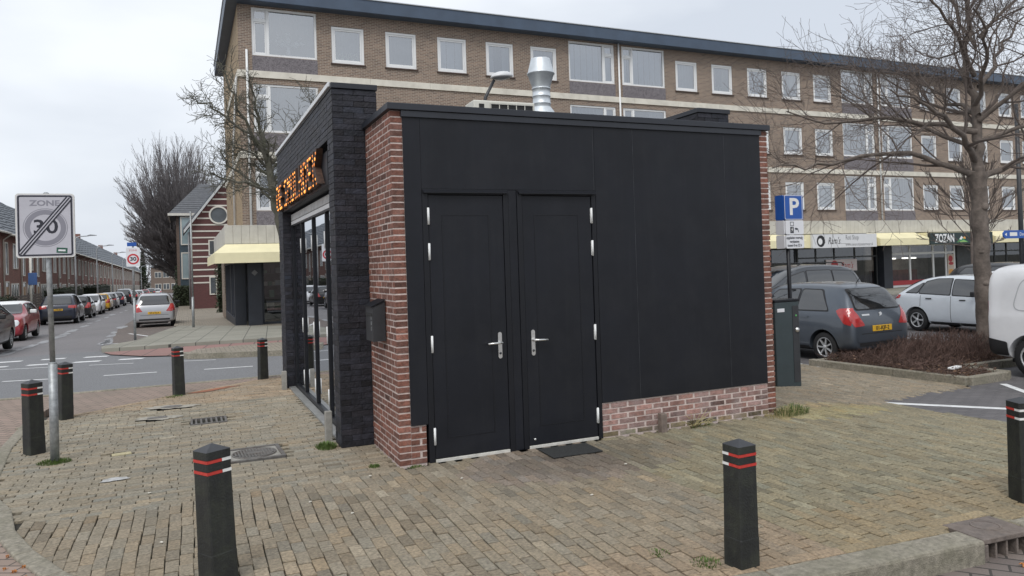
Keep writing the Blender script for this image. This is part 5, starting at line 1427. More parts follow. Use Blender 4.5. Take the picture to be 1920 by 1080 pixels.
CARS['minivan'] = dict(L=4.6, wheels=(-1.45,1.40), rw=0.33, ww=0.21, track=0.78, st=[
    (-2.28,0.40,0.72,0.8,0.70,0.66,0.90),(-2.26,0.32,0.86,0.98,0.84,0.70,1.10),(-2.18,0.28,0.90,1.04,0.88,0.71,1.34),(-2.04,0.26,0.915,1.05,0.89,0.70,1.62),(-1.8,0.25,0.915,1.05,0.89,0.70,1.75),(-1.2,0.24,0.915,1.05,0.90,0.72,1.80),(-0.4,0.24,0.915,1.04,0.90,0.73,1.82),(0.2,0.24,0.915,1.03,0.90,0.72,1.78),(0.7,0.24,0.915,1.02,0.89,0.72,1.52),(1.3,0.24,0.91,1.02,0.87,0.76,1.17),(1.6,0.25,0.90,0.98,0.84,0.72,1.06),(1.95,0.27,0.85,0.88,0.78,0.66,0.95),(2.18,0.30,0.76,0.74,0.70,0.6,0.80),(2.28,0.38,0.62,0.6,0.58,0.52,0.64)],
    side=[[(-2.0,1.10),(-1.02,1.09),(-1.02,1.62),(-1.86,1.58)],[(-0.96,1.09),(0.0,1.08),(-0.04,1.63),(-0.96,1.63)],[(0.08,1.08),(0.86,1.06),(0.50,1.50),(0.04,1.62)],[(0.92,1.06),(1.18,1.05),(0.66,1.44)]],
    rear=[(-0.66,1.12),(0.66,1.12),(0.60,1.62),(-0.60,1.62)], front=[(-0.72,1.12),(0.72,1.12),(0.64,1.66),(-0.64,1.66)],
    tail=[(0.66,0.88),(0.84,0.88),(0.82,1.14),(0.66,1.14)], head=[(0.44,0.70),(0.76,0.70),(0.74,0.88),(0.46,0.84)], tailside=[(-2.4,0.88),(-2.1,0.92),(-2.1,1.14),(-2.4,1.14)],
    plate=(0.80,-1), seams=[-1.0,0.03,0.9], handle=[(-0.2,0.96),(0.25,0.95)], bumper=0.5)

def make_car(kind, pm, loc, heading, label, group=None, cat='car', roofm=None, plate_txt=None, name='parked_car', scale=1.0, rim=6, detail=True, mirror=None):
    S = CARS[kind]
    if kind not in _bodies:
        me = car_body(kind, S['st'], S['wheels'], S['rw']); _bodies[kind] = (me, Skin(me))
    base, skin = _bodies[kind]
    car = empty(name, loc, heading, label, cat, group)
    car.scale = (scale,)*3
    me = base.copy(); me.materials.clear(); me.materials.append(pm)
    o = bpy.data.objects.new('body', me); col.objects.link(o); o.parent = car
    L2 = S['L']/2
    hb = S['st'][3][2]*0.80
    b = MB(); b.box(-hb*0.86,-L2+0.30,S['rw']*0.75,hb*0.86,L2-0.25,S['rw']*2.25); b.box(-hb*0.8,-L2+0.2,S['rw']*0.6,hb*0.8,L2-0.2,S['rw']*0.78); b.build('underbody', M['rubber'], car)
    wheel_set(car, [(sx*S['track'],y,sx) for y in S['wheels'] for sx in (-1,1)], S['rw'], S['ww'], rim, M['alloy'])
    def P_(nm, mats, items):
        q = MB()
        for poly, view, mi, off, r_ in items: skin.patch(q, poly, view, mi, off, r_)
        if q.f: return q.build(nm, mats, car, recalc=False)
    flip = lambda pl: [(-a,b_) for a, b_ in pl]
    def grown(pl, d=0.028):
        cx_ = sum(a for a, b_ in pl)/len(pl); cz_ = sum(b_ for a, b_ in pl)/len(pl)
        return [(a+d*(1 if a > cx_ else -1), b_+d*0.8*(1 if b_ > cz_ else -1)) for a, b_ in pl]
    for v in 'LR': P_('window_surround', M['car_trim'], [(grown(q_),v,0,0.004,0.05) for q_ in S['side']])
    P_('rear_surround', M['car_trim'], [(grown(S['rear'],0.025),'B',0,0.005,0.06)])
    for poly in S['side']:
        for v in 'LR': P_('side_window', M['car_glass'], [(poly,v,0,0.008,0.05)])
    P_('rear_window', M['car_glass'], [(S['rear'],'B',0,0.016,0.06)])
    P_('windscreen', M['car_glass'], [(S['front'],'F',0,0.010,0.06)])
    for f in (lambda q: q, flip):
        it = [(f(S['tail']),'B',0,0.006,0.03)]
        if S['tailside'] and kind != 'van': it.append((S['tailside'],'R' if f(S['tail'])[0][0] > 0 else 'L',0,0.006,0.03))
        P_('tail_light', M['tail_red'], it)
        P_('headlight', M['lamp_clear'], [(f(S['head']),'F',0,0.006,0.03)])
    # seams of the doors and the tailgate
    sw = 0.006; items = []
    for y in S['seams']:
        for v in 'LR': items.append(([(y-sw,0.30),(y+sw,0.30),(y+sw,S['st'][6][3]+0.02),(y-sw,S['st'][6][3]+0.02)],v,0,0.002,0))
    zt = S['bumper']+0.06; xr = S['tail'][0][0]+0.1
    items.append(([(-xr,zt),(xr,zt),(xr,zt+0.012),(-xr,zt+0.012)],'B',0,0.003,0))
    P_('door_seam', M['car_trim'], items)
    for y, z in S['handle']:
        for v in 'LR': P_('door_handle', M['car_trim'] if kind != 'hatch' else pm, [([(y-0.09,z-0.016),(y+0.09,z-0.012),(y+0.09,z+0.018),(y-0.09,z+0.016)],v,0,0.018,0.012)])
    P_('lower_bumper', M['car_trim'], [([(-hb*0.93,0.33),(hb*0.93,0.33),(hb*0.93,S['bumper']-0.10),(-hb*0.93,S['bumper']-0.10)],'B',0,0.004,0.05)])
    if kind in ('hatch','crossover','suv','minivan'): P_('rear_bumper', pm, [([(-hb*1.0,S['bumper']-0.09),(hb*1.0,S['bumper']-0.09),(hb*1.0,S['bumper']+0.05),(-hb*1.0,S['bumper']+0.05)],'B',0,0.010,0.05)])
    P_('grille', M['car_trim'], [([(-0.42,0.36),(0.42,0.36),(0.36,0.56),(-0.36,0.56)],'F',0,0.004,0.05)])
    for v in 'LR': P_('sill_trim', M['car_trim'], [([(S['wheels'][0]+S['rw']+0.09,0.20),(S['wheels'][1]-S['rw']-0.09,0.20),(S['wheels'][1]-S['rw']-0.09,0.29),(S['wheels'][0]+S['rw']+0.09,0.29)],v,0,0.003,0)])
    # number plate
    pz = S['plate'][0]
    for sg in (-1, 1):
        zz = pz if sg < 0 else 0.42
        h = skin.b.ray_cast(Vector((0,sg*5,zz)), Vector((0,-sg,0)))
        if h[0] is None: continue
        yy = h[0].y+sg*0.012
        q = MB(); q.cbox(-0.26,min(yy,yy-sg*0.02),zz-0.055,0.26,max(yy,yy-sg*0.02),zz+0.055,0.004)
        pl = q.build('number_plate', M['plate'], car)
        if detail and plate_txt and sg < 0:
            q = MB(); put_text(q, plate_txt, 0.105, (0,yy-0.003,zz), (1,0,0), (0,0,1), offset=0.002); q.build('lettering', ink, pl)
    # mirrors
    ym = S['side'][-1][1][0]-(0.22 if len(S['side']) < 3 else 0.42); zm = S['st'][7][3]+0.10
    if kind == 'crossover': ym = 0.50
    for sg in (-1, 1):
        w = S['st'][7][2]
        q = MB(); q.cbox(min(sg*(w-0.04),sg*(w+0.17)),ym-0.05,zm-0.07,max(sg*(w-0.04),sg*(w+0.17)),ym+0.06,zm+0.07,0.03)
        q.build('wing_mirror', mirror or M['car_trim'], car)
    if roofm:
        rp = MB(); zr = S['st'][6][6]
        zs_ = [s for s in S['st'] if s[6] > zr-0.12]
        y0, y1 = zs_[0][0]-0.05, zs_[-1][0]+0.12
        bv = skin.b; vs = []; fs = []
        nx, ny = 10, 14
        for i in range(ny+1):
            for k in range(nx+1):
                x = (-0.69+1.38*k/nx); y = y0+(y1-y0)*i/ny
                h = bv.ray_cast(Vector((x,y,4)), Vector((0,0,-1))); vs.append(h[0]+h[1]*0.008)
        for i in range(ny):
            for k in range(nx): fs.append((i*(nx+1)+k,i*(nx+1)+k+1,(i+1)*(nx+1)+k+1,(i+1)*(nx+1)+k))
        rp.add(vs, fs, 0, True); rp.build('roof', roofm, car, recalc=False)
    return car

# cars on the right-hand car park
swift = make_car('hatch', paint('paint_slate', (0.085,0.102,0.126), 0.45), (10.28,5.58,gz(10,5)), R(2), 'slate grey hatchback parked nose to the shops with big red tail lights', None, plate_txt='01-KJF-2', rim=7)
_, sk = _bodies['hatch']
q = MB(); sk.patch(q, [(-0.05,0.875),(0.02,0.895),(0.05,0.925),(0.02,0.955),(-0.05,0.93),(-0.02,0.91)], 'B', 0, 0.010, 0.01); q.build('tailgate_emblem', M['steel'], swift, recalc=False)
q = MB(); q.tube([(-0.32,-1.72,1.06),(-0.02,-1.70,1.085),(0.22,-1.665,1.12)], [0.014,0.011,0.008], 6); q.build('rear_wiper', M['car_trim'], swift)
q = MB(); q.tube([(0.0,-1.28,1.49),(0.0,-1.42,1.66)], [0.008,0.004], 6); q.build('aerial', M['car_trim'], swift)
q = MB(); sk.patch(q, [(-0.50,0.90),(-0.30,0.90),(-0.30,0.93),(-0.50,0.93)], 'B', 0, 0.008, 0); q.build('badge', M['steel'], swift, recalc=False)
cross = make_car('crossover', paint('paint_white', (0.62,0.66,0.70), 0.0), (16.72,6.2,gz(17,7)), R(180), 'white high-sided hatchback with black door handles parked between tree and grey hatchback', None, rim=5, scale=0.96)
mvan = make_car('minivan', paint('paint_graphite', (0.055,0.060,0.068), 0.5), (14.4,10.5,gz(14,10)), R(90), 'dark grey people carrier with roof rails parked along the shops', None, rim=5)
for sg in (-1,1):
    q = MB(); q.tube([(sg*0.66,-1.6,1.76),(sg*0.665,-1.5,1.84),(sg*0.67,0.0,1.87),(sg*0.665,0.2,1.80)], 0.018, 6); q.build('roof_rail', M['car_trim'], mvan)
wvan = make_car('van', paint('paint_van_white', (0.74,0.75,0.77), 0.0), (11.40,-0.42,gz(11,0)), R(180), 'small white delivery van parked beside the planter at the picture edge', None, cat='van', name='delivery_van', rim=5)
_, sk = _bodies['van']
GROOVE_SHADE = mat('van_groove', (0.45,0.46,0.48), 0.5, var=0.05)
for v in 'LR':   # grey lines: crease shade of the pressed blank-window outline, put in as colour
    q = MB(); P0 = rounded([(-1.78,1.08),(-0.22,1.08),(-0.22,1.60),(-1.62,1.60)], 0.16, 5)
    n = len(P0)
    for i in range(n):
        a, b_ = Vector(P0[i]), Vector(P0[(i+1)%n]); d = (b_-a)
        if d.length < 1e-4: continue
        nn = Vector((-d.y,d.x)).normalized()*0.009
        sk.patch(q, [tuple(a-nn),tuple(b_-nn),tuple(b_+nn),tuple(a+nn)], v, 0, 0.003, 0)
    q.build('side_pressing', GROOVE_SHADE, wvan, recalc=False)
q = MB()
for v in 'LR': sk.patch(q, [(-2.25,0.34),(-1.86,0.34),(-1.86,0.56),(-2.25,0.62)], v, 0, 0.012, 0.03)
sk.patch(q, [(-0.86,0.34),(0.86,0.34),(0.86,0.62),(-0.86,0.62)], 'B', 0, 0.014, 0.03)
q.build('rear_bumper', M['car_trim'], wvan, recalc=False)
c5 = make_car('suv', paint('paint_black', (0.014,0.015,0.018), 0.2), (22.8,9.0,gz(22,9)), R(180), 'black car half hidden behind the tree trunk and the white van', None, rim=5)
c6 = make_car('hatch', paint('paint_white_two', (0.66,0.68,0.70), 0.0), (20.2,6.6,gz(20,7)), R(180), 'white car whose bonnet shows between the tree trunk and the white van', None, rim=5)

# cars along the side street, left side
G = 'cars parked along the left of the side street'
black = paint('paint_black_left', (0.016,0.017,0.02), 0.2); blue = paint('paint_navy', (0.018,0.024,0.045), 0.3)
silver = paint('paint_silver', (0.46,0.47,0.49), 0.6); red = paint('paint_red', (0.30,0.022,0.035), 0.1); yellow = paint('paint_yellow', (0.62,0.36,0.03), 0.1); greyc = paint('paint_grey', (0.16,0.16,0.17), 0.5); whitep = paint('paint_pearl', (0.66,0.67,0.69), 0.0)
def left(kind, pm, xr, y, hd, label, **k):
    w = CARS[kind]['st'][5][2]
    return make_car(kind, pm, (xr-w, y, gz(xr-w, y)-0.06), hd, label, G, **k)
left('crossover', black, -6.45, 19.4, R(180), 'black car cut off by the left picture edge', rim=5)
left('mini', red, -6.95, 27.3, R(180), 'red small hatchback with white roof and round headlights facing the camera', roofm=M['white_pvc'], rim=5, mirror=M['white_pvc'])
left('suv', blue, -7.15, 44.0, 0, 'dark blue sports utility car with yellow plate behind the zone sign post', plate_txt='K-174-BD', rim=5)
left('hatch', black, -7.3, 52.0, 0, 'small black hatchback directly ahead of the dark blue utility car', rim=5)
left('crossover', whitep, -7.35, 59.0, R(180), 'white rounded car between small black hatchback and yellow car', rim=5)
left('hatch', yellow, -7.45, 67.8, 0, 'yellow hatchback parked in the left row of the street', rim=5)
left('crossover', greyc, -7.5, 75.5, 0, 'grey hatchback parked directly ahead of the yellow car', rim=5)
left('hatch', blue, -7.5, 85.0, 0, 'dark hatchback between the grey hatchback and a taller dark car', rim=5)
left('minivan', black, -7.5, 97.0, 0, 'tall black people carrier far along the left row', rim=5)
left('hatch', black, -7.5, 110.0, 0, 'black hatchback just ahead of the tall black people carrier', rim=5)
left('crossover', silver, -7.4, 124.0, 0, 'silver car far down the street before the red one', rim=5)
left('hatch', red, -7.2, 140.0, 0, 'far red car near the end of the left row', rim=5)
left('suv', black, -6.9, 158.0, 0, 'far black car next to the last white car', rim=5)
left('hatch', whitep, -6.4, 178.0, 0, 'white car, the last one at the far end of the left row', rim=5)
make_car('hatch', silver, (-2.95,32.6,gz(-2.95,32)-0.05), 0, 'silver hatchback parked alone in the bay beside the right pavement', None, plate_txt='57-LTJ-X', rim=5)
# ------------------------------------------------------------------ bare winter trees
M['bark'] = mat('bark', (0.145,0.12,0.103), 0.9, var=0.4, scale=7, bump=1.0, bscale=26, stain=0.6, stain_c=(0.055,0.047,0.04), stain_s=5)
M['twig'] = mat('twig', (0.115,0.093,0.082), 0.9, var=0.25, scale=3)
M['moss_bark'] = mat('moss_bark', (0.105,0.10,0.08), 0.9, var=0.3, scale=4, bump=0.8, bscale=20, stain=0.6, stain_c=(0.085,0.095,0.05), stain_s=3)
M['far_twig'] = mat('far_twig', (0.175,0.16,0.16), 0.95, var=0.2, scale=0.6)  # haze of distance put into the paler twig colour

def grow(mb, p, d, L, r_, lvl, rg, P):
    """one branch and everything that grows from it"""
    n = P['seg'][lvl]; pts = [Vector(p)]; d = Vector(d).normalized(); rad = [r_]
    step = L/n
    for k in range(n):
        d = d+Vector((rg.gauss(0,1), rg.gauss(0,1), rg.gauss(0,1)))*P['wig'][lvl]+Vector((0,0,P['up'][lvl]))
        d.normalize()
        pts.append(pts[-1]+d*step); rad.append(max(P['rmin'], r_*(1-0.72*(k+1)/n)))
    mb.tube(pts, rad, P['sides'][lvl], 0, lvl < 2, caps=False)
    if lvl+1 >= len(P['seg']): return
    sub(mb, pts, rad, L, lvl, rg, P)
def sub(mb, pts, rad, L, lvl, rg, P, t0=None):
    nch = P['kids'][lvl]
    for q in range(nch):
        t = (t0 if t0 is not None else P['t0'][lvl])+(1-(t0 if t0 is not None else P['t0'][lvl]))*(q+rg.random())/nch
        f = t*(len(pts)-1); i = min(int(f), len(pts)-2); b = pts[i]+(pts[i+1]-pts[i])*(f-i)
        dd = (pts[i+1]-pts[i]).normalized()
        a = rg.uniform(0, 2*PI); o_ = dd.orthogonal().normalized(); o2 = dd.cross(o_)
        s = o_*math.cos(a)+o2*math.sin(a)
        ang = R(rg.uniform(*P['ang'][lvl]))
        nd = dd*math.cos(ang)+s*math.sin(ang)
        nd.z += P['lift'][lvl]
        rr_ = max(P['rmin'], (rad[i]*(1-(f-i))+rad[i+1]*(f-i))*rg.uniform(0.32,0.55))
        grow(mb, b, nd, L*rg.uniform(*P['len'][lvl])*(1.15-0.55*t), rr_, lvl+1, rg, P)
def limb(mb, pts, r0_, r1_, rg, n=3, sides=8, wob=0.03):
    """smooth polyline through the points with a little knotting"""
    out = []; N = len(pts)
    for i in range(N-1):
        p0, p1, p2, p3 = Vector(pts[max(i-1,0)]), Vector(pts[i]), Vector(pts[i+1]), Vector(pts[min(i+2,N-1)])
        for k in range(n):
            t = k/n
            out.append(0.5*((2*p1)+(-p0+p2)*t+(2*p0-5*p1+4*p2-p3)*t*t+(-p0+3*p1-3*p2+p3)*t**3))
    out.append(Vector(pts[-1]))
    out = [o_+Vector((rg.gauss(0,wob),rg.gauss(0,wob),rg.gauss(0,wob)))*(0 if i == 0 else 1) for i, o_ in enumerate(out)]
    rad = [r0_+(r1_-r0_)*(i/(len(out)-1))**0.8 for i in range(len(out))]
    mb.tube(out, rad, sides, 0, True, caps=False)
    return out, rad

# big street tree in the planter on the right
TX, TY = 11.85, 2.9      # shifted to its place at the end
rg = random.Random(31)
tr = empty('street_tree', (0,0,0), 0, 'large bare street tree with wide twiggy crown standing in the planter', 'tree')
tk = MB()
tp = [(11.80,TY,-0.45),(11.79,TY,0.2),(11.77,TY,1.3),(11.76,TY,2.4),(11.75,TY,3.1)]
out = []; rad = []
for i in range(29):
    t = i/28; z = -0.45+3.65*t
    k = min(len(tp)-2, int(t*4)); 
    out.append(Vector((11.80-0.055*t+0.012*math.sin(i*1.1), TY+0.01*math.cos(i*0.9), z)))
    rad.append(0.155-0.018*t+0.08*math.exp(-t*14)+0.008*math.sin(i*1.9)+0.005*math.sin(i*0.7)+(0.03*max(0,(t-0.86))/0.14))
tk.tube(out, rad, 18, 0, True, caps=False)
for (kz, ka, kr) in ((2.55,-1.9,0.075),(2.3,-0.4,0.05),(1.25,-1.2,0.06),(1.1,-2.2,0.055),(0.75,-1.7,0.05),(0.35,-1.0,0.05),(1.7,-2.6,0.05),(1.9,-0.7,0.045)):   # old branch scars
    px_, py_ = 11.78+0.13*math.cos(ka), TY+0.13*math.sin(ka)
    tk.tube([(px_-0.05*math.cos(ka),py_-0.05*math.sin(ka),kz),(px_+0.02*math.cos(ka),py_+0.02*math.sin(ka),kz),(px_+0.035*math.cos(ka),py_+0.035*math.sin(ka),kz+0.005)], [kr*1.3,kr,kr*0.45], 9)
tk.build('trunk', M['bark'], tr)
PB = dict(seg=[5,5,5,4,3], wig=[0.10,0.16,0.20,0.24,0.26], up=[0.05,0.05,0.04,0.04,0.03], rmin=0.0033, sides=[7,6,5,3,3], kids=[7,6,5,4,0], t0=[0.25,0.18,0.15,0.15,0], ang=[(28,60),(28,62),(28,65),(25,65),(25,60)], lift=[0.12,0.10,0.08,0.06,0.0], len=[(0.5,0.85),(0.5,0.9),(0.5,0.85),(0.45,0.75),(0.4,0.6)])
bm_ = MB(); tw = MB()
leader, lr = limb(bm_, [(11.75,TY,3.05),(11.80,TY,3.7),(11.86,TY+0.1,4.4),(11.74,TY+0.1,5.1),(11.9,TY+0.2,5.9),(12.1,TY+0.3,6.8),(12.2,TY+0.2,7.8)], 0.118, 0.026, rg)
sub(tw, leader, lr, 3.0, 1, rg, dict(PB, kids=[0,12,5,4,0]), 0.22)
limbs = [
    ([(11.66,TY,3.45),(10.85,TY-0.35,3.82),(10.05,TY-0.55,4.08),(9.35,TY-0.7,4.25),(8.55,TY-0.8,4.36)], 0.115),
    ([(11.68,TY,3.15),(11.05,TY+0.3,3.42),(10.15,TY+0.5,3.60),(9.25,TY+0.8,3.52),(8.45,TY+1.0,3.38),(7.75,TY+1.1,3.34)], 0.115),
    ([(11.78,TY,3.98),(11.1,TY+0.6,4.22),(10.35,TY+1.1,4.35),(9.5,TY+1.5,4.3),(8.85,TY+1.8,4.55)], 0.10),
    ([(11.86,TY,3.1),(12.5,TY-0.2,3.38),(13.2,TY-0.3,3.72),(14.2,TY-0.4,4.1),(15.0,TY-0.4,4.7)], 0.12),
    ([(11.76,TY,5.05),(11.05,TY-0.2,5.68),(10.3,TY-0.4,6.0),(9.7,TY-0.4,6.45)], 0.085),
    ([(11.9,TY,4.85),(12.75,TY+0.2,5.55),(13.5,TY+0.4,6.1),(14.3,TY+0.4,6.8)], 0.09),
    ([(11.75,TY,4.5),(11.2,TY-0.6,5.1),(10.6,TY-1.0,5.5),(9.9,TY-1.3,5.7)], 0.085),
    ([(11.85,TY,4.2),(12.1,TY-0.8,4.8),(12.3,TY-1.5,5.5),(12.6,TY-2.0,6.2)], 0.085),
    ([(11.85,TY,4.3),(12.3,TY+0.9,4.8),(12.8,TY+1.8,5.3),(13.2,TY+2.4,6.0)], 0.085),
    ([(11.75,TY,3.7),(11.5,TY+0.9,4.2),(11.2,TY+1.8,4.6),(10.9,TY+2.6,5.2)], 0.085),
    ([(11.85,TY,5.6),(11.5,TY+0.2,6.4),(11.1,TY+0.3,7.2),(10.9,TY+0.3,7.9)], 0.07),
    ([(11.95,TY,5.8),(12.6,TY-0.3,6.5),(13.0,TY-0.4,7.3)], 0.07),
    ([(11.8,TY,3.8),(12.6,TY-0.7,4.1),(13.5,TY-1.2,4.5),(14.4,TY-1.5,5.2)], 0.08)]
for pts, r_ in limbs:
    o_, ra = limb(bm_, pts, r_*0.58, 0.013, rg, wob=0.03)
    Lt = sum((o_[i+1]-o_[i]).length for i in range(len(o_)-1))
    sub(tw, o_, ra, min(2.9, Lt*0.72), 1, rg, dict(PB, kids=[0,13,6,4,0]), 0.10)
bm_.build('limbs', M['bark'], tr); tw.build('crown', M['twig'], tr, recalc=False)
TREE_SHIFT = 0.30

# mossy gnarled tree before the corner shop, seen over the kiosk
rg = random.Random(12)
mt = empty('mossy_tree', (0,0,0), 0, 'gnarled mossy bare tree leaning over the corner shop awning', 'tree')
Y = 18.8
tb = MB()
o_, ra = limb(tb, [(1.75,Y,gz(1.7,Y)-0.05),(1.55,Y,1.4),(1.18,Y,2.95),(0.98,Y,4.0),(0.80,Y,5.2),(0.62,Y,6.2)], 0.175, 0.085, rg, 5, 10)
tb.build('trunk', M['moss_bark'], mt)
TRK = (o_, ra)
PM = dict(seg=[4,5,4,3], wig=[0.16,0.26,0.34,0.4], up=[0.05,0.05,0.05,0.04], rmin=0.0065, sides=[7,5,4,3], kids=[6,7,6,0], t0=[0.25,0.2,0.15,0], ang=[(35,70),(35,75),(35,80),(30,70)], lift=[0.05,0.08,0.08,0], len=[(0.5,0.8),(0.5,0.85),(0.42,0.75),(0.3,0.5)])
lm = MB(); cw_ = MB()
for pts, r_ in (([(0.80,Y,5.2),(0.3,Y-0.3,6.2),(-0.2,Y-0.5,7.1),(-0.35,Y-0.5,7.9)],0.11),([(0.62,Y,6.2),(0.5,Y,7.0),(0.35,Y+0.2,7.8)],0.10),([(0.85,Y,5.0),(1.4,Y-0.3,5.8),(1.9,Y-0.4,6.6),(2.3,Y-0.4,7.3)],0.10),([(0.95,Y,4.2),(0.2,Y-0.4,4.5),(-0.5,Y-0.6,4.7),(-0.9,Y-0.7,4.8)],0.09),
    ([(0.3,Y-0.3,6.1),(-0.5,Y-0.4,6.6),(-0.85,Y-0.4,6.9),(-1.2,Y-0.4,7.0)],0.07),([(0.9,Y,4.6),(1.5,Y+0.4,5.2),(2.2,Y+0.6,5.7)],0.09),([(0.85,Y,5.0),(0.4,Y+0.6,5.6),(-0.2,Y+0.9,6.0)],0.08),([(0.95,Y,4.0),(0.4,Y+0.3,4.5),(-0.3,Y+0.4,5.2),(-0.6,Y+0.4,5.7)],0.07)):
    q_, rr_ = limb(lm, pts, r_*0.62, 0.02, rg, 3, 7, 0.05)
    Lt = sum((q_[i+1]-q_[i]).length for i in range(len(q_)-1))
    sub(cw_, q_, rr_, min(1.8, Lt*0.65), 1, rg, dict(PM, kids=[0,18,11,0]), 0.12)
sub(cw_, TRK[0], TRK[1], 2.0, 1, rg, dict(PM, kids=[0,20,11,0]), 0.45)
lm.build('limbs', M['moss_bark'], mt); cw_.build('crown', M['moss_bark'], mt, recalc=False)

# big upright tree further down the street: fine branches fanning up into a dome
def fan_tree(name, cx, cy, h, rx, label, seed, m, n=150, zb=None, kids=(9,5), cat='tree', rt=0.36, t_h=0.16, rm=0.018, group=None):
    rg = random.Random(seed)
    zb = gz(cx, cy) if zb is None else zb
    t = empty(name, (0,0,0), 0, label, cat, group)
    b = MB(); b.tube([(cx,cy,zb-0.1),(cx,cy,zb+h*t_h*0.6),(cx,cy,zb+h*t_h*1.4)], [rt*1.2,rt,rt*0.8], 10); b.build('trunk', m, t)
    c = MB()
    P = dict(seg=[6,4,3], wig=[0.028,0.07,0.10], up=[0.03,0.05,0.05], rmin=rm, sides=[4,3,3], kids=[kids[0],kids[1],0], t0=[0.25,0.2,0], ang=[(8,24),(10,28),(15,30)], lift=[0.15,0.12,0], len=[(0.2,0.34),(0.4,0.65),(0.4,0.6)])
    for k in range(n):
        a = rg.uniform(0, 2*PI); e = rg.random()**0.75
        tilt = R(3+86*e)
        d = Vector((math.cos(a)*math.sin(tilt), math.sin(a)*math.sin(tilt), math.cos(tilt)))
        # length so the tips reach the outline of the dome
        p = Vector((cx,cy,zb+h*t_h*rg.uniform(0.8,2.2)))
        rz_ = h*(1-t_h*0.9)/2; zc_ = zb+h-rz_
        ox, oz = 0.0, (p.z-zc_)/rz_; dx, dz = math.sin(tilt)/rx, math.cos(tilt)/rz_
        A_, B_, C_ = dx*dx+dz*dz, 2*(ox*dx+oz*dz), ox*ox+oz*oz-1
        L = (-B_+math.sqrt(max(0.0, B_*B_-4*A_*C_)))/(2*A_)*rg.uniform(0.80,1.0)*0.93
        if L < 0.5: continue
        grow(c, p, d, L, rt*rg.uniform(0.16,0.30), 0, rg, P)
    c.build('crown', m, t, recalc=False)
    return t
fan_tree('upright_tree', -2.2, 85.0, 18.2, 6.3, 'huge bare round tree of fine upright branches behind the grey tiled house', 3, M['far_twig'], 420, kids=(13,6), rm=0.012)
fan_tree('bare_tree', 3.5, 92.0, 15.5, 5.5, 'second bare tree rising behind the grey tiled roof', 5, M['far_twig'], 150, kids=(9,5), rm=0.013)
fan_tree('bare_tree', 27.0, 13.5, 6.2, 2.6, 'small bare tree before the shops at the far right', 6, M['twig'], 34, kids=(7,5), rt=0.10, t_h=0.33, rm=0.009)
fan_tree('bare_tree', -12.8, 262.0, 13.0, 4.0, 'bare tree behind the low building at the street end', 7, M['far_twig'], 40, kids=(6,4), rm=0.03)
# dark conifer near the street end
rg = random.Random(9)
cn = empty('conifer', (0,0,0), 0, 'slim dark conifer standing out above the far end of the street', 'tree')
cx, cy = -11.2, 205.0; zb = gz(cx, cy)
b = MB(); b.tube([(cx,cy,zb-0.2),(cx,cy,zb+11)], [0.25,0.06], 7); b.build('trunk', M['bark'], cn)
b = MB(); pts = []
for _ in range(1500):
    t = rg.random()**0.7; r_ = 1.5*(1-t)+0.12; a = rg.uniform(0,2*PI); q = rg.uniform(0.3,1)
    pts.append((cx+r_*q*math.cos(a), cy+r_*q*math.sin(a), zb+1.0+10.5*t-0.3*q))
leaf_cloud(b, pts, 0.28, rg); b.build('crown', M['ivy_leaf'], cn, recalc=False)
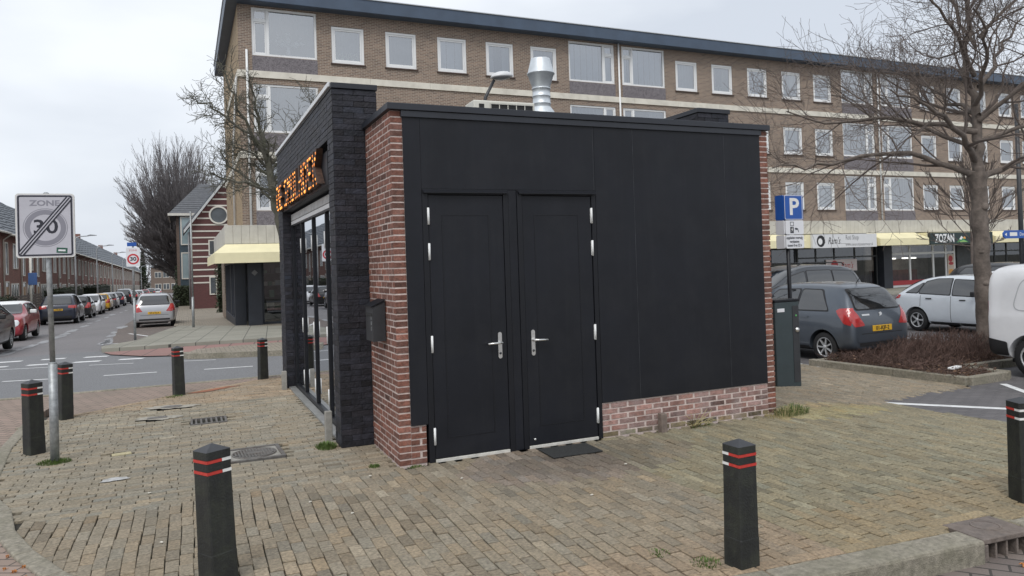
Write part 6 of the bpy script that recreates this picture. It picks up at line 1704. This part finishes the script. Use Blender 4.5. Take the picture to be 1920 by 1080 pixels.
# ------------------------------------------------------------------ bollards
M['bollard'] = mat('bollard', (0.014,0.0155,0.0148), 0.62, var=0.3, scale=9, bump=0.35, bscale=90, stain=0.6, stain_c=(0.045,0.052,0.032), stain_s=7, streak=0.45, streak_c=(0.05,0.055,0.042), streak_s=30)
M['bollard_cap'] = mat('bollard_cap', (0.033,0.035,0.040), 0.5, var=0.2, scale=12)
M['refl_red'] = mat('refl_red', (0.50,0.045,0.035), 0.35, var=0.15, scale=40)
M['refl_white'] = mat('refl_white', (0.72,0.72,0.70), 0.4, var=0.08, scale=40)
def make_bollard():
    e = empty('bollard', (0,0,0), 0, None, 'bollard', 'black bollards round the square')
    w0, w1, h = 0.072, 0.066, 0.70
    b = MB()
    prof = [(w0*1.0,-0.1),(w0,0.0),(w0*0.995,0.16),(w0*0.975,0.166),(w1*1.02,0.565),(w1*0.95,0.566),(w1*0.95,0.584),(w1*1.02,0.585),(w1*1.02,0.623),(w1*0.95,0.624),(w1*0.95,0.642),(w1*1.03,0.643),(w1*1.03,0.683)]
    vs = []; c = 0.007
    for w, z in prof:
        for sx, sy in ((1,1),(-1,1),(-1,-1),(1,-1)):
            ox, oy = (w, w-c) if sx*sy > 0 else (w-c, w)
            p1 = (sx*w, sy*(w-c)); p2 = (sx*(w-c), sy*w)
            vs += [(p1[0],p1[1],z),(p2[0],p2[1],z)] if sx*sy > 0 else [(p2[0],p2[1],z),(p1[0],p1[1],z)]
    n = 8
    fs = [(i*n+k, i*n+(k+1)%n, (i+1)*n+(k+1)%n, (i+1)*n+k) for i in range(len(prof)-1) for k in range(n)]
    b.add(vs, fs); b.build('post', M['bollard'], e)
    b = MB(); w = w1*1.03
    b.add([(w,w,0.683),(-w,w,0.683),(-w,-w,0.683),(w,-w,0.683),(0.006,0.006,0.713),(-0.006,0.006,0.713),(-0.006,-0.006,0.713),(0.006,-0.006,0.713)], [(0,1,5,4),(1,2,6,5),(2,3,7,6),(3,0,4,7),(4,5,6,7)])
    b.build('cap', M['bollard_cap'], e)
    r_ = MB(); q = MB()
    for z0, z1 in ((0.567,0.583),(0.625,0.641)):
        a = w1*0.951; t = 0.0035
        r_.box(-a-t,-a-t,z0,a+t,-a-0.0003,z1)                          # red face
        r_.box(-a-t,-a,z0,-a-0.0003,a*0.25,z1); r_.box(a+0.0003,-a,z0,a+t,a*0.25,z1)
        q.box(-a-t,a*0.25+0.001,z0,-a-0.0003,a+t,z1); q.box(a+0.0003,a*0.25+0.001,z0,a+t,a+t,z1)
        q.box(-a,a+0.0003,z0,a,a+t,z1)
    r_.build('red_reflector', M['refl_red'], e); q.build('white_reflector', M['refl_white'], e)
    return e
bol = make_bollard()
kids = {}
for q in bpy.data.objects:
    if q.parent: kids.setdefault(q.parent.name, []).append(q)
# red face is local -y; angle chosen per post
for k, (x, y, a, sc, lab) in enumerate([
    (-1.545,-1.86,R(-62),1.10,'nearest black bollard with its foot cut off by the lower picture edge'),
    (1.165,-3.09,R(4),1.0,'black bollard standing by the front kerb, red bands facing the kiosk corner side'),
    (3.59,-3.16,R(160),1.0,'black bollard with white bands cut off by the right picture edge'),
    (-3.10,2.50,R(-55),1.04,'black bollard immediately left of the zone sign post'),
    (-3.08,4.48,R(-60),1.0,'black bollard half hidden behind the zone sign post'),
    (-1.80,5.66,R(-75),1.0,'black bollard near the road edge with rusty paving at its foot'),
    (-0.55,6.62,R(-75),0.95,'black bollard next to the far end of the kiosk glass front')]):
    o = bol if k == 0 else copy_tree(bol, None, kids)
    o.location = (x, y, gz(x, y)); o.rotation_euler = (R((0.9,0.3,-0.5,0.8,-0.4,0.5,0)[k]),R((-1.6,0.4,0.3,-0.3,0.9,-0.7,0.5)[k]),a); o.scale = (sc,sc,sc); o['label'] = lab

# ------------------------------------------------------------------ traffic signs
M['sign_grey'] = mat('sign_grey', (0.47,0.47,0.52), 0.45, var=0.06, scale=9, stain=0.15)
M['sign_face'] = mat('sign_face', (0.70,0.71,0.74), 0.45, var=0.05)
M['sign_edge'] = mat('sign_edge', (0.62,0.62,0.60), 0.5, var=0.08)
M['sign_black'] = mat('sign_black', (0.018,0.02,0.032), 0.5, var=0)
M['sign_mid'] = mat('sign_mid', (0.23,0.23,0.27), 0.5, var=0)
M['sign_red'] = mat('sign_red', (0.50,0.03,0.04), 0.45, var=0.05)
M['sign_blue'] = mat('sign_blue', (0.012,0.085,0.36), 0.4, var=0.05)
def roundrect(x0, x1, z0, z1, r_, n=5):
    out = []
    for cx, cz, a0 in ((x1-r_,z1-r_,0),(x0+r_,z1-r_,PI/2),(x0+r_,z0+r_,PI),(x1-r_,z0+r_,1.5*PI)):
        for k in range(n+1): a = a0+PI/2*k/n; out.append((cx+r_*math.cos(a), cz+r_*math.sin(a)))
    return out
def frame_strip(mb, outer, inner, y, d, mi=0):
    n = len(outer)
    for i in range(n):
        j = (i+1)%n
        q = [(*outer[i],), (*outer[j],), (*inner[j],), (*inner[i],)]
        mb.extr([(p[0],y,p[1]) for p in q], (0,-d,0), mi)
def annulus(mb, cx, cz, r0_, r1_, y, d, mi=0, n=48):
    o = [(cx+r1_*math.cos(2*PI*k/n), cz+r1_*math.sin(2*PI*k/n)) for k in range(n)]
    i = [(cx+r0_*math.cos(2*PI*k/n), cz+r0_*math.sin(2*PI*k/n)) for k in range(n)]
    frame_strip(mb, o, i, y, d, mi)

zs_ = empty('zone_end_sign', (-2.85,1.95,0), R(-3), 'big grey square end of 30 zone sign on a galvanised post at the left', 'traffic sign')
b = MB(); b.tube([(0,0,-0.1),(0,0,0.94)], 0.039, 14); b.tube([(0,0,0.94),(0,0,0.955)], [0.039,0.027], 14); b.tube([(-0.0,0,0.955),(-0.022,0,2.575)], 0.024, 12); b.tube([(-0.022,0,2.575),(-0.022,0,2.583)], [0.022,0.012], 12); b.build('post', M['galv'], zs_)
cx, z0, z1, hw = -0.022, 1.955, 2.565, 0.242
b = MB(); b.extr([(x,-0.033,z) for x, z in roundrect(cx-hw,cx+hw,z0,z1,0.03)], (0,-0.022,0)); b.build('panel', M['sign_edge'], zs_)
t = MB()
t.extr([(x,-0.0553,z) for x, z in roundrect(cx-hw+0.012,cx+hw-0.012,z0+0.012,z1-0.012,0.022)], (0,-0.0008,0), 0)
frame_strip(t, roundrect(cx-hw+0.017,cx+hw-0.017,z0+0.017,z1-0.017,0.022), roundrect(cx-hw+0.032,cx+hw-0.032,z0+0.032,z1-0.032,0.012), -0.0563, 0.0008, 1)
put_text(t, 'ZONE', 0.072, (cx-0.002,-0.0565,z1-0.093), (1,0,0), (0,0,1), 0.0008, 3, width=1.25, offset=0.0022)
cz = z0+0.285
annulus(t, cx, cz, 0.178, 0.183, -0.0563, 0.0008, 2); annulus(t, cx, cz, 0.126, 0.170, -0.0563, 0.0008, 2)
put_text(t, '30', 0.185, (cx,-0.0566,cz+0.003), (1,0,0), (0,0,1), 0.0008, 1, width=1.15, offset=0.003)
d1 = Vector((2*hw-0.075, 0, z1-z0-0.075)).normalized(); nn = Vector((-d1.z,0,d1.x))
c0 = Vector((cx,-0.0580,(z0+z1)/2)); Lh = 0.336
t.extr([c0+d1*Lh+nn*0.028, c0-d1*Lh+nn*0.028, c0-d1*Lh-nn*0.028, c0+d1*Lh-nn*0.028], (0,-0.0004,0), 0)
for o_ in (-0.0225,0.0,0.0225):
    c1 = c0+nn*o_+Vector((0,-0.0005,0)); t.extr([c1+d1*Lh+nn*0.0062, c1-d1*Lh+nn*0.0062, c1-d1*Lh-nn*0.0062, c1+d1*Lh-nn*0.0062], (0,-0.0006,0), 1)
t.build('sign_face', [M['sign_grey'],M['sign_black'],M['sign_mid'],M['sign_mid']], zs_)
b = MB()
for z in (z0+0.10,z1-0.10): b.cbox(cx-0.06,-0.032,z-0.015,cx+0.06,0.034,z+0.015,0.006)
b.build('bracket', M['galv'], zs_)
b = MB(); b.extr([(cx+0.085,-0.0566,z0+0.045),(cx+0.175,-0.0566,z0+0.038),(cx+0.178,-0.0566,z0+0.088),(cx+0.088,-0.0566,z0+0.095)], (0,-0.0006,0)); st_ = b.build('sticker', mat('sticker', (0.02,0.09,0.06), 0.5, var=0.5, scale=60), zs_)
b = MB(); b.extr([(cx+0.10,-0.0574,z0+0.060),(cx+0.160,-0.0574,z0+0.056),(cx+0.162,-0.0574,z0+0.072),(cx+0.102,-0.0574,z0+0.076)], (0,-0.0004,0)); b.build('sticker_mark', M['sign_face'], st_)

fz = empty('zone_start_sign', (-3.13,19.9,gz(-3.13,19.9)+0.05), 0, 'white 30 zone sign with red ring and small blue plate across the road', 'traffic sign')
b = MB(); b.tube([(0,0,-0.1),(0,0,1.3)], 0.038, 10); b.tube([(0,0,1.3),(0,0,3.05)], 0.026, 10); b.build('post', M['galv'], fz)
b = MB(); b.extr([(x,-0.03,z) for x, z in roundrect(-0.19,0.19,2.27,2.86,0.03)], (0,-0.025,0)); b.build('panel', M['sign_face'], fz)
t = MB(); annulus(t, 0, 2.50, 0.115, 0.165, -0.0553, 0.001, 0); put_text(t, '30', 0.165, (0,-0.0555,2.50), (1,0,0), (0,0,1), 0.001, 1, width=1.1, offset=0.006); put_text(t, 'ZONE', 0.075, (0,-0.0555,2.77), (1,0,0), (0,0,1), 0.001, 0, width=1.1)
t.build('sign_face', [M['sign_red'],M['sign_black']], fz)
b = MB(); b.cbox(-0.16,-0.05,2.90,0.10,-0.03,3.02,0.004); b.build('blue_plate', M['sign_blue'], fz)

# charging and parking sign with its triple boards
ps = empty('parking_sign', (6.42,1.98,gz(6.42,1.98)), 0, 'blue P parking sign with white charging plates on a dark pole', 'parking sign')
zo = 0.117
b = MB(); b.tube([(0,0,-0.1),(-0.015,0,2.30+zo)], 0.030, 12); b.build('pole', M['black_trim'], ps)
def board(z0, z1, m, x0=-0.09, x1=0.255, dep=0.16):
    b = MB()
    b.extr([(x,-0.035,z) for x, z in roundrect(x0,x1,z0,z1,0.022)], (0,-0.018,0))
    b.extr([(x0-0.002,-0.034+yy,z) for yy, z in roundrect(0.0,dep,z0,z1,0.02)], (-0.016,0,0))
    b.extr([(x,-0.035+dep+0.01,z) for x, z in roundrect(x0,x1,z0,z1,0.022)], (0,0.016,0))
    return b.build('board', m, ps)
bb1 = board(2.27+zo,2.635+zo,M['sign_blue']); bb2 = board(2.055+zo,2.262+zo,M['sign_face']); bb3 = board(1.85+zo,2.047+zo,M['sign_face'])
yf = -0.0535
t = MB()
frame_strip(t, roundrect(-0.100,0.240,2.275+zo,2.630+zo,0.018), roundrect(-0.093,0.233,2.282+zo,2.623+zo,0.014), yf, 0.001, 0)
put_text(t, 'P', 0.345, (0.078,yf-0.001,2.452+zo), (1,0,0), (0,0,1), 0.001, 0, width=1.1, offset=0.008)
t.build('sign_letter', [M['refl_white']], bb1)
t = MB()
def R4(x0,z0,x1,z1,mi=0,yy=yf): t.extr([(x0,yy,z0),(x1,yy,z0),(x1,yy,z1),(x0,yy,z1)], (0,-0.001,0), mi)
zz = 2.055+zo
frame_strip(t, [(-0.005,zz+0.125),(0.065,zz+0.125),(0.065,zz+0.185),(-0.005,zz+0.185)], [(0.003,zz+0.133),(0.057,zz+0.133),(0.057,zz+0.177),(0.003,zz+0.177)], yf, 0.001, 0)
R4(-0.005,zz+0.02,0.060,zz+0.112); t.extr([(0.030,yf-0.0012,zz+0.10),(0.014,yf-0.0012,zz+0.065),(0.028,yf-0.0012,zz+0.065),(0.018,yf-0.0012,zz+0.03),(0.045,yf-0.0012,zz+0.075),(0.030,yf-0.0012,zz+0.075),(0.042,yf-0.0012,zz+0.10)], (0,-0.0008,0), 1)
t.extr([(0.078,yf,zz+0.085),(0.10,yf,zz+0.098),(0.145,yf,zz+0.085),(0.158,yf,zz+0.03),(0.148,yf,zz+0.03),(0.137,yf,zz+0.070),(0.10,yf,zz+0.064)], (0,-0.001,0), 0)
t.build('pictogram', [M['sign_black'],M['refl_white']], bb2)
t = MB()
for k, s in enumerate(('opgeladen voertuig','verplaatsen','tussen 8 en 22 h')): put_text(t, s, 0.054, (0.07,yf-0.0005,2.047+zo-0.042-k*0.056), (1,0,0), (0,0,1), 0.001, 0, width=0.75, offset=0.0012)
t.build('lettering', [M['sign_black']], bb3)

# parking meter / charging cabinet
pm_ = empty('charging_cabinet', (5.96,1.72,gz(5.96,1.72)), 0, 'dark green metal cabinet with small sticker and lock beside the parking sign', 'cabinet')
cabm = mat('cabinet', (0.035,0.05,0.055), 0.45, var=0.15, scale=5, stain=0.2)
b = MB(); b.cbox(-0.22,-0.15,-0.05,0.22,0.15,1.18,0.012); b.build('housing', cabm, pm_)
b = MB(); b.cbox(-0.23,-0.16,1.181,0.23,0.16,1.215,0.008); b.build('lid', M['black_trim'], pm_)
b = MB(); b.cbox(0.09,-0.156,0.05,0.205,-0.1505,1.12,0.003); b.build('door_strip', M['dark_metal'], pm_)
b = MB(); b.cbox(-0.18,-0.155,1.04,-0.05,-0.1505,1.09,0.002); b.build('sticker', M['sign_face'], pm_)
b = MB(); b.lathe([(0,-0.180),(0.03,-0.176),(0.036,-0.1505)], 16, 0.165, 0.78, axis='y'); b.build('lock', M['steel'], pm_)
b = MB(); b.lathe([(0,-0.160),(0.014,-0.158),(0.014,-0.1505)], 10, 0.155, 0.98, axis='y'); b.build('green_mark', mat('green_mark', (0.10,0.45,0.12), 0.4, var=0), pm_)

# street name sign on a lamp post, far right
sp = empty('street_name_sign', (21.35,8.0,gz(21.3,8)), 0, 'blue street name sign with white letters on a dark post at the right edge', 'street sign')
b = MB(); b.tube([(0,0,-0.1),(0,0,6.5)], [0.08,0.055], 10); b.build('pole', M['dark_metal'], sp)
b = MB(); b.extr([(-1.02,-0.09,2.50),(-0.92,-0.09,2.42),(0.55,-0.09,2.42),(0.55,-0.09,2.66),(-0.92,-0.09,2.66),(-1.02,-0.09,2.58)], (0,-0.03,0)); s = b.build('name_plate', M['sign_blue'], sp)
t = MB(); t.extr([(-0.72,-0.1205,2.49),(-0.38,-0.1205,2.49),(-0.38,-0.1205,2.60),(-0.72,-0.1205,2.60)], (0,-0.002,0)); put_text(t, 'Dorpsstraat', 0.145, (0.07,-0.121,2.54), (1,0,0), (0,0,1), 0.002, 0, width=0.95); t.extr([(-0.95,-0.1205,2.54),(-0.86,-0.1205,2.49),(-0.86,-0.1205,2.59)], (0,-0.002,0))
t.build('lettering', [M['refl_white']], s)

# lamp behind the kiosk
bl = empty('street_lamp', (5.55,12.0,gz(5.5,12)), 0, 'street lamp with a pale oval head rising behind the kiosk roof', 'street lamp')
b = MB(); b.tube([(-0.25,0,-0.1),(-0.15,0,3.0),(-0.02,0,5.6),(0.12,0,6.3),(0.38,0,6.78)], [0.08,0.07,0.05,0.045,0.04], 8); b.build('pole', M['dark_metal'], bl)
b = MB(); 
hd_ = []
for (r_, z) in ((0.0,0.15),(0.12,0.14),(0.20,0.09),(0.235,0.02),(0.23,0.0),(0.20,-0.015)): hd_.append((r_, z))
b.lathe(hd_, 18); b.v = [(0.60+x*1.35+z*0.15, y, 6.87+z+x*0.12) for x, y, z in b.v]; b.build('lamp_head', mat('lamp_head', (0.60,0.61,0.62), 0.4, var=0.08), bl)
b = MB(); b.lathe([(0.20,-0.016),(0.16,-0.05),(0.0,-0.07)], 18); b.v = [(0.60+x*1.3, y, 6.87+z+x*0.12) for x, y, z in b.v]; b.build('lamp_lens', mat('lamp_lens', (0.2,0.21,0.22), 0.2, var=0.1), bl)

# pavement post across the road
pp2 = empty('signpost', (-1.42,26.2,gz(-1.4,26.2)+0.05), 0, 'plain grey steel post on the pavement before the striped house', 'post')
b = MB(); b.tube([(0,0,-0.1),(0,0,1.2)], 0.05, 10); b.tube([(0,0,1.2),(0,0,4.6)], 0.035, 10); b.build('pole', M['galv'], pp2)

# ------------------------------------------------------------------ covers, grates, mats
iron = mat('cast_iron', (0.15,0.143,0.135), 0.6, metal=0.3, var=0.3, scale=20, bump=0.4, stain=0.5, stain_c=(0.12,0.085,0.06), stain_s=6)
hc = empty('manhole_cover', (-1.11,1.27,0), R(2), 'round ribbed manhole cover in a square iron frame behind the nearest bollard', 'manhole cover')
b = MB()
for q in ((-0.26,-0.27,0.26,-0.235),(-0.26,0.235,0.26,0.27),(-0.26,-0.234,-0.225,0.234),(0.225,-0.234,0.26,0.234)): b.cbox(q[0],q[1],-0.06,q[2],q[3],0.008,0.004)
b.build('frame', iron, hc)
b = MB(); b.box(-0.224,-0.233,-0.06,0.224,0.233,-0.004); b.build('frame_fill', M['concrete'], hc)
b = MB(); b.lathe([(0.205,-0.003),(0.205,0.006),(0.19,0.006),(0.19,0.002),(0,0.002)], 32)
for k in range(-6,7):
    x = k*0.028; h = math.sqrt(max(0,0.18**2-x*x))
    if abs(k) < 3: b.cbox(x-0.008,-h,0.0025,x+0.008,-0.06,0.009,0.002); b.cbox(x-0.008,0.06,0.0025,x+0.008,h,0.009,0.002)
    elif h > 0.02: b.cbox(x-0.008,-h,0.0025,x+0.008,h,0.009,0.002)
b.cbox(-0.07,-0.045,0.0025,0.07,0.045,0.008,0.003)
b.build('lid', iron, hc)
gt = empty('drain_grate', (-1.46,3.32,0), R(0), 'small slotted drain grate set in the paving left of the kiosk', 'drain')
b = MB()
for q in ((-0.20,-0.19,0.20,-0.165),(-0.20,0.165,0.20,0.19),(-0.20,-0.164,-0.175,0.164),(0.175,-0.164,0.20,0.164)): b.cbox(q[0],q[1],-0.05,q[2],q[3],0.004,0.003)
for k in range(6): b.cbox(-0.15+k*0.056,-0.163,-0.03,-0.128+k*0.056,0.163,-0.002,0.002)
b.build('grate', iron, gt)
b = MB(); b.box(-0.174,-0.163,-0.12,0.174,0.163,-0.08); b.build('shaft', M['rubber'], gt)
vc = empty('valve_cover', (-2.29,1.965,0), R(8), 'small yellowish valve cover tile right of the zone sign post', 'valve cover')
b = MB(); b.cbox(-0.085,-0.05,-0.04,0.085,0.05,0.004,0.004); b.build('tile', mat('valve_tile', (0.42,0.37,0.22), 0.7, var=0.25, scale=30, stain=0.4), vc)
for x, y, lab in ((-2.03,3.84,'small dark rectangular utility cover in the nearer cement patch'),(-1.88,4.58,'small dark oval utility cover in the farther cement patch')):
    b = MB()
    if x < -2: b.cbox(-0.11,-0.05,-0.03,0.11,0.05,0.010,0.003)
    else: b.lathe([(0.13,-0.03),(0.13,0.009),(0.115,0.012),(0,0.010)], 24); b.v = [(q[0],q[1]*0.62,q[2]) for q in b.v]
    o = b.build('utility_cover', iron, loc=(x,y,0)); tag(o, lab, 'utility cover', 'utility covers in cement patches')
dm = MB(); dm.cbox(-0.25,-0.18,0.0,0.25,0.18,0.009,0.003)
o = dm.build('door_mat', mat('mat_rubber', (0.028,0.030,0.030), 0.9, var=0.3, scale=60, bump=0.6, bscale=200), loc=(1.53,-0.285,0.003), rz=R(-2)); tag(o, 'dark rubber door mat before the right-hand kiosk door', 'door mat')
# kerb gully
gl = empty('kerb_gully', (2.86,-3.375,0), R(-4.5), 'cast kerb gully with barred inlet in the front kerb', 'gully')
gm = mat('gully_iron', (0.15,0.125,0.11), 0.7, var=0.3, scale=16, bump=0.5, stain=0.5, stain_c=(0.16,0.12,0.09), stain_s=5)
b = MB(); b.cbox(-0.205,-0.15,-0.03,0.205,0.145,0.003,0.006); b.lathe([(0.09,0.0032),(0.09,0.007),(0.078,0.007),(0.078,0.0032)], 24, 0.02, 0.02); b.build('lid', gm, gl)
b = MB(); b.cbox(-0.205,-0.15,-0.3,-0.165,0.0,-0.032,0.006); b.cbox(0.165,-0.15,-0.3,0.205,0.0,-0.032,0.006)
for k in range(3): b.cbox(-0.09+k*0.09-0.008,-0.14,-0.3,-0.09+k*0.09+0.008,-0.07,-0.032,0.004)
b.build('inlet_bars', gm, gl)
b = MB(); b.box(-0.16,0.0,-0.3,0.16,0.02,-0.04); b.build('shaft', M['rubber'], gl)

# ------------------------------------------------------------------ small plants
M['grass'] = mat('grass', (0.085,0.135,0.03), 0.7, var=0.4, scale=20)
M['dry_grass'] = mat('dry_grass', (0.36,0.31,0.16), 0.8, var=0.25, scale=12)
def tuft(x, y, r_, n, h, m, label, cat='grass tuft', seed=1, flat=0.0, ry=None):
    rg = random.Random(seed); mb = MB(); ry = ry or r_
    for _ in range(n):
        a = rg.uniform(0,2*PI); q = math.sqrt(rg.random())
        p = Vector((r_*q*math.cos(a), ry*q*math.sin(a), -0.005)); hh = h*rg.uniform(0.5,1.2)*(1.1-0.6*q)
        out = Vector((math.cos(a),math.sin(a),0))*rg.uniform(0.1,0.9)*hh*(0.7+flat); w = rg.uniform(0.0018,0.004)
        sd = Vector((-math.sin(a+rg.uniform(-1,1)),math.cos(a),0))*w
        m_ = p+out*0.45+Vector((0,0,hh*0.75)); e = p+out+Vector((0,0,hh*(0.9-flat*0.6)))
        mb.add([p-sd,p+sd,m_+sd*0.8,m_-sd*0.8,e], [(0,1,2,3),(3,2,4)])
    o = mb.build('grass_tuft', m, loc=(x,y,gz(x,y)), recalc=False)
    return tag(o, label, cat, 'weeds growing between the pavers')
tuft(-2.85,1.93,0.15,520,0.05,M['grass'],'low green grass ring round the foot of the zone sign post',seed=2,ry=0.11)
tuft(-0.45,1.13,0.10,420,0.07,M['grass'],'green grass tuft at the near guard post of the glass front',seed=3,ry=0.13)
tuft(-0.20,0.14,0.05,120,0.04,M['grass'],'tiny green tuft in the joint left of the brick corner',seed=4)
tuft(0.12,-0.06,0.08,120,0.025,M['grass'],'thin moss line at the foot of the brick corner',seed=5,ry=0.03)
tuft(4.38,-0.12,0.22,420,0.13,M['grass'],'green weeds at the right end of the brick plinth',seed=6,ry=0.13)
tuft(4.25,-0.16,0.26,160,0.15,M['dry_grass'],'dry yellow weeds at the right end of the brick plinth',seed=7,ry=0.12,flat=0.3)
tuft(3.18,-0.10,0.15,60,0.05,M['grass'],'short green weeds under the dry stalks at the plinth',seed=8,ry=0.06)
tuft(1.00,-2.98,0.09,160,0.03,M['grass'],'green moss at the foot of the bollard by the front kerb',seed=9)
tuft(-1.86,5.5,0.16,120,0.04,M['grass'],'thin grass at the foot of the bollard near the road edge',seed=10,ry=0.08)
tuft(0.85,-2.72,0.07,90,0.02,M['grass'],'mossy gap in the paving left of the kerb bollard',seed=11)
rg = random.Random(14); mb = MB()
for _ in range(26):
    a = rg.uniform(0.2,PI-0.2); L = rg.uniform(0.10,0.28); p = Vector((rg.uniform(-0.1,0.1),rg.uniform(-0.03,0.03),0))
    e = p+Vector((math.cos(a)*L, -rg.uniform(0.0,0.12), math.sin(a)*L*0.8)); mb.tube([p,(p+e)/2+Vector((0,0,rg.uniform(0,0.04))),e], [0.004,0.0035,0.002], 4)
o = mb.build('dry_weed', M['dry_grass'], loc=(3.13,-0.08,0.0)); tag(o, 'clump of dry pale stalks against the middle of the brick plinth', 'dry weed')

# ------------------------------------------------------------------ brown ground cover of the planter
soil = sheet('planter_soil', [(9.10,4.12),(9.14,3.7),(9.33,1.36),(10.18,1.38),(10.2,2.24),(16.4,2.24),(16.4,4.12)], 0.08, mat('soil', (0.07,0.05,0.04), 0.95, var=0.4, scale=8), 1.0)
rg = random.Random(77); mb = MB(); lf = MB()
def bedpoint():
    while True:
        x, y = rg.uniform(9.15,16.3), rg.uniform(1.4,4.1)
        if x > 10.15 and y < 2.28: continue
        return x, y
for _ in range(5200):
    x, y = bedpoint()
    if rg.random() < (x-11)*0.2: continue
    if y < 1.4+rg.random()*0.75 and rg.random() < 0.6: continue
    hump = 0.10+0.42*math.exp(-((x-11.2)/1.6)**2)*math.exp(-((y-3.0)/1.1)**2)
    p = Vector((x,y,gz(x,y)+0.08)); h = hump*rg.uniform(0.4,1.15); a = rg.uniform(0,2*PI); l_ = rg.uniform(0.05,0.24)
    m_ = p+Vector((math.cos(a)*l_*0.3, math.sin(a)*l_*0.3, h*0.7)); e = p+Vector((math.cos(a)*l_, math.sin(a)*l_, h))
    e2 = m_+Vector((rg.uniform(-.08,.08),rg.uniform(-.08,.08),h*0.3))
    mb.tube([p,m_,e], [0.0045,0.004,0.0025], 3, 0, False, False); mb.tube([m_,e2], [0.0035,0.002], 3, 0, False, False)
o = mb.build('dry_ground_cover', mat('brown_twigs', (0.115,0.072,0.059), 0.9, var=0.5, scale=5), recalc=False); o['kind'] = 'stuff'
for _ in range(5200):
    x, y = bedpoint(); lf_z = gz(x,y)+0.09+rg.random()**2*0.12
    lf_n = (x,y,lf_z); leaf_cloud(lf, [lf_n], 0.028, rg)
o = lf.build('dead_leaves', mat('dead_leaf', (0.15,0.092,0.06), 0.9, var=0.6, scale=9), recalc=False); o['kind'] = 'stuff'
b = MB(); b.cbox(-0.16,-0.05,0,0.16,0.05,0.035,0.01); o = b.build('paper_litter', M['white_paint'], loc=(9.62,1.75,gz(9.6,1.75)+0.16), rz=R(15)); tag(o, 'scrap of white litter lying in the brown planting', 'litter')

# fallen leaves along the gutter in front
lm_ = mat('autumn_leaf', (0.42,0.17,0.05), 0.8, var=0.3, scale=60)
def leaf(x, y, s, a, z, label, name='fallen_leaf'):
    mb = MB(); pts = []
    n = 7
    for k in range(2*n):
        t = 2*PI*k/(2*n)+PI/2; r_ = s*(1.0 if k % 2 == 0 else 0.48)*(0.75+0.25*math.sin(t))
        pts.append((r_*math.cos(t)*0.8, r_*math.sin(t), 0.012*math.sin(k*2.1)+0.006))
    mb.add([(0,0,0.014)]+pts, [(0,1+k,1+(k+1)%(2*n)) for k in range(2*n)])
    mb.tube([(0,-s*0.5,0.006),(0.004,-s*1.2,0.004)], 0.0012, 4)
    o = mb.build(name, lm_, loc=(x,y,z), rz=a, recalc=False); return tag(o, label, 'leaf', 'fallen autumn leaves')
leaf(2.0,-3.66,0.055,R(20),-0.122,'largest orange autumn leaf on the road below the front kerb')
leaf(2.22,-3.64,0.038,R(140),-0.123,'orange leaf just right of the largest one below the kerb')
leaf(2.78,-3.66,0.036,R(60),-0.123,'pale orange leaf before the bars of the kerb gully')
leaf(2.93,-3.66,0.026,R(200),-0.124,'small yellowish leaf at the right side of the gully bars')
for q, (x, y) in enumerate([(-2.72,-0.98),(-2.66,-1.06),(-2.80,-0.80),(-2.75,-0.74),(-2.58,-1.2),(-2.62,-1.0)]):
    leaf(x, y, rg.uniform(0.015,0.026), rg.uniform(0,6), -0.012, 'small dry leaf lying beside the edging band at lower left')
# scraps on the pavers
cm = mat('crumb', (0.6,0.57,0.5), 0.8, var=0.1)
rg = random.Random(8)
for x, y in ((-0.63,-1.05),(-0.30,-0.15),(-1.98,0.30),(-1.86,-1.0),(1.05,-1.55),(0.35,-0.62),(1.72,-0.95),(-0.86,-0.62)):
    b = MB(); b.cbox(-0.012,-0.007,0,0.012,0.007,0.008,0.003); o = b.build('paper_scrap', cm, loc=(x,y,0.002), rz=rg.uniform(0,3)); tag(o, 'tiny pale scrap of paper lying on the pavers', 'litter', 'scraps of paper on the square')

# ------------------------------------------------------------------ bases: every thing's empty sits at its foot
def rebase(e):
    if e.type != 'EMPTY' or e.parent or e.location.length > 1e-6: return
    ch = [q for q in bpy.data.objects if q.parent == e]
    pts = [v.co for q in ch for v in q.data.vertices]
    if not pts: return
    zmin = min(p.z for p in pts); low_ = [p for p in pts if p.z < zmin+0.4]
    c = Vector((sum(p.x for p in low_)/len(low_), sum(p.y for p in low_)/len(low_), zmin))
    e.location = c
    for q in ch: q.matrix_parent_inverse = Matrix.Translation(-c)
for e in [q for q in bpy.data.objects if q.type == 'EMPTY' and q is not kiosk]: rebase(e)
tr.location.x += TREE_SHIFT
